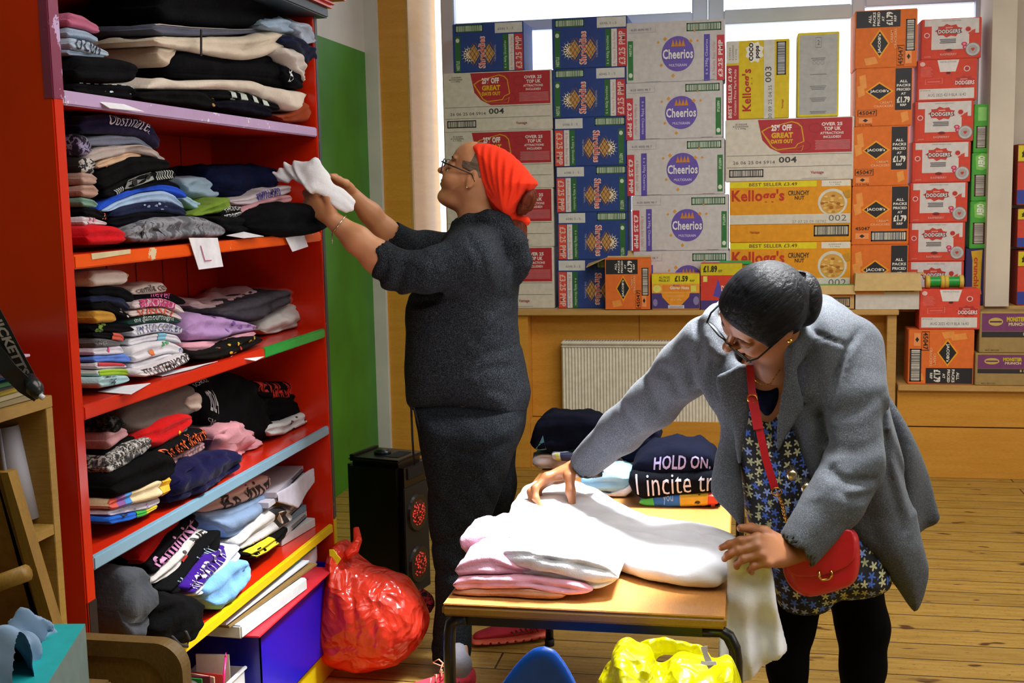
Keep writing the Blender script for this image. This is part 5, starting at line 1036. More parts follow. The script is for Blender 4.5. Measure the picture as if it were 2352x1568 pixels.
def hand(v, w, f, n, side, curls, thumb, s=1.0, spread=(10, 3, -4, -11)):
    """w wrist, f towards fingers, n out of the palm, side +1/-1 chooses the thumb's side t = side * (f x n)"""
    w = np.array(w, float); f = nrm(f); n = nrm(n - f * (n @ f)); t = np.cross(f, n) * side; k = .007 * s
    kn = [w + s * (f * a + t * b) for a, b in ((.086, .027), (.090, .009), (.086, -.010), (.077, -.027))]
    for q, r in zip(kn, (.0115, .0115, .011, .010)): v.cap(w + (q - w) * .1, q, .0175 * s, r * s, .012 * s, fl=(n, .86))
    v.ell(w + s * (f * .04 + t * .022 + n * .006), (.026 * s, .018 * s, .014 * s), (f, t, n), .012 * s)
    v.ell(w + s * (f * .04 - t * .02 + n * .005), (.03 * s, .012 * s, .013 * s), (f, t, n), .012 * s)
    tips = []
    for i, (L, r0) in enumerate(zip(((.038, .024, .019), (.043, .027, .020), (.040, .025, .019), (.030, .019, .017)), (.0088, .0088, .0083, .0074))):
        p = kn[i]; d0 = f * math.cos(math.radians(spread[i])) + t * math.sin(math.radians(spread[i])); ax = np.cross(d0, n); an = 0; r = r0 * s
        for j in range(3):
            an += curls[i][j]; d = rotv(d0, ax, an); q = p + d * L[j] * s; v.cap(p, q, r, r * .93, k * (.9 if j else 1.2)); p = q; r *= .92
        tips.append((p, d, rotv(n, ax, an)))
    p = w + s * (f * .022 + t * .020); rr = (.0145, .0115, .0100, .0085)
    for j, (L, dd) in enumerate(zip((.040, .033, .026), thumb)):
        d = nrm(f * dd[0] + t * dd[1] + n * dd[2]); q = p + d * L * s; v.cap(p, q, rr[j] * s, rr[j + 1] * s, k * 1.3); p = q
    tips.append((p, d, n)); return tips
def nails(g, tips, s, mat):
    for (p, d, n) in tips:
        d = nrm(d); b = -nrm(n - d * (n @ d)); a = np.cross(d, b); vs = []
        for i in range(5):
            for j in range(5):
                u, v = i / 4 - .5, j / 4 - .5; vs.append(Vector(p + s * (d * (.001 + .009 * u) + a * .009 * v + b * (.0071 - .012 * v * v - .004 * max(0, u)))))
        g.add(vs, [[i * 5 + j, i * 5 + j + 1, i * 5 + j + 6, i * 5 + j + 5] for i in range(4) for j in range(4)], mat, True)
PROFILE = [(0, .116), (.04, .112), (.07, .095), (.088, .065), (.089, .04), (.083, .025), (.084, -.01), (.085, -.035), (.082, -.055), (.080, -.07), (.076, -.088), (.063, -.103), (.042, -.102), (.01, -.085), (-.03, -.075), (-.07, -.06), (-.098, -.02), (-.105, .03), (-.088, .08), (-.05, .108)]
def head(v, C, Fd, Ud, Sd, sc_=1.0, profile=PROFILE, lid=.0, jaw=.014, cheek=1.0):
    C = np.array(C, float); P = lambda f, u, s=0: C + sc_ * (Fd * f + Ud * u + Sd * s)
    v.poly([(a * sc_, b * sc_) for a, b in profile], C, Fd, Ud, Sd, .088 * sc_, lambda U, V: sc_ * (.076 - jaw * np.clip((-V / sc_ - .02) / .06, 0, 1)), .004)
    A = (Fd, Ud, Sd); S = lambda f, u, s, r, k=.012, op='u': v.ell(P(f, u, s), np.array(r) * sc_, A, k * sc_, op)
    for q in (-1, 1):
        S(.062, -.03, .034 * q, (.028 * cheek, .030, .028 * cheek), .02)                 # cheeks
        S(.090, .012, .031 * q, (.020, .014, .020), .012, 's')     # sockets
        S(.0735, .012, .0315 * q, (.0145, .0145, .0165), .004)      # lids over the ball
        v.cap(P(.083, .038, .012 * q), P(.074, .040, .048 * q), .0065 * sc_, .005 * sc_, .01 * sc_)     # brow
        S(.094, -.022, .0125 * q, (.010, .0085, .0075), .005)      # nostril wing
        S(.102, -.0285, .007 * q, (.004, .0028, .0028), .002, 's')
        S(-.006, .0, .074 * q, (.017, .031, .009), .005); S(-.001, .004, .084 * q, (.009, .017, .006), .004, 's'); S(-.002, -.026, .075 * q, (.009, .010, .006), .004)
        S(.086, -.052, .018 * q, (.008, .003, .008), .004, 's')
    v.cap(P(.085, .026), P(.107, -.012), .0075 * sc_, .0100 * sc_, .010 * sc_); S(.111, -.017, 0, (.0125, .0105, .0125), .006)
    S(.087, -.037, 0, (.009, .010, .018), .01); S(.083, -.052, 0, (.013, .018, .024), .008); S(.0925, -.0455, 0, (.0085, .0060, .020), .005); S(.0915, -.0570, 0, (.0085, .0066, .017), .005)
    v.groove([P(.096, -.0515, -.020), P(.1005, -.0512, 0), P(.096, -.0515, .020)], .0018 * sc_, .0022 * sc_)
    S(.070, -.088, 0, (.014, .012, .016), .014)
    return P
def skin_mat(name, c, c2, lip, P, rough=.48):
    m, nt, b = newmat(name); v = texco(nt); f = noise(nt, v, 14, 4); col = ramp(nt, f, [(.3, hexc(c)), (.7, hexc(c2))])
    if P is not None:                    # lips keep their own colour
        for (pt, rad) in ((P(.094, -.0515), .017),):
            t = nt.nodes.new('ShaderNodeTexCoord'); vm = nt.nodes.new('ShaderNodeVectorMath'); vm.operation = 'DISTANCE'; nt.links.new(t.outputs['Object'], vm.inputs[0]); vm.inputs[1].default_value = tuple(pt)
            col = mixc(nt, ramp(nt, vm.outputs['Value'], [(.011, (1, 1, 1)), (.02, (0, 0, 0))]), col, hexc(lip))
    nt.links.new(col, b.inputs['Base Color']); b.inputs['Roughness'].default_value = rough; b.inputs['Subsurface Weight'].default_value = .12
    b.inputs['Subsurface Radius'].default_value = (.012, .005, .003); b.inputs['Subsurface Scale'].default_value = .5
    bump(nt, b, noise(nt, v, 260, 3), .12, .001); return m
def hair_mat(name, c, c2, Fd, Ud, Sd, rough=.32, sp=70):
    m, nt, b = newmat(name); t = nt.nodes.new('ShaderNodeTexCoord'); cb = nt.nodes.new('ShaderNodeCombineXYZ')
    for i, (a, s_) in enumerate(((Fd, 7), (Ud, sp), (Sd, sp))):
        vm = nt.nodes.new('ShaderNodeVectorMath'); vm.operation = 'DOT_PRODUCT'; nt.links.new(t.outputs['Object'], vm.inputs[0]); vm.inputs[1].default_value = tuple(np.array(a) * s_); nt.links.new(vm.outputs['Value'], cb.inputs[i])
    f = noise(nt, cb.outputs[0], 1.6, 5, .65); nt.links.new(ramp(nt, f, [(.3, hexc(c)), (.7, hexc(c2))]), b.inputs['Base Color']); b.inputs['Roughness'].default_value = rough; b.inputs['Specular IOR Level'].default_value = .16
    bump(nt, b, f, .8, .008); return m
def eyes(P, Fd, Ud, Sd, parent, sc_, down=0, iris='#2a1810'):
    for q in (-1, 1):
        c = P(.0765, .012, .0315 * q); g = G(); bm = bmesh.new(); bmesh.ops.create_uvsphere(bm, u_segments=18, v_segments=12, radius=.0128 * sc_); g.bm(bm, flat('#d8d0c8', .15), Matrix.Translation(Vector(c)), True)
        d = nrm(Fd - Ud * down); part(g, 'eyeball', parent)
        g = G(); bm = bmesh.new(); bmesh.ops.create_uvsphere(bm, u_segments=14, v_segments=8, radius=.0062 * sc_); g.bm(bm, flat(iris, .1), Matrix.Translation(Vector(c + d * .0088 * sc_)), True); part(g, 'iris', parent)
def glasses(name, label, P, Fd, Ud, Sd, tilt, mat, lens, parent, w=.054, h=.036, fo=.105, uo=.006, r=.0014):
    g = G(); n = nrm(Fd - Ud * tilt); u2 = nrm(Ud - n * (Ud @ n))
    for q in (-1, 1):
        c = P(fo, uo, (w / 2 + .009) * q); pts = []
        for k in range(33):
            a = 2 * math.pi * k / 32; x = math.copysign(abs(math.cos(a)) ** .55, math.cos(a)) * w / 2; y = math.copysign(abs(math.sin(a)) ** .6, math.sin(a)) * h / 2; pts.append(c + Sd * x + u2 * y - Fd * abs(x + q * w * .3) * .1)
        g.tube(pts, r, mat, 6)
        e = c + Sd * q * w / 2 + u2 * h * .28; g.tube([e, P(.085, uo + .012, .079 * q), P(-.002, .012, .082 * q), P(-.018, -.008, .080 * q)], [r * 1.3, r * 1.3, r, r], mat, 6)
    g.tube([P(fo, uo + .006, -.010), P(fo + .004, uo + .009, 0), P(fo, uo + .006, .010)], r, mat, 6)
    o = part(g, name, parent, label)
    for q in (-1, 1):
        c = P(fo, uo, (w / 2 + .009) * q); g = G(); pts = []
        for k in range(24):
            a = 2 * math.pi * k / 24; x = math.copysign(abs(math.cos(a)) ** .55, math.cos(a)) * w / 2; y = math.copysign(abs(math.sin(a)) ** .6, math.sin(a)) * h / 2; pts.append(c + Sd * x + u2 * y - Fd * abs(x + q * w * .3) * .1)
        nn = n * .0008; g.add([p - nn for p in pts] + [p + nn for p in pts], [list(range(24)), list(range(24, 48))[::-1]] + [[i, (i + 1) % 24, 24 + (i + 1) % 24, 24 + i] for i in range(24)], lens); lo = g.build('lens'); attach(lo, parent)
    return o
m, nt, b = newmat('spectacle_lens'); b.inputs['Base Color'].default_value = (.9, .95, 1, 1); b.inputs['Roughness'].default_value = .03; b.inputs['Alpha'].default_value = .10; M_lens = m
# ================================================================ person in the headscarf, reaching to the shelf
Y1 = 3.55
def q1(px, py, dy=0): return PY(px, py, Y1 + dy)
HS = .925
th = math.radians(22); F1 = nrm([-math.cos(th), -.06, math.sin(th)]); S1 = nrm(np.cross(EZ, F1)); U1 = nrm(np.cross(F1, S1))
if S1[1] > 0: pass
U1 = U1 * (1 if U1[2] > 0 else -1); S1 = np.cross(U1, F1)
C1 = q1(1089, 408)
vh = Vol(C1 - [.19, .14, .21], C1 + [.19, .14, .17], .0026)
P1 = head(vh, C1, F1, U1, S1, HS, cheek=1.15, jaw=.008)
vh.cap(P1(-.03, -.06), q1(1100, 560), .056, .066, .03); vh.ell(P1(.045, -.098), (.04, .02, .035), (F1, U1, S1), .03)
# arms and hands
va = Vol(*vbx(660, 390, 935, 680, Y1 - .36, Y1 + .2), .0028)
wn, wf = q1(766, 506, -.24), q1(808, 446, -.10)
va.chain([q1(900, 622, -.20), q1(868, 590, -.215), q1(820, 550, -.23), wn], [.046, .047, .039, .026], .02)
va.chain([q1(905, 548, .0), q1(885, 530, -.02), q1(850, 490, -.06), wf], [.036, .037, .032, .023], .02)
hf = nrm(q1(690, 440, -.26) - q1(766, 506, -.24)); tn = hand(va, wn, hf, np.array([.15, .95, .35]), 1 if np.cross(hf, [.15, .95, .35])[2] > 0 else -1, ((38, 35, 20), (42, 40, 20), (45, 42, 25), (48, 45, 25)), ((.75, .65, .0), (.95, .35, .1), (1, .1, .2)), 1.02)
hf2 = nrm(q1(752, 412, -.16) - wf); nf = np.array([-.2, -.8, -.5]); tf = hand(va, wf, hf2, nf, 1 if np.cross(hf2, nf)[2] > 0 else -1, ((30, 35, 25), (35, 38, 25), (38, 40, 25), (40, 40, 25)), ((.8, .55, .3), (.95, .2, .25), (1, .0, .1)), .98)
vt = Vol(*vbx(930, 1520, 1250, 480, Y1 - .3, Y1 + .35), .011); vt.chain([q1(1100, 560), q1(1080, 700), q1(1080, 900)], [.06, .085, .085], .04); vt.chain([q1(1075, 930, -.06), q1(1040, 1200, -.09), q1(1050, 1480, -.10)], [.05, .04, .028], .03); vt.chain([q1(1110, 930, .07), q1(1120, 1220, .12), q1(1210, 1395, .2)], [.05, .036, .026], .03)
vs_ = Vol(*vbx(1020, 1600, 1110, 1460, Y1 - .2, Y1 - .02), .004); vs_.chain([q1(1052, 1490, -.11), q1(1058, 1545, -.12)], [.031, .03], .02)
M_s1 = skin_mat('skin_warm_brown', '#b57c54', '#c38c64', '#94564a', P1)
p1 = volobj('person', [vh, va, vt, vs_], M_s1, loc=(float(C1[0]), Y1, 0)); M_s1lip = None
tag(p1, 'person in charcoal hooded top and orange-red headscarf reaching up to the bookshelf', 'person')
# lips colour is found in object space, so shift it to the body's own origin
for nd in M_s1.node_tree.nodes:
    if nd.type == 'VECT_MATH' and nd.operation == 'DISTANCE': nd.inputs[1].default_value = tuple(np.array(nd.inputs[1].default_value) - np.array([float(C1[0]), Y1, 0]))
eyes(P1, F1, U1, S1, p1, HS, .1)
def lids(P, Fd, Ud, Sd, parent, mat, sc_, amount, lash='#1a100c'):
    """upper lids: part of a shell over each eye, with lashes along the edge, and eyebrows"""
    for q in (-1, 1):
        c = P(.0765, .012, .0315 * q); g = G(); vs = []; n1, n2 = 7, 14; rr = .0139 * sc_
        for i in range(n1 + 1):
            a = math.radians(95 - (95 - amount) * i / n1)
            for j in range(n2 + 1):
                b = math.radians(-80 + 160 * j / n2); el = a - .25 * abs(math.sin(b)) ** 2 * (1 if i == n1 else 0)
                vs.append(Vector(c + rr * (Fd * math.cos(el) * math.cos(b) + Sd * math.sin(b) * math.cos(el * .6) + Ud * math.sin(el))))
        g.add(vs, [[i * (n2 + 1) + j, i * (n2 + 1) + j + 1, (i + 1) * (n2 + 1) + j + 1, (i + 1) * (n2 + 1) + j] for i in range(n1) for j in range(n2)], mat, True)
        g.tube([v + Vector(Fd) * .0006 for v in vs[-(n2 + 1):]], .0009 * sc_, flat(lash, .7), 5); part(g, 'eyelid', parent)
        g = G(); g.tube([P(.0868, .034, .012 * q), P(.0875, .039, .024 * q), P(.081, .040, .038 * q), P(.071, .034, .050 * q)], [.0012, .0026, .0022, .0008], flat(lash, .9), 6); part(g, 'eyebrow', parent)
M_plain1 = skin_mat('skin_warm_brown_lid', '#a86e4a', '#b57c54', '', None)
lids(P1, F1, U1, S1, p1, M_plain1, HS, 22)
glasses('spectacles', 'dark rimmed glasses', P1, F1, U1, S1, .12, flat('#15181c', .25), M_lens, p1, .054, .042, .106, .002, .0018)
g = G(); e = P1(-.001, -.034, -.080) if P1(0, 0, -.08)[1] < P1(0, 0, .08)[1] else P1(-.001, -.034, .080); bm = bmesh.new(); bmesh.ops.create_uvsphere(bm, u_segments=10, v_segments=8, radius=.0034); g.bm(bm, flat('#e8dcc0', .1, 1), Matrix.Translation(Vector(e)), True); part(g, 'earring', p1)
# headscarf
v = Vol(*vbx(1072, 530, 1250, 310, Y1 - .14, Y1 + .14), .0035)
vp(v, [(1086, 332), (1100, 327), (1132, 331), (1168, 347), (1200, 377), (1224, 407), (1238, 421), (1228, 432), (1213, 448), (1200, 472), (1184, 492), (1170, 503), (1158, 501), (1146, 494), (1130, 476), (1112, 448), (1101, 415), (1090, 378), (1085, 350)], Y1, .085, .093, .004, sm=1)
v.cap(q1(1168, 494), q1(1208, 508), .012, .014, .008); v.ell(q1(1172, 498), .02, k=.01)
kx, ky = 1166, 499
for i, (a, b) in enumerate((((1098, 332), (1112, 415)), ((1112, 330), (1128, 420)), ((1128, 332), (1142, 425)), ((1146, 338), (1153, 430)), ((1163, 346), (1166, 430)), ((1183, 362), (1180, 436)), ((1204, 386), (1193, 448)), ((1222, 408), (1204, 460)), ((1104, 380), (1122, 450)))):
    v.groove([q1(*a), q1(*b), q1(kx, ky)], .006, .0055 if i % 2 else .004, (1, 0, 1))
    v.groove([q1(a[0] + 7, a[1] + 2), q1(b[0] + 7, b[1]), q1(kx + 2, ky)], .005, -.003, (1, 0, 1))
volobj('headscarf', v, cloth('#e8361a', bs=.3), p1, label='orange-red headscarf')
v = Vol(*vbx(1150, 568, 1245, 420, Y1 - .1, Y1 + .1), .004)
vp(v, [(1205, 440), (1222, 428), (1234, 446), (1228, 472), (1210, 494), (1185, 496), (1190, 465)], Y1, .03, .055, .01)
vp(v, [(1165, 500), (1205, 505), (1212, 525), (1210, 545), (1200, 558), (1190, 556), (1178, 540), (1160, 515)], Y1, .03, .035, .01); v.wr(.002, (160, 160, 120), 2)
volobj('hair', v, hair_mat('auburn_hair', '#2a0f08', '#7a3018', (0, 0, 1), (1, 0, 0), (0, 1, 0), .6, 60), p1)
v = Vol(P1(.06, .0) - [.12, .1, .1], P1(.06, .0) + [.12, .1, .12], .003)
v.ell(P1(-.002, .018), np.array([.0915, .1005, .079]) * HS, (F1, U1, S1), .004); v.ell(P1(.105, -.03), np.array([.092, .125, .12]) * HS, (F1, U1, S1), .004, 's'); v.ell(P1(.02, -.045), np.array([.1, .08, .12]) * HS, (F1, U1, S1), .004, 's')
volobj('hairline', v, hair_mat('short_grey_brown_hair', '#4a3a30', '#8a7868', F1, U1, S1, .7), p1)
# hooded top
M_top = cloth('#14161a', '#6c747e', .5, .4, 420)
v = Vol(*vbx(815, 990, 1240, 468, Y1 - .36, Y1 + .28), .0062)
Tt = lambda U, V: .15 + .035 * np.clip((V - 1.05) / .3, 0, 1)
vp(v, [(1048, 512), (1080, 498), (1140, 500), (1172, 530), (1190, 580), (1192, 640), (1186, 700), (1190, 780), (1206, 840), (1217, 890), (1213, 930), (1196, 962), (1120, 955), (1040, 945), (975, 945), (942, 935), (934, 880), (936, 800), (934, 720), (945, 670), (985, 630), (1012, 560), (1030, 530)], Y1, .13, Tt, .03, sm=1)
v.ell(q1(1085, 600, -.14), (.085, .07, .09), k=.05); v.ell(q1(1075, 590, .14), (.08, .07, .085), k=.05)
v.chain([q1(1082, 598, -.16), q1(985, 625, -.20), q1(912, 624, -.21), q1(866, 586, -.22)], [.078, .066, .057, .0515], .03)
v.chain([q1(1060, 580, .14), q1(980, 572, .10), q1(925, 562, .04), q1(896, 536, -.01)], [.065, .052, .047, .044], .03)
# open sleeve ends
v.cap(q1(852, 574, -.225), q1(826, 552, -.23), .052, .058, .003, 's'); v.cap(q1(886, 524, -.025), q1(868, 506, -.04), .045, .05, .003, 's')
# hood round the neck
v.chain([q1(1046, 515, -.05), q1(1075, 505, -.075), q1(1120, 498, -.07), q1(1152, 512, -.03)], [.014, .018, .022, .03], .015); v.chain([q1(1050, 512, .05), q1(1080, 500, .075), q1(1125, 495, .07), q1(1155, 510, .02)], [.014, .018, .022, .03], .015)
v.chain([q1(1140, 515, -.04), q1(1178, 555, -.04), q1(1195, 600, -.03), q1(1190, 640, -.01)], [.035, .042, .034, .016], .02); v.chain([q1(1140, 515, .04), q1(1180, 560, .04), q1(1192, 620, .02)], [.035, .042, .03], .02)
v.ell(q1(1098, 470, 0), (.062, .06, .062), k=.01, op='s')
mk = (1, 0, 1)
for pts, wd, dp in ((((860, 640), (905, 610), (930, 575)), .011, .008), (((890, 655), (940, 620), (955, 585)), .011, .008), (((930, 672), (975, 640), (985, 590)), .012, .008), (((1000, 560), (1040, 590), (1075, 640)), .012, .006), (((1105, 530), (1140, 580), (1150, 650)), .012, .007), (((980, 655), (1030, 665), (1075, 640)), .013, .010), (((940, 690), (990, 690), (1060, 670)), .012, .009), (((950, 700), (1000, 730), (1050, 730)), .014, .006), (((1180, 680), (1130, 720), (1100, 780)), .016, .006), (((1195, 790), (1140, 800), (1090, 840)), .016, .007), (((1100, 850), (1140, 830), (1195, 840)), .014, .006), (((945, 870), (990, 880), (1030, 860)), .016, .005), (((1080, 890), (1140, 880), (1205, 900)), .012, .005), (((940, 925), (1040, 932), (1200, 945)), .005, .004), (((1165, 540), (1175, 600), (1165, 660)), .010, .007), (((870, 560), (850, 600), (838, 615)), .003, .0025)):
    v.groove([q1(*p) for p in pts], wd, dp, mk)
    v.groove([q1(p[0] + 10, p[1] + 9) for p in pts], wd, -dp * .5, mk)
v.wr(.0022, (24, 18, 30), 1.3)
volobj('hooded_top', v, M_top, p1, label='charcoal marl hooded top')
# trousers
v = Vol(*vbx(920, 1545, 1245, 880, Y1 - .32, Y1 + .34), .0068)
vp(v, [(945, 900), (1210, 900), (1207, 985), (1180, 1040), (1120, 1090), (1040, 1110), (990, 1070), (975, 1020), (958, 950)], Y1, .12, .165, .03)
vp(v, [(958, 940), (1195, 950), (1188, 1010), (1165, 1085), (1130, 1190), (1100, 1280), (1087, 1360), (1083, 1420), (1082, 1500), (1074, 1522), (1040, 1528), (1000, 1520), (990, 1494), (1000, 1420), (1003, 1370), (998, 1290), (988, 1220), (982, 1100), (975, 1020)], Y1 - .075, .075, .088, .03)
v.chain([q1(1120, 1000, .09), q1(1122, 1110, .11), q1(1125, 1230, .14), q1(1175, 1330, .19), q1(1212, 1398, .22)], [.095, .085, .066, .056, .045], .03)
for pts, wd, dp in ((((985, 1090), (1040, 1130), (1070, 1190)), .018, .006), (((990, 1230), (1050, 1215), (1110, 1180)), .014, .007), (((1000, 1300), (1040, 1280), (1095, 1285)), .014, .006), (((1005, 1440), (1040, 1450), (1080, 1440)), .010, .006), (((1000, 1470), (1040, 1482), (1082, 1475)), .010, .006), (((990, 1505), (1040, 1513), (1078, 1505)), .006, .005), (((1075, 1000), (1060, 1100), (1040, 1200)), .02, .005), (((1190, 990), (1120, 1020), (1060, 1010)), .015, .006)):
    v.groove([q1(*p) for p in pts], wd, dp, mk)
v.wr(.0018, (20, 16, 24), 2.2)
volobj('trousers', v, cloth('#101216', '#525a62', .5, .3, 420), p1, label='charcoal marl jogging trousers')
g = G(); bl = flat('#08080a', .8); g.tube([q1(944, 925, -.1), q1(947, 1000, -.12), q1(951, 1068, -.12)], .0035, bl); g.tube([q1(950, 935, -.12), q1(965, 985, -.13), q1(984, 1040, -.13)], .0035, bl); part(g, 'drawstring', p1)
g = G(); g.tube([q1(938, 690, -.05), q1(934, 722, -.06)], .003, bl); part(g, 'hood_toggle', p1)
# bracelet
g = G(); ax = nrm(q1(820, 550, -.23) - wn); a = nrm(np.cross(ax, EY)); b2 = np.cross(ax, a); cc = wn + ax * .02
g.tube([cc + (a * math.cos(t * .2618) + b2 * math.sin(t * .2618)) * .0325 + ax * .004 * math.sin(t * .26) for t in range(25)], .0019, flat('#d8d0c0', .2, 1), 6)
g.tube([cc - a * .0325 * (1 if a[2] > 0 else -1), cc - a * .034 * (1 if a[2] > 0 else -1) - EZ * .03], .0014, flat('#d8d0c0', .2, 1), 5); part(g, 'bracelet', p1)
# socks and shoes
def shoe(ank, heel, toe, Yh, Yt, nm, col, sole, side):
    pass
def make_shoe(pH, pT, wdt, hgt, parent, col, sole_c, lab, sockc, ankle):
    """pH heel and pT toe on the floor"""
    pH = np.array(pH); pT = np.array(pT); d = nrm(pT - pH); s = np.cross(EZ, d); L = np.linalg.norm(pT - pH); o = pH
    v = Vol(np.minimum(pH, pT) - [.07, .07, .01], np.maximum(pH, pT) + [.07, .07, hgt + .06], .0034)
    pr = [(.0, .022), (-.004, .06), (.006, hgt), (.05, hgt - .006), (.085, hgt - .004), (.12, hgt - .02), (.17, .062), (.22, .05), (L - .01, .042), (L, .028), (L - .004, .018)]
    v.poly(pr, o, d, EZ, s, .045, lambda U, V: wdt * (.82 + .22 * np.sin(np.clip(U / L, 0, 1) * 3.14)), .003)
    v.cap(o + d * .03 + EZ * (hgt + .02), o + d * .055 + EZ * (hgt - .02), .034, .026, .004, 's')
    up = volobj('shoe_upper', v, cloth(col, bs=.5), parent, label=lab)
    v = Vol(np.minimum(pH, pT) - [.07, .07, .012], np.maximum(pH, pT) + [.07, .07, .06], .0034)
    v.poly([(-.012, .002), (-.012, .03), (.06, .03), (.14, .024), (L, .026), (L + .012, .018), (L, .002)], o, d, EZ, s, .012, lambda U, V: wdt * (.92 + .22 * np.sin(np.clip(U / L, 0, 1) * 3.14)), .002)
    for k in range(9): a = o + d * (.01 + k * .028) + EZ * .012; v.cap(a - s * .08, a + d * .01 + s * .08, .0035, .0035, .002, 's')
    volobj('shoe_sole', v, flat(sole_c, .6), up)
    g = G(); lc = flat('#e8a080', .8)
    for k in range(6):
        a = o + d * (.085 + k * .017) + EZ * (hgt + .004 - k * .0085 - (.004 if k > 1 else 0)); g.tube([a - s * .024 - EZ * .006, a + EZ * .005, a + s * .024 + d * .008 - EZ * .006], .0024, lc, 6)
    a = o + d * .085 + EZ * (hgt + .006)
    for q in (-1, 1): g.tube([a, a + s * .02 * q + EZ * .02 + d * .02, a + s * .04 * q + EZ * .005 + d * .035, a + s * .025 * q - EZ * .005 + d * .01, a], .0022, lc, 6)
    part(g, 'laces', up)
    for q in (-1, 1):
        g = G()
        for k in range(6):
            a = o + d * (.05 + k * .016) + s * q * (wdt + .0005) ; g.tube([a + EZ * .038, a + d * .012 + EZ * (.062 - k * .003) - s * q * .004], .0022, flat('#5c3040', .7), 5)
        part(g, 'side_stripes', up)
hN, tN = PZ(1092, 1592, 0), PZ(915, 1620, 0); tN = hN + nrm(tN - hN) * .27
hFa, tFa = PZ(1262, 1462, 0), PZ(1092, 1481, 0); tFa = hFa + nrm(tFa - hFa) * .265
for pH, pT, nm in ((hN, tN, 'pink running shoe with tied laces'), (hFa, tFa, 'pink running shoe with orange sole')):
    make_shoe(pH + EZ * .001, pT + EZ * .001, .043, .088, p1, '#cf3f50', '#ec6a50', nm, '#8c8c98', None)
for hh, kn in ((hN, q1(1045, 1490, -.1)), (hFa, q1(1212, 1398, .22))):
    v = Vol(np.minimum(hh, kn) - .09, np.maximum(hh, kn) + .09, .004); dd = nrm((tN - hN) if hh is hN else (tFa - hFa)); v.chain([hh + dd * .045 + EZ * .06, hh + dd * .045 + EZ * .10, kn], [.030, .031, .034], .02); 
    for k in range(7): pz = hh[2] + .1 + k * .008; v.groove([hh + dd * .045 - [.1, 0, -(.105 + k * .008)], hh + dd * .045 + [.1, 0, .105 + k * .008]], .002, .0012, (0, 0, 1), False)
    volobj('sock', v, cloth('#8a8a96', bs=.5), p1)
# cloth in the hands
v = Vol(*vbx(630, 510, 830, 350, Y1 - .42, Y1 - .04), .0035)
vp(v, [(645, 418), (650, 378), (668, 378), (690, 372), (716, 366), (724, 373), (740, 363), (750, 372), (766, 404), (764, 412), (785, 430), (812, 456), (815, 468), (797, 494), (786, 489), (762, 460), (745, 443), (728, 440), (705, 424), (680, 419)], Y1 - .24, .02, .013, .004, w0=lambda U, V: .05 * np.sin(U * 28 + 1) * .4 + (U + 1.15) * .35, sm=1)
for pts in (((655, 380), (700, 400), (750, 440)), ((716, 368), (735, 400), (790, 450)), ((740, 366), (760, 410), (800, 470)), ((650, 410), (700, 412), (740, 440)), ((690, 374), (705, 395), (700, 415)), ((760, 440), (785, 470), (795, 490))):
    v.groove([q1(*p) for p in pts], .006, .006, mk); v.groove([q1(p[0] + 6, p[1] - 4) for p in pts], .006, -.005, mk)
v.wr(.0035, (50, 30, 60), .4)
o = volobj('white_shirt', v, cloth('#e6e8ee'), None, loc=tuple(float(x) for x in q1(730, 430, -.24))); tag(o, 'crumpled white shirt held up in both hands at the bookshelf', 'shirt')
# ================================================================ person in the grey coat, bending over the table
Y2 = 2.75
def q2(px, py, Y=Y2): return PY(px, py, Y)
C2 = q2(1752, 716, 2.68)
S2 = nrm([.66, -.45, -.60]); F2 = np.array([-.66, -.25, -.70]); F2 = nrm(F2 - S2 * (S2 @ F2)); U2 = np.cross(F2, S2)
H2S = .98
vh = Vol(C2 - [.16, .19, .22], C2 + [.17, .25, .16], .0028)
PP2 = [(a, b) for a, b in PROFILE]
P2 = head(vh, C2, F2, U2, S2, H2S, cheek=1.0)
vh.cap(P2(-.035, -.05), q2(1775, 880, 2.86), .054, .062, .03)
vn = Vol(*vbx(1680, 965, 1860, 760, 2.68, 3.0), .004); vn.cap(q2(1775, 850, 2.86), q2(1765, 960, 2.88), .075, .085, .03); vn.cap(q2(1745, 880, 2.84), q2(1800, 860, 2.84), .05, .05, .03)
# hands
def frame_hand(name): pass
wA = q2(1332, 1070, 3.17)
va = Vol(wA - [.19, .17, .14], wA + [.10, .16, .13], .0024)
tipA = PZ(1268, 1150, .665); fA = nrm(q2(1238, 1108, 3.12) - wA); nA = nrm(np.array([.25, -.42, -.87]))
sideA = 1 if np.cross(fA, nA)[0] > 0 else -1
va.chain([q2(1420, 1000, 3.06), wA], [.032, .026], .02)
tA = hand(va, wA, fA, nA, sideA, ((22, 48, 26), (20, 52, 40), (18, 58, 45), (18, 60, 45)), ((.5, .62, .6), (.35, .15, .9), (.25, -.1, .95)), 1.2, (4, 1, -3, -8))
wB = q2(1818, 1268, 2.58)
vb = Vol(wB - [.19, .12, .11], wB + [.09, .13, .12], .0024)
fB = nrm(q2(1725, 1262, 2.50) - wB); nB = nrm(np.array([-.1, .75, -.55])); sideB = 1 if np.cross(fB, nB)[2] > 0 else -1
vb.chain([q2(1880, 1235, 2.62), wB], [.034, .027], .02)
tB = hand(vb, wB, fB, nB, sideB, ((26, 32, 18), (38, 46, 25), (46, 55, 30), (52, 60, 30)), ((.72, .6, .2), (.95, .25, .15), (1, .0, .1)), 1.06, (-2, -1, 1, 3))
vt = Vol([float(q2(1650, 900, 2.9)[0]), 2.6, .0], [float(q2(2100, 900, 2.9)[0]), 3.3, 1.25], .014)
vt.chain([q2(1770, 880, 2.9), q2(1850, 1050, 2.93), q2(1900, 1230, 2.96)], [.06, .08, .10], .04)
lA0, lA1, lA2 = q2(1960, 1340, 2.98), q2(1985, 1560, 2.95), PZ(1985, 1930, 0) * [1, 0, 0] + [0, 2.98, .06]
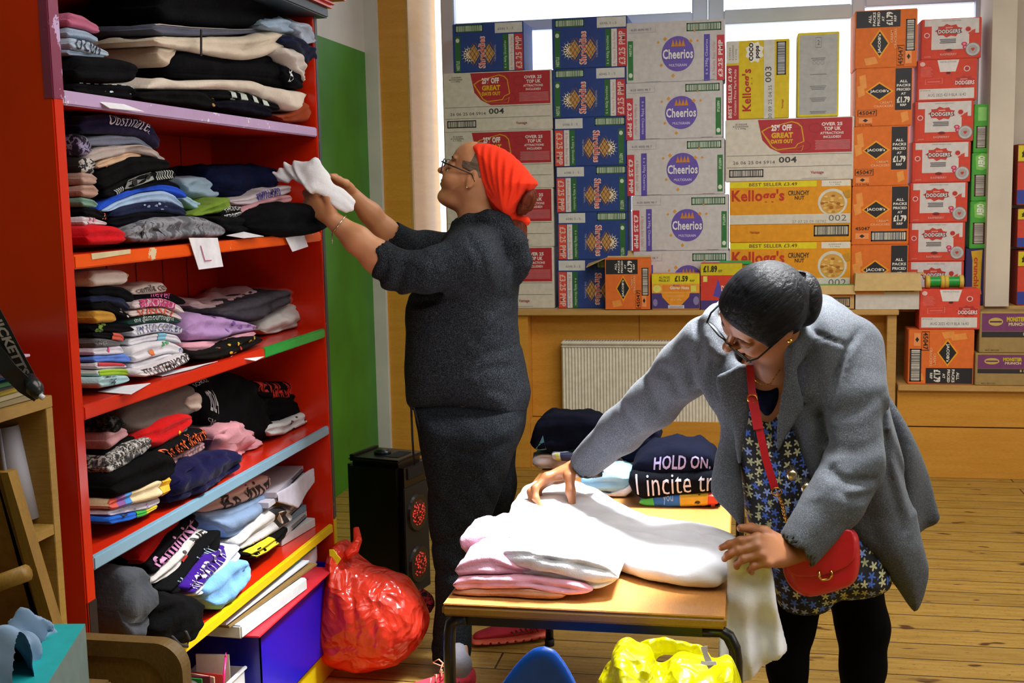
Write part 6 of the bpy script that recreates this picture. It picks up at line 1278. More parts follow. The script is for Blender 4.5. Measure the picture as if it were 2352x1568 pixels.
lB0, lB1, lB2 = q2(1830, 1370, 2.92), q2(1808, 1560, 2.86), PZ(1800, 1930, 0) * [1, 0, 0] + [0, 2.88, .06]
vt.chain([lA0, q2(1982, 1530, 2.95), q2(1975, 1620, 2.95), lA2], [.05, .036, .03, .02], .03); vt.chain([lB0, q2(1808, 1530, 2.86), q2(1815, 1620, 2.86), lB2], [.05, .03, .03, .02], .03)
M_s2 = skin_mat('skin_brown', '#8c5734', '#9e663f', '#8a4a44', None)
loc2 = (float(C2[0]), Y2, 0.0)
p2 = volobj('person', [vh, vn, va, vb, vt], M_s2, loc=loc2); tag(p2, 'person in long grey wool coat bending over the table to fold white cloth', 'person')
eyes(P2, F2, U2, S2, p2, H2S, .6); lids(P2, F2, U2, S2, p2, skin_mat('skin_brown_lid', '#7e4e2e', '#8c5734', '', None), H2S, -42)
g = G(); nails(g, tA[4:5] + tA[:2], 1.12, flat('#c89078', .25)); part(g, 'fingernail', p2); g = G(); nails(g, tB[4:5], 1.08, flat('#c89078', .25)); part(g, 'fingernail', p2)
glasses('spectacles', 'dark rectangular glasses', P2, F2, U2, S2, .25, flat('#101318', .25), M_lens, p2, .058, .040, .106, -.002, .0017)
g = G(); e = P2(.0, -.033, .082); bm = bmesh.new(); bmesh.ops.create_uvsphere(bm, u_segments=12, v_segments=8, radius=.0062); g.bm(bm, flat('#e8c060', .15, 1), Matrix.Translation(Vector(e)), True); part(g, 'earring', p2)
# hair with a bun
v = Vol(C2 - [.17, .17, .14], C2 + [.23, .21, .19], .0036)
A2 = (F2, U2, S2)
v.ell(P2(-.006, .024), (.106, .112, .090), A2, .006); v.ell(P2(.103, -.012), (.062, .094, .12), A2, .012, 's'); v.ell(P2(.03, -.085), (.085, .075, .13), A2, .01, 's'); v.ell(P2(.012, -.02, .095), (.034, .05, .03), A2, .01, 's')
v.ell(P2(-.04, -.045), (.062, .07, .068), A2, .02)
bc = q2(1850, 688, 2.72); v.ell(bc, (.037, .045, .060), None, .008); v.ell(P2(-.09, -.02), (.04, .045, .045), A2, .02)
pr = P2(.075, .085); 
for k in range(26):
    a = -1.45 + 2.9 * k / 25; v.groove([P2(.085, .06 + .03 * math.cos(a), .075 * math.sin(a) ), P2(.02, .02 + .115 * math.cos(a), .10 * math.sin(a)), P2(-.07, .02 + .085 * math.cos(a), .08 * math.sin(a)), P2(-.125, -.0, .0)], .0026, .0016 + .0012 * (k % 3), fade=False)
for k in range(9):
    a = k * .7; v.groove([bc + [.05 * math.cos(a + t * .5) * .9, -.03, .055 * math.sin(a + t * .5)] for t in range(3)] + [bc - [0, .05, 0]], .0035, .003, fade=False)
v.groove([P2(.088, .05, .012), P2(.06, .10, .014), P2(.03, .125, .012)], .003, .003)
volobj('hair', v, hair_mat('black_hair', '#020203', '#161a22', F2, U2, S2, .45, 55), p2, label='black hair tied in a bun')
# dress
m, nt, b = newmat('flowered_dress'); tc = nt.nodes.new('ShaderNodeTexCoord'); mp = nt.nodes.new('ShaderNodeMapping'); mp.inputs['Scale'].default_value = (46, 0, 46); nt.links.new(tc.outputs['Object'], mp.inputs[0])
vo = nt.nodes.new('ShaderNodeTexVoronoi'); vo.inputs['Scale'].default_value = 1; vo.inputs['Randomness'].default_value = .55; nt.links.new(mp.outputs[0], vo.inputs['Vector'])
sb = nt.nodes.new('ShaderNodeVectorMath'); sb.operation = 'SUBTRACT'; nt.links.new(mp.outputs[0], sb.inputs[0]); nt.links.new(vo.outputs['Position'], sb.inputs[1])
sp = nt.nodes.new('ShaderNodeSeparateXYZ'); nt.links.new(sb.outputs[0], sp.inputs[0])
def mth(op, a, b_=None, c=None):
    n = nt.nodes.new('ShaderNodeMath'); n.operation = op
    for i, x in enumerate((a, b_, c)):
        if x is None: continue
        if hasattr(x, 'links'): nt.links.new(x, n.inputs[i])
        else: n.inputs[i].default_value = x
    return n.outputs[0]
rr = mth('SQRT', mth('ADD', mth('MULTIPLY', sp.outputs[0], sp.outputs[0]), mth('MULTIPLY', sp.outputs[2], sp.outputs[2])))
sc2 = nt.nodes.new('ShaderNodeSeparateColor'); nt.links.new(vo.outputs['Color'], sc2.inputs[0])
an = mth('ADD', mth('MULTIPLY', mth('ARCTAN2', sp.outputs[2], sp.outputs[0]), 5), mth('MULTIPLY', sc2.outputs[1], 9))
pet = mth('MULTIPLY_ADD', mth('COSINE', an), .15, .31); fl = mth('LESS_THAN', rr, pet)
colr = ramp(nt, sc2.outputs[0], [(0, hexc('#3f62b8')), (.34, hexc('#7f96d0')), (.55, hexc('#b8b88c')), (.8, hexc('#a0a47c'))], 'CONSTANT')
nt.links.new(mixc(nt, fl, hexc('#07080d'), colr), b.inputs['Base Color']); b.inputs['Roughness'].default_value = .8; M_dress = m
v = Vol(q2(1660, 1440, 2.66), [float(q2(2080, 1330, 2.9)[0]), 3.12, float(q2(1740, 870, 2.8)[2])], .006)
vp(v, [(1712, 860), (1735, 905), (1760, 940), (1790, 880), (1830, 900), (1860, 1000), (1900, 1120), (1960, 1190), (2040, 1290), (2051, 1334), (2019, 1356), (1965, 1366), (1920, 1366), (1897, 1398), (1857, 1410), (1820, 1406), (1791, 1396), (1775, 1330), (1740, 1240), (1712, 1180), (1700, 1100), (1696, 1000)], 2.86, .09, lambda U, V: .115 + .0 * U, .02, w0=lambda U, V: (.75 - V) * -.06, sm=1)
v.cap(q2(1760, 880, 2.66), q2(1757, 905, 2.68), .018, .014, .01, 's')
for pts in (((1730, 960), (1760, 1060), (1800, 1150)), ((1760, 950), (1800, 1050), (1850, 1150)), ((1715, 1100), (1760, 1200), (1790, 1330)), ((1900, 1250), (1890, 1320), (1860, 1400)), ((1960, 1240), (1985, 1300), (1990, 1350))): v.groove([q2(*p, 2.75) for p in pts], .014, .009, mk)
volobj('dress', v, M_dress, p2, label='dark dress with small blue and cream flowers')
v = Vol(*vbx(1700, 980, 1810, 850, 2.7, 2.95), .004); vp(v, [(1722, 880), (1745, 892), (1772, 890), (1793, 872), (1790, 920), (1765, 962), (1742, 940)], 2.795, .02, .02, .004); volobj('under_top', v, cloth('#0d1226'), p2)
# tights
v = Vol([float(q2(1740, 1400, 2.8)[0]), 2.74, .0], [float(q2(2100, 1400, 3.0)[0]), 3.12, float(q2(1900, 1280, 2.9)[2])], .007)
v.chain([lA0, q2(1982, 1440, 2.97), q2(1982, 1530, 2.95), q2(1975, 1620, 2.95), lA2], [.072, .061, .052, .048, .034], .03)
v.chain([lB0, q2(1818, 1440, 2.89), q2(1808, 1530, 2.86), q2(1815, 1620, 2.86), lB2], [.066, .052, .045, .046, .034], .03)
volobj('tights', v, cloth('#040405', bs=.15), p2, label='black tights')
for k, a in enumerate((lA2, lB2)):
    v = Vol(np.array([a[0] - .1, a[1] - .24, -.004]), np.array([a[0] + .1, a[1] + .1, .12]), .005); o_ = np.array([a[0], a[1] + .05, 0.0])
    v.poly([(0, .004), (-.005, .07), (.06, .09), (.12, .06), (.22, .045), (.25, .025), (.24, .004)], o_, -EY, EZ, EX, .03, .042, .004); volobj('shoe', v, flat('#15151a', .4), p2)
# coat
M_coat = cloth('#464a50', '#868c94', .6, .25, 420)
v = Vol([-.50, 2.48, .40], [.72, 3.22, 1.42], .0068)
body = [(1795, 860), (1812, 790), (1830, 740), (1870, 695), (1905, 692), (1945, 712), (1983, 750), (2012, 810), (2030, 890), (2050, 960), (2075, 1060), (2100, 1160), (2116, 1250), (2126, 1300), (2118, 1345), (2100, 1390), (2088, 1386), (2049, 1327), (1975, 1243), (1935, 1214), (1885, 1180), (1849, 1142), (1822, 1105), (1796, 1060), (1784, 1000), (1783, 940)]
vp(v, body, 2.88, .09, lambda U, V: .055 + .10 * np.clip((V - .72) / .3, 0, 1), .02, w0=lambda U, V: -.05 * np.clip((.95 - V) / .3, 0, 1), sm=1)
vp(v, [(2000, 860), (2030, 885), (2063, 940), (2095, 1000), (2117, 1046), (2141, 1107), (2155, 1165), (2161, 1190), (2152, 1208), (2122, 1223), (2090, 1236), (2050, 1180), (2010, 1050)], 3.02, .04, .035, .012, w0=lambda U, V: .02 * np.sin(U * 60), sm=1)
vp(v, [(1592, 790), (1600, 745), (1625, 700), (1660, 690), (1800, 700), (1905, 690), (1950, 715), (1985, 755), (2010, 820), (1985, 900), (1850, 900), (1800, 870), (1770, 820), (1730, 815), (1716, 850), (1700, 900), (1640, 890), (1600, 850)], 2.93, .09, .10, .03, sm=1)
vp(v, [(1592, 800), (1640, 800), (1705, 835), (1728, 850), (1726, 905), (1722, 960), (1700, 1040), (1700, 1090), (1712, 1150), (1711, 1225), (1697, 1202), (1676, 1172), (1644, 1142), (1630, 1118), (1640, 1060), (1655, 995), (1640, 955), (1608, 890)], 2.82, .035, .026, .012, w0=lambda U, V: .022 * np.sin(V * 22 + 1) * np.clip((1.1 - V) / .3, 0, 1), sm=1)
v.ell(q2(1762, 745, 2.66), .115, k=.01, op='s'); v.cap(q2(1762, 860, 2.7), q2(1760, 900, 2.68), .045, .04, .01, 's')
# collar and lapels
v.chain([P2(-.02, -.08) + EZ * .0 + EX * .045, q2(1840, 770, 2.76), q2(1818, 800, 2.74), q2(1812, 850, 2.73)], [.02, .018, .016, .012], .01)
v.chain([q2(1890, 705, 2.93), q2(1870, 735, 2.84), q2(1850, 780, 2.77), q2(1830, 830, 2.74)], [.03, .026, .02, .012], .012)
vp(v, [(1812, 780), (1835, 800), (1832, 860), (1850, 935), (1838, 962), (1800, 1010), (1786, 1050), (1781, 990), (1784, 940), (1794, 890), (1803, 850)], 2.735, .010, .008, .002, w0=lambda U, V: -.018 + (U - .06) * .3, sm=1)
vp(v, [(1700, 832), (1720, 836), (1727, 880), (1725, 920), (1722, 965), (1702, 1040), (1700, 1075), (1678, 1010), (1655, 930), (1638, 866), (1668, 852)], 2.775, .010, .008, .002, sm=1)
v.chain([q2(1652, 700, 2.86), q2(1625, 730, 2.82), q2(1620, 780, 2.80), q2(1650, 815, 2.79)], [.012, .013, .013, .011], .01)
# sleeves
v.chain([q2(1952, 800, 2.84), q2(1966, 920, 2.76), q2(1966, 1060, 2.70), q2(1915, 1150, 2.64), q2(1836, 1254, 2.585)], [.078, .068, .066, .064, .050], .022)
v.chain([q2(1625, 790, 2.86), q2(1570, 850, 2.90), q2(1500, 925, 2.96), q2(1425, 990, 3.04), q2(1346, 1062, 3.13)], [.070, .068, .062, .056, .046], .025)
v.cap(q2(1826, 1267, 2.58), q2(1790, 1310, 2.56), .044, .05, .003, 's'); v.cap(q2(1336, 1072, 3.145), q2(1300, 1105, 3.19), .042, .05, .003, 's')
GRV = [(((1600, 745), (1612, 800), (1606, 880)), .010, .009), (((1500, 860), (1545, 880), (1560, 930)), .014, .010), (((1470, 890), (1500, 940), (1505, 975)), .013, .008), (((1560, 800), (1590, 850), (1585, 900)), .016, .008), (((1400, 960), (1440, 1000), (1450, 1030)), .013, .006),
       (((1865, 762), (1915, 782), (1950, 796)), .0045, .006), (((1985, 755), (1945, 800), (1922, 860), (1905, 930)), .007, .008), (((1905, 930), (1890, 960), (1905, 1030)), .014, .014), (((1892, 1050), (1930, 1075), (2010, 1078)), .011, .012), (((1905, 1080), (1940, 1105), (1990, 1110)), .010, .008), (((1910, 945), (1960, 930), (2020, 900)), .016, .006), (((1900, 1010), (1950, 1020), (2025, 1000)), .018, .006),
       (((2025, 890), (2035, 1000), (2045, 1100), (2085, 1240)), .012, .012), (((1990, 1150), (2010, 1220), (2040, 1290)), .02, .006), (((1850, 950), (1840, 1040), (1860, 1100)), .018, .007), (((1670, 940), (1680, 1020), (1672, 1100)), .016, .007), (((1870, 800), (1880, 900), (1870, 980)), .02, .006), (((2040, 1000), (2090, 1120), (2110, 1200)), .012, .008), (((1880, 1180), (1920, 1160), (1960, 1110)), .016, .004), (((1630, 870), (1650, 960), (1668, 1000)), .012, .005)]
for pts, wd, dp in GRV:
    v.groove([q2(*p) for p in pts], wd, dp * 1.55, mk); v.groove([q2(p[0] + 9, p[1] + 7) for p in pts], wd * 1.1, -dp * .7, mk)
v.wr(.0016, (16, 12, 18), .7)
volobj('coat', v, M_coat, p2, label='grey wool coat')
for (x, y) in ((1820, 1092), (1853, 1122)):
    c = q2(x, y, 2.66); g = G(); g.tube([c + [0, .055, 0], c + [0, .0, 0], c - [0, .004, 0]], [.0125, .0125, .009], flat('#c8b898', .25, 1), 16); part(g, 'button', p2)
v = Vol(q2(1290, 1120, 3.0), q2(1400, 1020, 3.3), .003); v.cap(q2(1352, 1080, 3.135), q2(1366, 1098, 3.15), .034, .034, .004); volobj('sleeve_lining', v, flat('#101114', .4), p2)
g = G(); gold = flat('#d8a040', .18, 1); ax = nrm(wA - q2(1420, 1000, 3.06)); a = nrm(np.cross(ax, EY)); b2 = np.cross(ax, a); cc = wA - ax * .004
for ph in (0, 3.14): g.tube([cc + (a * math.cos(t * .105) + b2 * math.sin(t * .105)) * (.031 + .0012 * math.cos(t * 1.3 + ph)) + ax * (.002 * math.sin(t * 1.3 + ph)) for t in range(61)], .0019, gold, 6)
part(g, 'bracelet', p2, 'twisted gold bracelet')
g = G(); kr = wA + fA * .108; g.tube([kr + (np.cross(fA, nA) * sideA * (-.012 + .0105 * math.cos(t * .4)) + nA * .0105 * math.sin(t * .4)) for t in range(17)], .0012, gold, 6); part(g, 'ring', p2)
g = G(); ch = [q2(1722, 850, 2.76), q2(1732, 872, 2.755), q2(1750, 884, 2.752), q2(1770, 880, 2.752), q2(1790, 850, 2.757), q2(1800, 815, 2.765)]; g.tube(ch, .0011, gold, 5)
for k in range(5):
    for t in (0, .33, .66):
        c = Vector(ch[k]).lerp(Vector(ch[k + 1]), t); bm = bmesh.new(); bmesh.ops.create_icosphere(bm, subdivisions=1, radius=.0021); g.bm(bm, gold, Matrix.Translation(c))
part(g, 'necklace', p2)
# red handbag
BY = 2.60
r = empty('handbag', tuple(float(x) for x in PY(1885, 1290, BY))); tag(r, 'small red crossbody handbag hanging at the hip of the grey coat', 'handbag')
m, nt, b = newmat('red_leather'); b.inputs['Base Color'].default_value = hexc('#b81424'); b.inputs['Roughness'].default_value = .35; vv = texco(nt); wv = nt.nodes.new('ShaderNodeTexWave'); wv.bands_direction = 'Z'; wv.inputs['Scale'].default_value = 14; wv.inputs['Distortion'].default_value = 2; nt.links.new(vv, wv.inputs['Vector']); bump(nt, b, wv.outputs['Fac'], .15, .002); M_bag = m
v = Vol(*vbx(1770, 1400, 2000, 1190, BY - .05, BY + .09), .0032)
vp(v, [(1795, 1306), (1812, 1345), (1845, 1368), (1880, 1365), (1930, 1352), (1965, 1336), (1976, 1300), (1975, 1250), (1971, 1226), (1955, 1212), (1905, 1216), (1850, 1235), (1800, 1262)], BY + .03, .02, .034, .003, sm=2)
attach(volobj('bag_body', v, M_bag), r)
v = Vol(*vbx(1770, 1350, 2000, 1190, BY - .06, BY + .03), .0028)
vp(v, [(1797, 1300), (1815, 1322), (1850, 1326), (1890, 1322), (1930, 1310), (1958, 1292), (1966, 1268), (1962, 1222), (1950, 1213), (1905, 1217), (1850, 1236), (1800, 1262)], BY - .006, .006, .004, .002, sm=2)
attach(volobj('flap', v, M_bag), r)
g = G(); c = [PY(*p, BY - .014) for p in ((1881, 1312), (1882, 1325), (1888, 1332), (1904, 1329), (1911, 1322), (1909, 1310))]; g.tube(c, .0026, flat('#d8b868', .15, 1), 8); part(g, 'clasp', r)
g = G(); rd = flat('#b81424', .4); g.ribbon([q2(1722, 838, 2.765), q2(1728, 905, 2.735), q2(1742, 975, 2.715), q2(1758, 1050, 2.705), q2(1780, 1122, 2.70)], .017, .003, (0.1, -1, .1), rd); g.ribbon([q2(1727, 905, 2.728), q2(1742, 985, 2.708)], .022, .003, (.1, -1, .1), rd); part(g, 'strap', r); g = G()
g.ribbon([q2(1893, 693, 2.96), q2(1912, 702, 2.93), q2(1936, 714, 2.94)], .014, .003, (0, -.5, .8), rd); part(g, 'strap', r)
g = G(); cl = [q2(1786, 1130, 2.70), q2(1798, 1160, 2.70), q2(1805, 1195, 2.69), q2(1822, 1240, 2.62)]
for k in range(26):
    t = k / 25 * 3; i = min(int(t), 2); c = Vector(cl[i]).lerp(Vector(cl[i + 1]), t - i); dd = (Vector(cl[i + 1]) - Vector(cl[i])).normalized(); sd = Vector((1, 0, 0)) if k % 2 else Vector((0, 1, 0))
    g.tube([c + dd * .0055 * math.cos(q * .785) + sd * .0035 * math.sin(q * .785) for q in range(9)], .0011, gold, 5)
part(g, 'chain', r)
for (x, y, Y) in ((1728, 915, 2.725), (1784, 1128, 2.695)):
    g = G(); c = q2(x, y, Y); g.tube([c + [.011 * math.cos(q * .4), -.002, .009 * math.sin(q * .4)] for q in range(17)], .0017, gold, 6); part(g, 'buckle', r)
# ================================================================ table and what lies on it
TZ = .61; TX0, TX1, TY0, TY1 = -.645, -.038, 2.395, 3.78
M_beech = wood('beech_laminate', '#b0763c', '#c68c4e', (12, 1.2, 12), .32, 3); M_lip = wood('varnished_edge', '#7a5418', '#9a6e22', (3, 3, 12), .35)
M_blkst = flat('#0b0c0e', .3)
r = empty('school_table', (-.34, 3.08, 0)); tag(r, 'beech school table with black tube legs under the white and pink clothes', 'table')
g = G(); g.box((TX0 + .003, TY0 + .003, TZ - .004), (TX1 - .003, TY1 - .003, TZ), M_beech, .0015); part(g, 'table_top', r)
g = G(); bm = bmesh.new(); bmesh.ops.create_cube(bm, size=1)
for v_ in bm.verts: v_.co = Vector(((v_.co.x + .5) * (TX1 - TX0) + TX0, (v_.co.y + .5) * (TY1 - TY0) + TY0, v_.co.z * .024 + TZ - .0163))
bmesh.ops.bevel(bm, geom=[e for e in bm.edges], offset=.006, segments=3, affect='EDGES'); g.bm(bm, M_lip); part(g, 'edge_banding', r)
g = G(); zb = TZ - .042
for yy in (TY0 + .02, TY1 - .06): g.box((TX0 + .03, yy, zb - .012), (TX1 - .03, yy + .025, zb + .012), M_blkst, .003)
for xx in (TX0 + .04, TX1 - .06): g.box((xx, TY0 + .04, zb - .012), (xx + .02, TY1 - .05, zb + .012), M_blkst, .003)
part(g, 'under_frame', r)
for (sx, yy) in ((-1, TY0 + .02), (1, TY0 + .02), (-1, TY1 - .05), (1, TY1 - .05)):
    g = G(); xe = TX1 if sx > 0 else TX0; pts = [(xe - sx * .05, yy, zb + .004), (xe - sx * .012, yy, zb + .004), (xe + sx * .004, yy, zb - .006), (xe + sx * .016, yy, zb - .030), (xe + sx * .02, yy, zb - .06), (xe + sx * .022, yy, .015)]
    if sx < 0: pts = [(xe + .05, yy, zb + .004), (xe + .028, yy, zb + .002), (xe + .016, yy, zb - .008), (xe + .012, yy, zb - .03), (xe + .010, yy, zb - .06), (xe + .008, yy, .015)]
    g.tube(pts, .0135, M_blkst, 10); lo = part(g, 'leg', r)
    g = G(); g.tube([(pts[-1][0], yy, .0), (pts[-1][0], yy, .022)], .016, flat('#1a1a1c', .7), 10); part(g, 'rubber_foot', lo)
def vgar(name, lab, parts_, mat, res=.004, wrs=(.0015, (40, 40, 40), 1), grooves=(), cat='shirt', group=None, smooth=1):
    """cloth lying on a level: parts_ = (outline px, height of the mid plane, edge roundness, half thickness, lift function)"""
    P3 = [q for p in parts_ for q in (PZ(a[0], a[1], p[1]) for a in p[0])]; lo = np.min(P3, 0); hi = np.max(P3, 0); lo[2] = min(p[1] for p in parts_) - .09; hi[2] = max(p[1] for p in parts_) + .09
    v = Vol(lo - [.03, .03, 0], hi + [.03, .03, 0], res)
    for p in parts_: vpz(v, p[0], p[1], p[2], p[3], .012, w0=p[4] if len(p) > 4 else None, sm=1)
    for (pts, zz, wd, dp) in grooves:
        v.groove([PZ(a[0], a[1], zz) for a in pts], wd, dp, (1, 1, 0)); v.groove([PZ(a[0] + 5, a[1] + 6, zz) for a in pts], wd, -dp * .6, (1, 1, 0))
    v.wr(*wrs); return tag(volobj(name, v, mat, loc=(float(lo[0]), float(lo[1]), TZ), smooth=smooth), lab, cat, group)
M_wc = cloth('#dfe2ea', bs=.3)
GT = 'clothes on the school table'
vgar('white_shirt', 'big white shirt spread across the table under the reaching hand', [
    ([(1168, 1190), (1180, 1150), (1208, 1120), (1260, 1112), (1330, 1112), (1395, 1145), (1450, 1180), (1520, 1205), (1600, 1214), (1660, 1226), (1702, 1248), (1690, 1270), (1676, 1290), (1672, 1330), (1600, 1334), (1500, 1322), (1400, 1290), (1300, 1275), (1200, 1262), (1152, 1262), (1148, 1215)], .638, .045, .026)],
    M_wc, .0045, (.0022, (22, 26, 20), .5), [(((1500, 1222), (1600, 1236), (1692, 1250)), .66, .016, -.010), (((1440, 1215), (1560, 1245), (1690, 1255)), .66, .007, .009), (((1300, 1110), (1420, 1180), (1480, 1230)), .66, .012, .008), (((1200, 1130), (1240, 1160), (1230, 1200)), .66, .010, .009), (((1240, 1150), (1290, 1180), (1380, 1190)), .66, .010, .007), (((1160, 1225), (1260, 1235), (1390, 1270)), .66, .010, .007), (((1400, 1240), (1440, 1265), (1520, 1290)), .66, .012, .008), (((1560, 1215), (1620, 1240), (1690, 1260)), .66, .008, .007)], group=GT)
v = Vol([float(PY(1640, 1500, 2.5)[0]) - .02, 2.44, .30], [float(PY(1822, 1500, 2.5)[0]) + .02, 2.66, .72], .0035)
vp(v, [(1668, 1252), (1704, 1244), (1742, 1262), (1770, 1290), (1776, 1330), (1786, 1390), (1798, 1440), (1812, 1492), (1796, 1492), (1788, 1502), (1768, 1532), (1738, 1542), (1706, 1572), (1690, 1640), (1650, 1650), (1648, 1500), (1650, 1425), (1668, 1400), (1670, 1330)], 2.55, .012, .009, .004, w0=lambda U, V: .022 * np.sin(U * 95 + V * 8) * np.clip((.66 - V) / .2, .15, 1) + .008 * np.sin(V * 50), sm=1)
v.wr(.0015, (60, 30, 20), 2); tag(volobj('white_sheet', v, M_wc, loc=(0., 2.55, TZ)), 'white cloth hanging over the right end of the table, held in one hand', 'cloth', GT)
# left-hand pile at the front: garments folded one on another
def tg(lab, top, bot, col, Y, **k): k.setdefault('group', 'folded clothes at the front left of the table'); return garm('folded_shirt', lab, top, bot, col if not isinstance(col, str) else cloth(col), X=Y, front='y', **k)
tg('rose brown folded shirt at the bottom of the pink pile on the table', [(1036, 1356), (1100, 1352), (1200, 1350), (1302, 1358)], [(1040, 1378), (1100, 1384), (1200, 1380), (1300, 1372)], '#c09078', 2.45, layers=3, depth=.26, rough=.003, zmin=TZ + .001)
tg('pale pink folded shirt with a drooping hem in the pink pile', [(1042, 1326), (1110, 1320), (1220, 1324), (1330, 1336), (1362, 1350)], [(1042, 1354), (1110, 1350), (1220, 1348), (1310, 1366), (1360, 1360)], '#dba0b4', 2.455, layers=2, depth=.26, rough=.006)
tg('light pink folded shirt with blouse gathers in the pink pile', [(1048, 1292), (1085, 1270), (1150, 1268), (1200, 1300), (1300, 1312), (1340, 1324)], [(1046, 1322), (1110, 1316), (1200, 1320), (1290, 1328), (1338, 1334)], '#e0a6bc', 2.475, layers=2, depth=.24, rough=.006)
tg('soft pink folded blouse with a yellow dot at the back of the pink pile', [(1050, 1236), (1080, 1220), (1150, 1216), (1200, 1222)], [(1074, 1274), (1100, 1264), (1150, 1262), (1200, 1262)], '#d8a4bc', 2.60, layers=1, depth=.2, rough=.004, bulge=.05)
tg('white folded shirt lying on the front of the pink pile', [(1148, 1262), (1200, 1252), (1300, 1268), (1380, 1282), (1422, 1318)], [(1160, 1296), (1200, 1314), (1280, 1326), (1370, 1352), (1420, 1334)], '#dddfe8', 2.485, layers=3, depth=.24, rough=.008, arch=.008)
# stacks at the far end
GF = 'clothes stacked at the far end of the table'
def tf(lab, top, bot, col, Y, **k): k.setdefault('group', GF); return garm(k.pop('name', 'folded_shirt'), lab, top, bot, col if not isinstance(col, str) else cloth(col), X=Y, front='y', **k)
tf('black and red lettered shirt at the bottom of the HOLD ON pile', [(1470, 1158), (1560, 1160), (1655, 1156)], [(1476, 1170), (1560, 1168), (1655, 1164)], '#101010', 3.27, depth=.2, layers=1, zmin=TZ + .001, deco=lambda dc: [dc.rect(.04 + k * .12, .2, .09 + k * .12, .8, '#d8503c') for k in range(8)])
tf('shirt striped green blue yellow and red in the HOLD ON pile', [(1466, 1148), (1500, 1138), (1560, 1134), (1640, 1130), (1655, 1140)], [(1472, 1158), (1530, 1164), (1600, 1160), (1654, 1156)], '#3a72c8', 3.26, depth=.2, layers=1, deco=many(patch(.0, .03, .18, .97, '#48b84c'), patch(.5, .03, .84, .97, '#c8a41c'), patch(.84, .03, 1, .97, '#c83a24'), tx('you', .3, .4, .42, .8, '#9cc0e8', 0), blobs(3, .62, .2, .74, .8, ['#1a1a14'], .04, 2)))
tf('black shirt reading I incite in white typewriter letters', [(1440, 1080), (1480, 1076), (1560, 1076), (1648, 1076)], [(1450, 1130), (1480, 1146), (1560, 1138), (1646, 1130)], '#090b12', 3.275, depth=.2, layers=1, bulge=.05, deco=tx('I incite tr', .1, .32, .96, .76, '#b4bbd0', .0))
tf('navy shirt reading HOLD ON in lilac serif letters, topmost of its pile', [(1458, 1060), (1490, 1034), (1550, 1020), (1610, 1026), (1646, 1050)], [(1446, 1082), (1500, 1092), (1570, 1094), (1646, 1082)], '#090d1e', 3.29, depth=.2, layers=1, bulge=.05, arch=.01, deco=many(tx('HOLD ON,', .28, .38, .93, .64, '#9a94c8', .06), tx('LET ME', .4, .12, .82, .28, '#7c78a8', .04)))
g = G(); c = [q2(x, y, 3.36) for x, y in ((1548, 1024), (1556, 1014), (1572, 1012), (1590, 1018))]; g.ribbon(c, [.006, .01, .016, .02], .0012, (0, -1, .4), flat('#e8e8e6', .7)); tag(g.build('care_label'), 'white care label curling up behind the HOLD ON shirt', 'label')
g = G(); c = [q2(x, y, 3.68) for x, y in ((1240, 1092), (1228, 1060), (1250, 1040), (1300, 1038), (1270, 1070))]
tf('white rolled garments under the navy bundle at the far left', [(1218, 1052), (1240, 1040), (1300, 1040), (1380, 1044)], [(1232, 1078), (1262, 1092), (1310, 1092), (1380, 1090)], '#cfcad4', 3.66, depth=.14, layers=3, rough=.012, zmin=TZ + .002)
tf('white and cream shirts in the middle far stack', [(1360, 1060), (1420, 1058), (1470, 1064)], [(1368, 1084), (1420, 1088), (1468, 1084)], '#c8bcb8', 3.60, depth=.16, layers=2, rough=.007)
tf('dark green folded shirt edge under the navy bundle', [(1260, 1030), (1320, 1026), (1390, 1030)], [(1262, 1042), (1320, 1044), (1390, 1044)], '#15281c', 3.64, depth=.14, layers=1)
tf('white shirt with a dark striped band under the navy bundle', [(1264, 1040), (1310, 1038), (1380, 1042)], [(1268, 1056), (1320, 1058), (1380, 1058)], '#c8cad8', 3.62, depth=.1, layers=1, deco=many(patch(.1, .1, .18, .9, '#c8cc70'), patch(.2, .05, .45, .95, '#1c2448')))
tf('large navy folded bundle at the far left of the table', [(1218, 1010), (1232, 966), (1250, 952), (1320, 950), (1390, 960), (1460, 975)], [(1216, 1022), (1240, 1038), (1300, 1038), (1380, 1034), (1450, 1030)], '#080b18', 3.64, depth=.14, layers=2, rough=.007, deco=lambda dc: dc.poly([(.06, .2), (.1, .34), (.2, .52), (.205, .26)], '#4a7890', 3))
tf('dark navy garment drooping right of the navy bundle', [(1400, 990), (1450, 976), (1500, 980), (1518, 996)], [(1404, 1030), (1440, 1064), (1480, 1056), (1514, 1022)], '#0a0e20', 3.5, depth=.14, layers=1, rough=.012)
tf('light blue folded shirts in the middle of the table', [(1330, 1092), (1380, 1078), (1430, 1078), (1450, 1090)], [(1340, 1118), (1390, 1132), (1430, 1134), (1450, 1112)], '#8fbcd8', 3.36, depth=.18, layers=4, rough=.007, zmin=TZ + .012)
tf('white shirt at the bottom of the light blue stack', [(1360, 1124), (1400, 1134), (1440, 1118), (1454, 1108)], [(1370, 1136), (1400, 1150), (1430, 1146), (1454, 1126)], '#cfd0d8', 3.34, depth=.18, layers=1, zmin=TZ + .001)
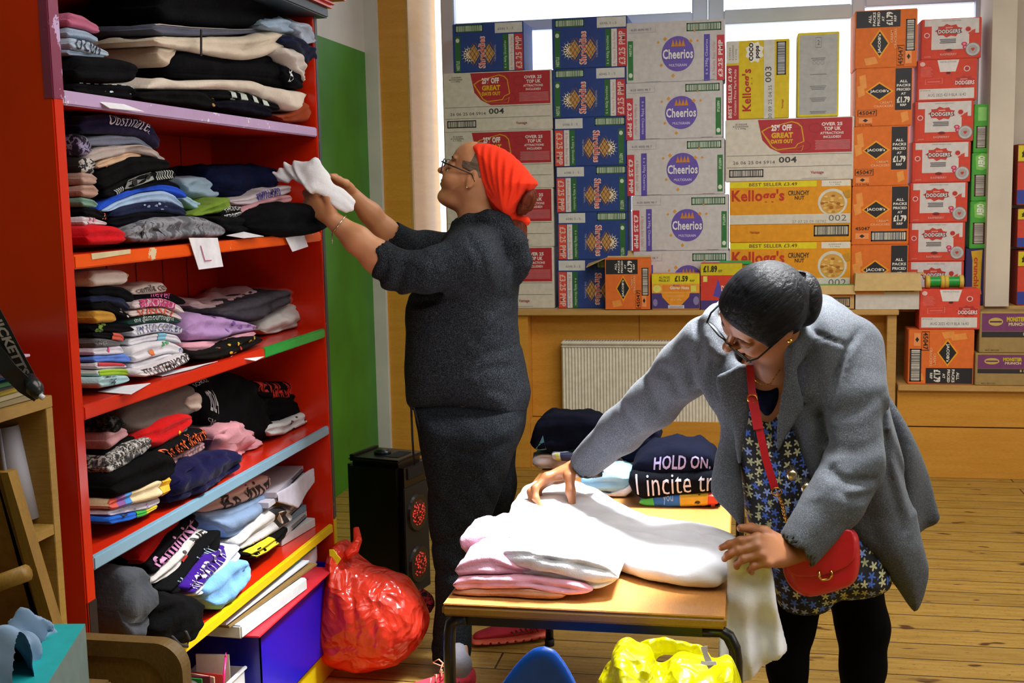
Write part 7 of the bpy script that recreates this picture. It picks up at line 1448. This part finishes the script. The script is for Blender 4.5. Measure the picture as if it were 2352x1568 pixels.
# ================================================================ on the floor
def inflate_px(name, lab, cat, px, Y, R, T, mat, res=.006, wrs=None, grooves=(), extra=None, sm=1, parent=None, group=None, w0=None, loc=None):
    P3 = [PY(p[0], p[1], Y) for p in px]; lo = np.min(P3, 0) - [.05, T + .05, .05]; hi = np.max(P3, 0) + [.05, T + .05, .05]; v = Vol(lo, hi, res); vp(v, px, Y, R, T, .01, w0=w0, sm=sm)
    if extra: extra(v)
    for (pts, wd, dp) in grooves: v.groove([PY(p[0], p[1], Y) for p in pts], wd, dp, mk)
    if wrs: v.wr(*wrs)
    return v
# red carrier bag
YR = 3.42; M_rb = plastic_bag('red_carrier_plastic', '#f4442e', .40)
bagpx = [(757, 1262), (770, 1248), (786, 1246), (802, 1262), (815, 1280), (845, 1302), (885, 1312), (925, 1330), (955, 1360), (975, 1400), (984, 1440), (966, 1480), (944, 1506), (900, 1526), (850, 1538), (800, 1531), (756, 1514), (740, 1480), (722, 1452), (714, 1400), (722, 1362), (745, 1330), (754, 1298)]
gl = [(((775, 1260), (770, 1330), (760, 1420)), .012, .010), (((785, 1262), (800, 1340), (810, 1400)), .012, .010), (((795, 1270), (840, 1350), (860, 1420)), .012, .009), (((765, 1300), (740, 1380), (745, 1440)), .014, .010), (((830, 1310), (880, 1370), (900, 1440)), .016, .008), (((880, 1340), (920, 1400), (930, 1470)), .016, .008), (((760, 1460), (820, 1440), (880, 1460)), .014, .008), (((800, 1500), (860, 1480), (940, 1490)), .014, .006)]
v = inflate_px('', '', '', bagpx, YR, .13, .15, M_rb, .0055, (.0035, (34, 30, 26), .8), gl)
v.F[:, :, :] = v.F
r = volobj('carrier_bag', v, M_rb, loc=(float(PY(850, 1500, YR)[0]), YR, 0)); tag(r, 'knotted red plastic carrier bag standing full on the floor by the bookshelf', 'bag')
for (nm, pts, w) in (('bag_handle', ((770, 1340), (745, 1335), (722, 1312), (694, 1292)), [.03, .035, .04, .035]), ('bag_handle', ((795, 1275), (812, 1262), (822, 1240), (818, 1212)), [.03, .04, .03, .02])):
    g = G(); c = [PY(p[0], p[1], YR - .07 + .02 * i) for i, p in enumerate(pts)]
    g.tube(c, [x * .45 for x in w], M_rb, 10); part(g, nm, r)
g = G(); pts = [PY(x, y, YR - .075) for x, y in ((756, 1262), (766, 1262), (774, 1274), (783, 1284), (774, 1298), (768, 1286), (757, 1276))]; g.add(list(pts) + [p + [0, .004, 0] for p in pts], [list(range(7)), list(range(7, 14))[::-1]] + [[i, (i + 1) % 7, 7 + (i + 1) % 7, 7 + i] for i in range(7)], flat('#e8dc20', .5)); part(g, 'yellow_tape', r)
tag(volobj('patterned_cloth', inflate_px('', '', '', [(958, 1354), (975, 1352), (1000, 1378), (996, 1400), (985, 1412), (966, 1380)], YR + .1, .02, .02, None, .004, (.002, (80, 80, 80), 1)), multi('redblack', ['#141012', '#a82028', '#141012', '#c83038'], 40), loc=(float(PY(980, 1400, YR + .1)[0]), YR + .1, .2)), 'red and black patterned cloth poking out behind the red carrier bag', 'cloth')
# blue chair
M_bc = flat('#0f56c4', .35); YC = 1.9
r = empty('plastic_chair', (float(PY(1240, 1568, YC)[0]), YC + .1, 0)); tag(r, 'blue plastic school chair with its back to the camera, before the table', 'chair')
cx0 = float(PY(1245, 1568, YC)[0])
vB = Vol([cx0 - .22, YC - .08, .36], [cx0 + .24, YC + .12, .80], .006)
vp(vB, [(1130, 1600), (1160, 1552), (1200, 1500), (1230, 1476), (1250, 1471), (1275, 1476), (1296, 1500), (1320, 1540), (1345, 1600), (1360, 1800), (1370, 1950), (1100, 1950), (1105, 1700)], YC, .012, .0105, .004, w0=lambda U, V: (U - cx0) ** 2 * -1.1 + (V - .55) * -.12, sm=2)
attach(volobj('backrest', vB, M_bc), r)
vS = Vol([cx0 - .24, YC - .06, .35], [cx0 + .24, YC + .46, .45], .007); vS.poly([(cx0 - .13, YC + .0), (cx0 + .13, YC + .0), (cx0 + .14, YC + .30), (cx0 - .14, YC + .30)], (0, 0, .385), EX, EY, EZ, .012, .011, .01, w0=lambda U, V: (U - cx0) ** 2 * .5, sm=2); attach(volobj('seat', vS, M_bc), r)
for sx in (-1, 1):
    for (ya, yb) in ((.06, -.0), (.26, .31)):
        g = G(); g.tube([(cx0 + sx * .11, YC + ya, .375), (cx0 + sx * .13, YC + yb, .0)], .0105, flat('#8c8f94', .3, 1), 8); part(g, 'leg', r)
# yellow carrier bag
YY = 2.13; M_yb = plastic_bag('yellow_carrier_plastic', '#dcd800', .22)
v = inflate_px('', '', '', [(1372, 1568), (1384, 1540), (1400, 1500), (1408, 1484), (1430, 1475), (1450, 1474), (1480, 1486), (1500, 1505), (1506, 1535), (1520, 1528), (1545, 1514), (1580, 1510), (1620, 1520), (1650, 1514), (1680, 1510), (1692, 1535), (1704, 1568), (1716, 1640), (1722, 1800), (1722, 2000), (1700, 2250), (1510, 2262), (1490, 2000), (1478, 1800), (1440, 1690), (1370, 1640)], YY, .10, .13, None, .0065, (.003, (34, 28, 26), .3),
    [(((1450, 1476), (1470, 1520), (1500, 1560)), .012, .010), (((1400, 1500), (1420, 1540), (1440, 1600)), .012, .008), (((1545, 1516), (1520, 1560), (1490, 1620)), .012, .009), (((1640, 1520), (1650, 1560), (1640, 1640)), .014, .007), (((1590, 1512), (1580, 1570), (1600, 1640)), .012, .006)])
r = volobj('carrier_bag', v, M_yb, loc=(float(PY(1540, 1568, YY)[0]), YY, 0)); tag(r, 'bright yellow plastic carrier bag bulging in front of the table', 'bag')
v = Vol(PY(1455, 1545, YY + .12) - [0, .1, .02], PY(1640, 1460, YY + .12) + [0, .08, .02], .004)
c = [PY(x, y, YY + .07) for x, y in ((1478, 1520), (1490, 1494), (1530, 1484), (1565, 1487), (1600, 1504), (1620, 1530))]; v.chain(c, [.022, .018, .014, .014, .016, .02], .01, fl=((0, 1, 0), .5)); v.wr(.002, (60, 60, 60), 1); attach(volobj('bag_handle', v, M_yb), r)
g = G(); c = [PY(x, y, YY - .09) for x, y in ((1617, 1484), (1620, 1500), (1628, 1520), (1636, 1530))]; g.ribbon(c, [.012, .009, .012, .016], .002, (0, -1, .3), flat('#e8e8e0', .6)); g.ribbon([PY(x, y, YY - .092) for x, y in ((1610, 1520), (1625, 1524), (1645, 1522))], .006, .002, (0, -1, .3), flat('#e8e8e0', .6)); part(g, 'white_tag', r)
# party speaker
M_sp = flat('#08090b', .35); r = empty('party_speaker', (-1.27, 4.12, 0)); tag(r, 'tall black party speaker with two glowing red woofers beside the bookshelf', 'speaker'); ob = []
hz = float(PY(860, 1046, 4.12)[2]); Wd_, Dd_ = .205, .25; RZ = math.radians(-14)
Msp = Matrix.Translation(Vector((-1.305, 4.14, 0))) @ Matrix.Rotation(RZ, 4, 'Z')
def sbox(g, a, b, m_, bev=.01): g.box(a, b, m_, bev, Msp)
g = G(); sbox(g, (-.125, -.1, .01), (.115, .1, hz - .005), M_sp, .022); part(g, 'cabinet', r)
g = G(); sbox(g, (-.115, -.095, hz - .012), (.105, .095, hz + .004), flat('#14161a', .3), .008)
sbox(g, (.02, -.05, hz + .003), (.075, .05, hz + .006), flat('#020202', .8), .002); sbox(g, (-.11, -.09, hz + .003), (-.09, .09, hz + .012), M_sp, .003); part(g, 'top_panel', r)
g = G(); g.tube([Msp @ Vector((-.02, 0, hz + .002)), Msp @ Vector((-.02, 0, hz + .016))], .032, flat('#30343a', .25, .6), 24); g.tube([Msp @ Vector((-.02, 0, hz + .016)), Msp @ Vector((-.02, 0, hz + .019))], .024, flat('#15171b', .3), 24); part(g, 'volume_knob', r)
g = G(); sbox(g, (.113, -.088, .03), (.119, .088, hz - .10), flat('#101114', .6), .004); part(g, 'front_grille', r)
g = G(); sbox(g, (.112, -.06, hz - .075), (.120, .06, hz - .03), flat('#020203', .8), .003); part(g, 'front_handle', r)
m, nt, b = newmat('red_led_glow'); v_ = texco(nt, (1, 1, 1)); vo = nt.nodes.new('ShaderNodeTexVoronoi'); vo.inputs['Scale'].default_value = 110; nt.links.new(v_, vo.inputs['Vector'])
b.inputs['Base Color'].default_value = (.02, .002, .002, 1); nt.links.new(ramp(nt, vo.outputs['Distance'], [(.25, (1, .05, .03)), (.45, (.02, 0, 0))]), b.inputs['Emission Color']); b.inputs['Emission Strength'].default_value = .9; M_led = m
for zc in (float(PY(905, 1176, 4.1)[2]), float(PY(905, 1294, 4.1)[2])):
    g = G(); bm = bmesh.new(); bmesh.ops.create_cone(bm, segments=32, radius1=.072, radius2=.066, depth=.012, cap_ends=True); g.bm(bm, flat('#17181c', .3), Msp @ Matrix.Translation(Vector((.122, .0, zc))) @ Matrix.Rotation(math.pi / 2, 4, 'Y')); w_ = part(g, 'woofer', r)
    g = G(); bm = bmesh.new(); bmesh.ops.create_cone(bm, segments=32, radius1=.050, radius2=.026, depth=.008, cap_ends=True); g.bm(bm, M_led, Msp @ Matrix.Translation(Vector((.131, .0, zc))) @ Matrix.Rotation(math.pi / 2, 4, 'Y')); part(g, 'light_ring', w_, 'glowing red cone')
# ================================================================ bottom of the bookshelf
r = empty('storage_crate', (-1.43, 3.0, SH['F'])); tag(r, 'deep blue plastic storage crate at the bottom of the bookshelf under papers', 'crate'); M_cr = flat('#0b0fa8', .3)
g = G(); zt_ = .352; y0, y1, x0, x1 = 2.84, 3.43, -1.61, -1.265; o = SH['F'] + .002; t = .006
for a, b_ in (((x0, y0, o), (x1, y1, o + t)), ((x1 - t, y0, o), (x1, y1, zt_)), ((x0, y0, o), (x0 + t, y1, zt_)), ((x0, y0, o), (x1, y0 + t, zt_)), ((x0, y1 - t, o), (x1, y1, zt_))): g.box(a, b_, M_cr, .002)
part(g, 'crate_body', r)
g = G(); g.box((x1 - .006, y0 - .004, zt_ - .02), (x1 + .010, y1 + .006, zt_), M_cr, .004); g.box((x0 + .02, y1 - .004, zt_ - .02), (x1, y1 + .008, zt_), M_cr, .004); part(g, 'rim', r)
def slab(name, lab, a, b_, mat, rz=0, cat='paper', group=None, tilt=0, deco=None, bev=.001):
    c = Vector(((a[0] + b_[0]) / 2, (a[1] + b_[1]) / 2, a[2])); g = G(); g.box(Vector(a) - c, Vector(b_) - c, mat, bev)
    if deco: deco(g, Vector(b_) - c)
    o = g.build(name); o.location = c; o.rotation_euler = (tilt, 0, math.radians(rz)); return tag(o, lab, cat, group)
gp_ = 'papers on the blue crate'
slab('red_folder', 'red card folder lying on the blue crate', (-1.56, 2.78, .354), (-1.24, 3.36, .359), flat('#b81c2c', .5), 0, 'folder', gp_)
slab('paper_stack', 'thick stack of white paper with curling edge on the red folder', (-1.54, 2.76, .360), (-1.262, 3.16, .396), flat('#c4ccce', .7), -4, 'paper', gp_, 0, bev=.004)
slab('brown_folder', 'brown card folder on the white paper stack', (-1.56, 2.74, .399), (-1.275, 3.26, .406), flat('#7c6034', .6), -5, 'folder', gp_, .01)
slab('paper_stack', 'thin white sheets between the brown and green folders', (-1.56, 2.72, .412), (-1.285, 3.24, .418), flat('#c0c6d0', .7), -3, 'paper', gp_, .01)
slab('green_folder', 'sage green folder with a handwritten mark under the yellow shelf', (-1.58, 2.72, .425), (-1.30, 3.34, .429), flat('#5e8a5c', .6), -2, 'folder', gp_, .0, lambda g, b_: g.add([(b_.x - .10, .16, .0053), (b_.x - .06, .17, .0053), (b_.x - .05, .24, .0053), (b_.x - .08, .23, .0053)], [[0, 1, 2, 3]], flat('#101510', .7)))
v = Vol([-1.5, 3.2, .33], [-1.2, 3.48, .47], .004); v.poly([(3.24, .362), (3.28, .40), (3.33, .43), (3.40, .425), (3.43, .39), (3.40, .36)], (-1.36, 0, 0), EY, EZ, EX, .008, .006, .004, w0=lambda U, V: .05 * np.sin((U - 3.25) * 14), sm=1); tag(volobj('paper_sheet', v, M_pap, loc=(-1.36, 3.3, .31)), 'curled white paper at the right end above the blue crate', 'paper')
# plastic bag with bits, clear tub of cards
M_cb = plastic_bag('clear_grey_plastic', '#8c8a84', .75)
v = Vol([-1.46, 2.24, .09], [-1.18, 2.64, .42], .005); v.poly([(2.30, .105), (2.55, .105), (2.60, .2), (2.56, .33), (2.48, .38), (2.38, .36), (2.30, .3), (2.27, .2)], (-1.33, 0, 0), EY, EZ, EX, .07, .07, .01, sm=1); v.wr(.005, (50, 40, 44), 3); tag(volobj('plastic_bag', v, M_cb, loc=(-1.33, 2.43, .1)), 'grey see-through plastic bag of odds and ends on the bottom shelf', 'bag')
slab('green_book', 'dark green book standing beside the see-through bag', (-1.36, 2.24, .102), (-1.26, 2.30, .33), flat('#0b3a20', .5), 8, 'book')
r = empty('card_tub', (-1.2, 2.62, 0)); tag(r, 'clear plastic tub filled with playing cards below the blue crate', 'tub'); m, nt, b = newmat('milky_plastic'); b.inputs['Base Color'].default_value = (.75, .78, .82, 1); b.inputs['Alpha'].default_value = .45; b.inputs['Roughness'].default_value = .2; M_tub = m
tz = .262; g = G(); X0, X1, Ya, Yb = -1.43, -1.30, 2.54, 2.81; tz0 = .102
for a, b_ in (((X1 - .003, Ya, tz0), (X1, Yb, tz)), ((X0, Ya, tz0), (X0 + .003, Yb, tz)), ((X0, Ya, tz0), (X1, Ya + .003, tz)), ((X0, Yb - .003, tz0), (X1, Yb, tz)), ((X0, Ya, tz0), (X1, Yb, tz0 + .004))): g.box(a, b_, M_tub, .001)
g.box((X0 - .006, Ya - .006, tz - .008), (X0 + .003, Yb + .006, tz), M_tub, .002); g.box((X1 - .003, Ya - .006, tz - .008), (X1 + .006, Yb + .006, tz), M_tub, .002); part(g, 'tub_body', r)
cc_ = [('#c8c41c', 'yellow picture'), ('#1c7a30', 'green'), ('#701838', 'dark red'), ('#c8b090', 'tan portrait'), ('#b82020', 'bright red'), ('#d8d8d0', 'white')]
for k, (c, lb) in enumerate(cc_):
    slab('playing_card', '%s card sticking out of the clear tub' % lb, (-1.41, 2.57 + k * .038, .11), (-1.32, 2.574 + k * .038, .275 + .012 * ((k * 7) % 4)), flat(c, .4), -12 + 9 * (k % 3), 'card', 'cards in the tub')
g = G(); g.tube([PX(512, 1580, -1.30), PX(518, 1510, -1.31)], .003, flat('#e0186a', .4), 8); g.tube([PX(518, 1510, -1.31), PX(519, 1498, -1.312)], [.003, .0008], flat('#e0186a', .4), 8); tag(g.build('pink_pencil'), 'bright pink pencil standing by the tub of cards', 'pencil')
# notebooks at the right end of the fifth shelf
z = SH['E'] + .001; gN = 'notebooks and papers on the fifth shelf'
def spiral(g, x, ya, yb, zz, n=16):
    for k in range(n):
        y = ya + (yb - ya) * k / n; g.tube([(x + .006 * math.cos(a * .785), y, zz + .006 * math.sin(a * .785)) for a in range(9)], .0009, flat('#26262a', .3, 1), 5)
NB = [('white thick notebook at the very bottom of the notebook stack', .020, '#c8ccd0', -1.335, 0), ('spiral bound white notebook low in the notebook stack', .014, '#bcc0c8', -1.345, 1), ('blue covered notebook in the notebook stack', .014, '#7c98ac', -1.36, 0), ('white punched pad in the notebook stack', .016, '#c4c4c4', -1.35, 1), ('yellow brown book near the top of the notebook stack', .022, '#b08a3c', -1.365, 0), ('white drawing pad with drooping pencil sketch', .012, '#c4c2d0', -1.33, 0), ('spiral sketchbook on top of the notebook stack', .012, '#c0bcc8', -1.34, 1)]
for k, (lb, h, c, xf, s_) in enumerate(NB):
    def dd(g, b_, s_=s_, h=h):
        if s_: spiral(g, b_.x + .001, b_.y - .16, b_.y - .02, h * .5)
    slab('notebook', lb, (xf - .2, (3.22, 3.20, 3.18, 3.12, 3.14, 3.06, 3.10)[k], z), (xf, 3.44 - .01 * (k % 2), z + h * 1.35), flat(c, .6), (-6, 4, -3, 6, -5, 3, 8)[k], 'notebook', gN, 0, dd); z += h * 1.35 + .0012 + (.012 if k == 4 else 0) + (.02 if k == 3 else 0)
v = Vol([-1.46, 3.12, .52], [-1.24, 3.46, .72], .0035); v.poly([(3.10, .652), (3.43, .655), (3.42, .61), (3.38, .60), (3.24, .575), (3.12, .625)], (-1.32, 0, 0), EY, EZ, EX, .005, .004, .003, w0=lambda U, V: .006 * np.sin(U * 20) + (.66 - V) * .12, sm=0); tag(volobj('sketch_paper', v, flat('#c0bccc', .7), loc=(-1.32, 3.3, .6)), 'loose sketch paper drooping over the front of the notebook stack', 'paper', gN)
# ================================================================ left edge of the view
M_pine = wood('pine_veneer', '#8a6a2c', '#a3823c', (1, 1, 7), .5, 3); r = empty('small_bookcase', (-1.42, 1.7, 0)); tag(r, 'small pine veneer bookcase against the red bookshelf side', 'bookcase')
BX = -1.28; bz = 1.128; by = 1.99
g = G(); g.box((BX - .28, 1.2, bz - .022), (BX, by, bz), M_pine, .001); part(g, 'top', r)
g = G(); g.box((BX - .28, by - .022, 0), (BX - .0005, by - .0002, bz - .0225), M_pine, .001); part(g, 'side_panel', r)
g = G(); g.box((BX - .28, 1.2, 0), (BX - .0005, 1.222, bz - .0225), M_pine, .001); part(g, 'side_panel', r)
g = G(); g.box((BX - .28, 1.222, .05), (BX - .265, by - .022, bz - .0225), M_pine); part(g, 'back_panel', r)
for zz in (.885, .62, .34, .08): g = G(); g.box((BX - .265, 1.222, zz - .02), (BX - .001, by - .022, zz), M_pine, .001); part(g, 'shelf', r)
# paper roll
v = None; m, nt, b = newmat('photo_print_paper'); b.inputs['Base Color'].default_value = hexc('#a8a8b4'); b.inputs['Roughness'].default_value = .6
g = G(); p0 = Vector(PX(18, 978, BX - .08)); p1_ = Vector(PX(58, 1190, BX - .06)); n = 24; vs = []; ax_ = (p1_ - p0).normalized(); aa = ax_.cross(Vector((1, 0, 0))).normalized(); bb = ax_.cross(aa)
for (P_, rad) in ((p0, .024), (p1_, .034)):
    for k in range(n + 6): a = 2 * math.pi * k / n; q = rad * (1 - .006 * k); vs.append(P_ + aa * math.cos(a) * q + bb * math.sin(a) * q)
N_ = n + 6; g.add(vs, [[i, i + 1, N_ + i + 1, N_ + i] for i in range(N_ - 1)], m, True); o = g.build('paper_roll'); md = o.modifiers.new('thick', 'SOLIDIFY'); md.thickness = .0015; tag(o, 'large roll of grey white paper leaning inside the pine bookcase', 'paper roll')
# magazines and lanyard on top
zz = bz + .001; cols = ['#8c7c5c', '#a89a78', '#b49c2c', '#1c2422', '#14582c', '#2c6cb0', '#40202c', '#b0a48c', '#8c4c94', '#b89cb4', '#d8cfc0']
nm_ = ['tan', 'cream', 'mustard', 'charcoal', 'green', 'blue', 'maroon', 'beige', 'violet', 'lilac', 'ivory']
for k, c in enumerate(cols):
    h = .005 + .003 * (k % 3); slab('magazine', '%s magazine in the pile on the pine bookcase%s' % (nm_[k], ', topmost' if k == 10 else ''), (BX - .25, 1.62, zz), (BX - .012 - .01 * (k % 3), 1.955 - .012 * ((k * 5) % 4), zz + h), flat(c, .5), (-3, 2, 0, 4, -2, 3, -4, 1, 2, -3, 5)[k], 'magazine', 'magazines on the bookcase'); zz += h + .0008
m_l = flat('#101114', .5); g = G(); lp = [PY(-30, 690, 1.78), PY(0, 745, 1.80), PY(28, 800, 1.82), PY(55, 850, 1.84), PY(72, 880, 1.85)]; g.ribbon(lp, .028, .0015, (.1, -1, .15), m_l)
A_, B_ = Vector(PY(0, 745, 1.797)), Vector(PY(62, 862, 1.838)); dv = (B_ - A_); up = dv.cross(Vector((.1, -1, .15))).normalized()
dc = Deco(g, lambda u, v, L: A_ + dv * u - up * (v - .5) * .028 + Vector((0, -.003 - .0001 * L, 0))); dc.text('NICKETTS', -.22, .2, .98, .84, '#b8bcc8', 0, .04)
r = g.build('lanyard'); tag(r, 'black lanyard with white lettering draped over the magazines', 'lanyard')
g = G(); g.ribbon([PY(-20, 800, 1.80), PY(20, 850, 1.80), PY(60, 888, 1.82), PY(90, 905, 1.83)], .03, .002, (.1, -1, .2), m_l); part(g, 'strap', r)
g = G(); g.tube([PY(66, 868, 1.83), PY(80, 892, 1.82), PY(92, 912, 1.82)], [.012, .015, .008], flat('#1c2226', .25), 12); g.tube([PY(92, 908, 1.815), PY(100, 914, 1.815)], .005, flat('#c0c4cc', .3), 8); part(g, 'clip', r)
v = Vol(PY(-70, 880, 1.9) - [0, .06, 0], PY(40, 740, 1.9) + [0, .04, 0], .005); vp(v, [(-60, 860), (-40, 780), (-10, 760), (20, 775), (34, 812), (30, 845), (0, 860)], 1.88, .03, .03, .01); v.wr(.002, (50, 50, 50), 2); tag(volobj('black_pouch', v, cloth('#0a0b0e'), loc=(float(PY(-20, 850, 1.88)[0]), 1.88, float(PY(0, 860, 1.88)[2]))), 'black pouch at the left edge behind the lanyard', 'pouch')
# leaning framed door
M_oak = wood('dark_oak', '#6a4412', '#8a5e20', (1, 6, 1.5), .45, 4); M_oak2 = wood('oak_rail', '#7c5c20', '#98742c', (6, 6, 1.5), .45, 4)
r = empty('wooden_easel', (-1.2, 1.5, 0)); YE = 1.55; tag(r, 'slanting framed wooden board at the lower left edge with a cross rail', 'board')
def quad(g, px, Y, th, mat):
    ps = [Vector(PY(a[0], a[1], Y)) for a in px]; g.add(ps + [p + Vector((0, th, 0)) for p in ps], [[0, 1, 2, 3], [7, 6, 5, 4]] + [[i, i + 4, (i + 1) % 4 + 4, (i + 1) % 4] for i in range(4)], mat)
g = G(); quad(g, [(-120, 1080), (0, 1120), (130, 1560), (-120, 1600)], YE + .006, .012, M_oak); part(g, 'panel', r)
g = G(); quad(g, [(0, 1085), (18, 1085), (160, 1560), (128, 1560)], YE, .022, M_oak2); quad(g, [(-14, 1085), (0, 1085), (128, 1560), (112, 1560)], YE + .006, .014, M_oak); part(g, 'side_rail', r)
g = G(); a, b_ = Vector(PY(-120, 1380, YE - .02)), Vector(PY(62, 1315, YE - .02)); g.tube([a, b_], .013, M_oak2, 10); part(g, 'cross_rail', r)
g = G(); quad(g, [(110, 1540), (170, 1540), (560, 3200), (500, 3200)], YE, .022, M_oak2); part(g, 'leg', r)
# wooden panel with rounded corner and tissue box
r = empty('wooden_bench', (-1.05, 1.72, 0)); tag(r, 'worn wooden bench end with rounded corner in the foreground beside the tissue box', 'bench'); YP = 1.62
pz = lambda x, y: (float(PY(x, y, YP)[0]), float(PY(x, y, YP)[2]))
xr_, ztp = pz(418, 1530)[0], pz(300, 1474)[1]; xl_ = -1.30
def roundrect(x0, x1, z0, z1, rad, n=10):
    pts = [(x0, z0), (x1, z0)] + [(x1 - rad + rad * math.cos(a * math.pi / 2 / n), z1 - rad + rad * math.sin(a * math.pi / 2 / n)) for a in range(n + 1)] + [(x0, z1)]; return pts
M_old = wood('worn_oak', '#5a4420', '#7e6434', (6, 6, 2.2), .5, 4)
g = G(); o_p = roundrect(xl_, xr_, 0, ztp, .045); i_p = roundrect(xl_, xr_ - .030, 0, ztp - .026, .05); k = len(o_p); yd = YP + .028
g.add([(x, YP, z) for x, z in o_p] + [(x, YP, z) for x, z in i_p], [[i, i + 1, k + i + 1, k + i] for i in range(1, k - 1)], M_old)
g.add([(x, YP, z) for x, z in o_p] + [(x, yd, z) for x, z in o_p], [[i, k + i, k + (i + 1) % k, (i + 1) % k] for i in range(k)] + [[k + i for i in range(k)][::-1]], M_old)
g.add([(x, YP, z) for x, z in i_p] + [(x, YP + .004, z) for x, z in i_p], [[i, i + 1, k + i + 1, k + i] for i in range(1, k - 1)], flat('#33210c', .6)); part(g, 'carcass', r)
g = G(); g.add([(x, YP + .004, z) for x, z in i_p], [list(range(k))], wood('worn_oak_panel', '#6a5020', '#8e7038', (5, 1, 2), .5, 3)); part(g, 'inset_panel', r)
r = empty('side_stool', (-1.06, 1.30, 0)); tag(r, 'plain wooden stool under the turquoise tissue box', 'stool'); M_st = M_old
g = G(); g.box((-1.26, 1.12, .79), (-.872, 1.46, .818), M_st, .006); part(g, 'seat', r)
for x_ in (-1.24, -.905):
    for y_ in (1.14, 1.42): g = G(); g.box((x_, y_, 0), (x_ + .03, y_ + .03, .79), M_st, .003); part(g, 'leg', r)
r = empty('tissue_box', (-.96, 1.33, .818)); tag(r, 'turquoise topped tissue box with pulled-up tissues in the lower left corner', 'tissue box')
M_tq = flat('#10a0a6', .5); M_sd = flat('#6c8280', .6); tzp = .905
c4 = [Vector(PZ(x, y, tzp)) for x, y in ((-90, 1450), (22, 1433), (196, 1432), (108, 1572), (-140, 1640))]
g = G(); cen = sum(c4, Vector()) / 5
hole = [Vector(PZ(x, y, tzp)) for x, y in ((16, 1448), (60, 1436), (92, 1442), (98, 1470), (84, 1500), (40, 1520), (0, 1515), (-20, 1480))]
kh = len(hole); bm = bmesh.new(); ov = [bm.verts.new(p) for p in c4]; hv = [bm.verts.new(p) for p in hole]
eo = [bm.edges.new((ov[i], ov[(i + 1) % 5])) for i in range(5)] + [bm.edges.new((hv[i], hv[(i + 1) % kh])) for i in range(kh)]
bmesh.ops.triangle_fill(bm, use_beauty=True, edges=eo); g.bm(bm, M_tq); part(g, 'box_lid', r)
g = G(); lo_ = [Vector((p.x, p.y, .8185)) for p in c4]; g.add(c4 + lo_, [[i, (i + 1) % 5, 5 + (i + 1) % 5, 5 + i] for i in range(5)] + [[5, 6, 7, 8, 9]], M_sd); part(g, 'box_body', r)
v = Vol([-1.13, 1.17, .84], [-.86, 1.44, 1.02], .0028)
def strip(pts, ws, th=.0016):
    for i in range(len(pts) - 1):
        v.chain([pts[i], pts[i + 1]], [ws[i], ws[i + 1]], .006, fl=((.35, -.9, .25), .14))
tp = lambda x, y, Z: PZ(x, y, Z)
strip([tp(60, 1500, .875), tp(72, 1465, .90), PY(74, 1440, 1.37), PY(60, 1424, 1.37), PY(44, 1414, 1.37)], [.028, .026, .016, .008, .003])
strip([tp(40, 1520, .88), tp(20, 1510, .91), PY(-10, 1500, 1.28), PY(5, 1462, 1.30)], [.03, .034, .03, .008])
strip([tp(20, 1540, .90), PY(10, 1530, 1.22), PY(-40, 1500, 1.24)], [.03, .035, .02])
v.wr(.0015, (60, 60, 60), 1); attach(volobj('tissue', v, flat('#7c98b8', .8)), r)
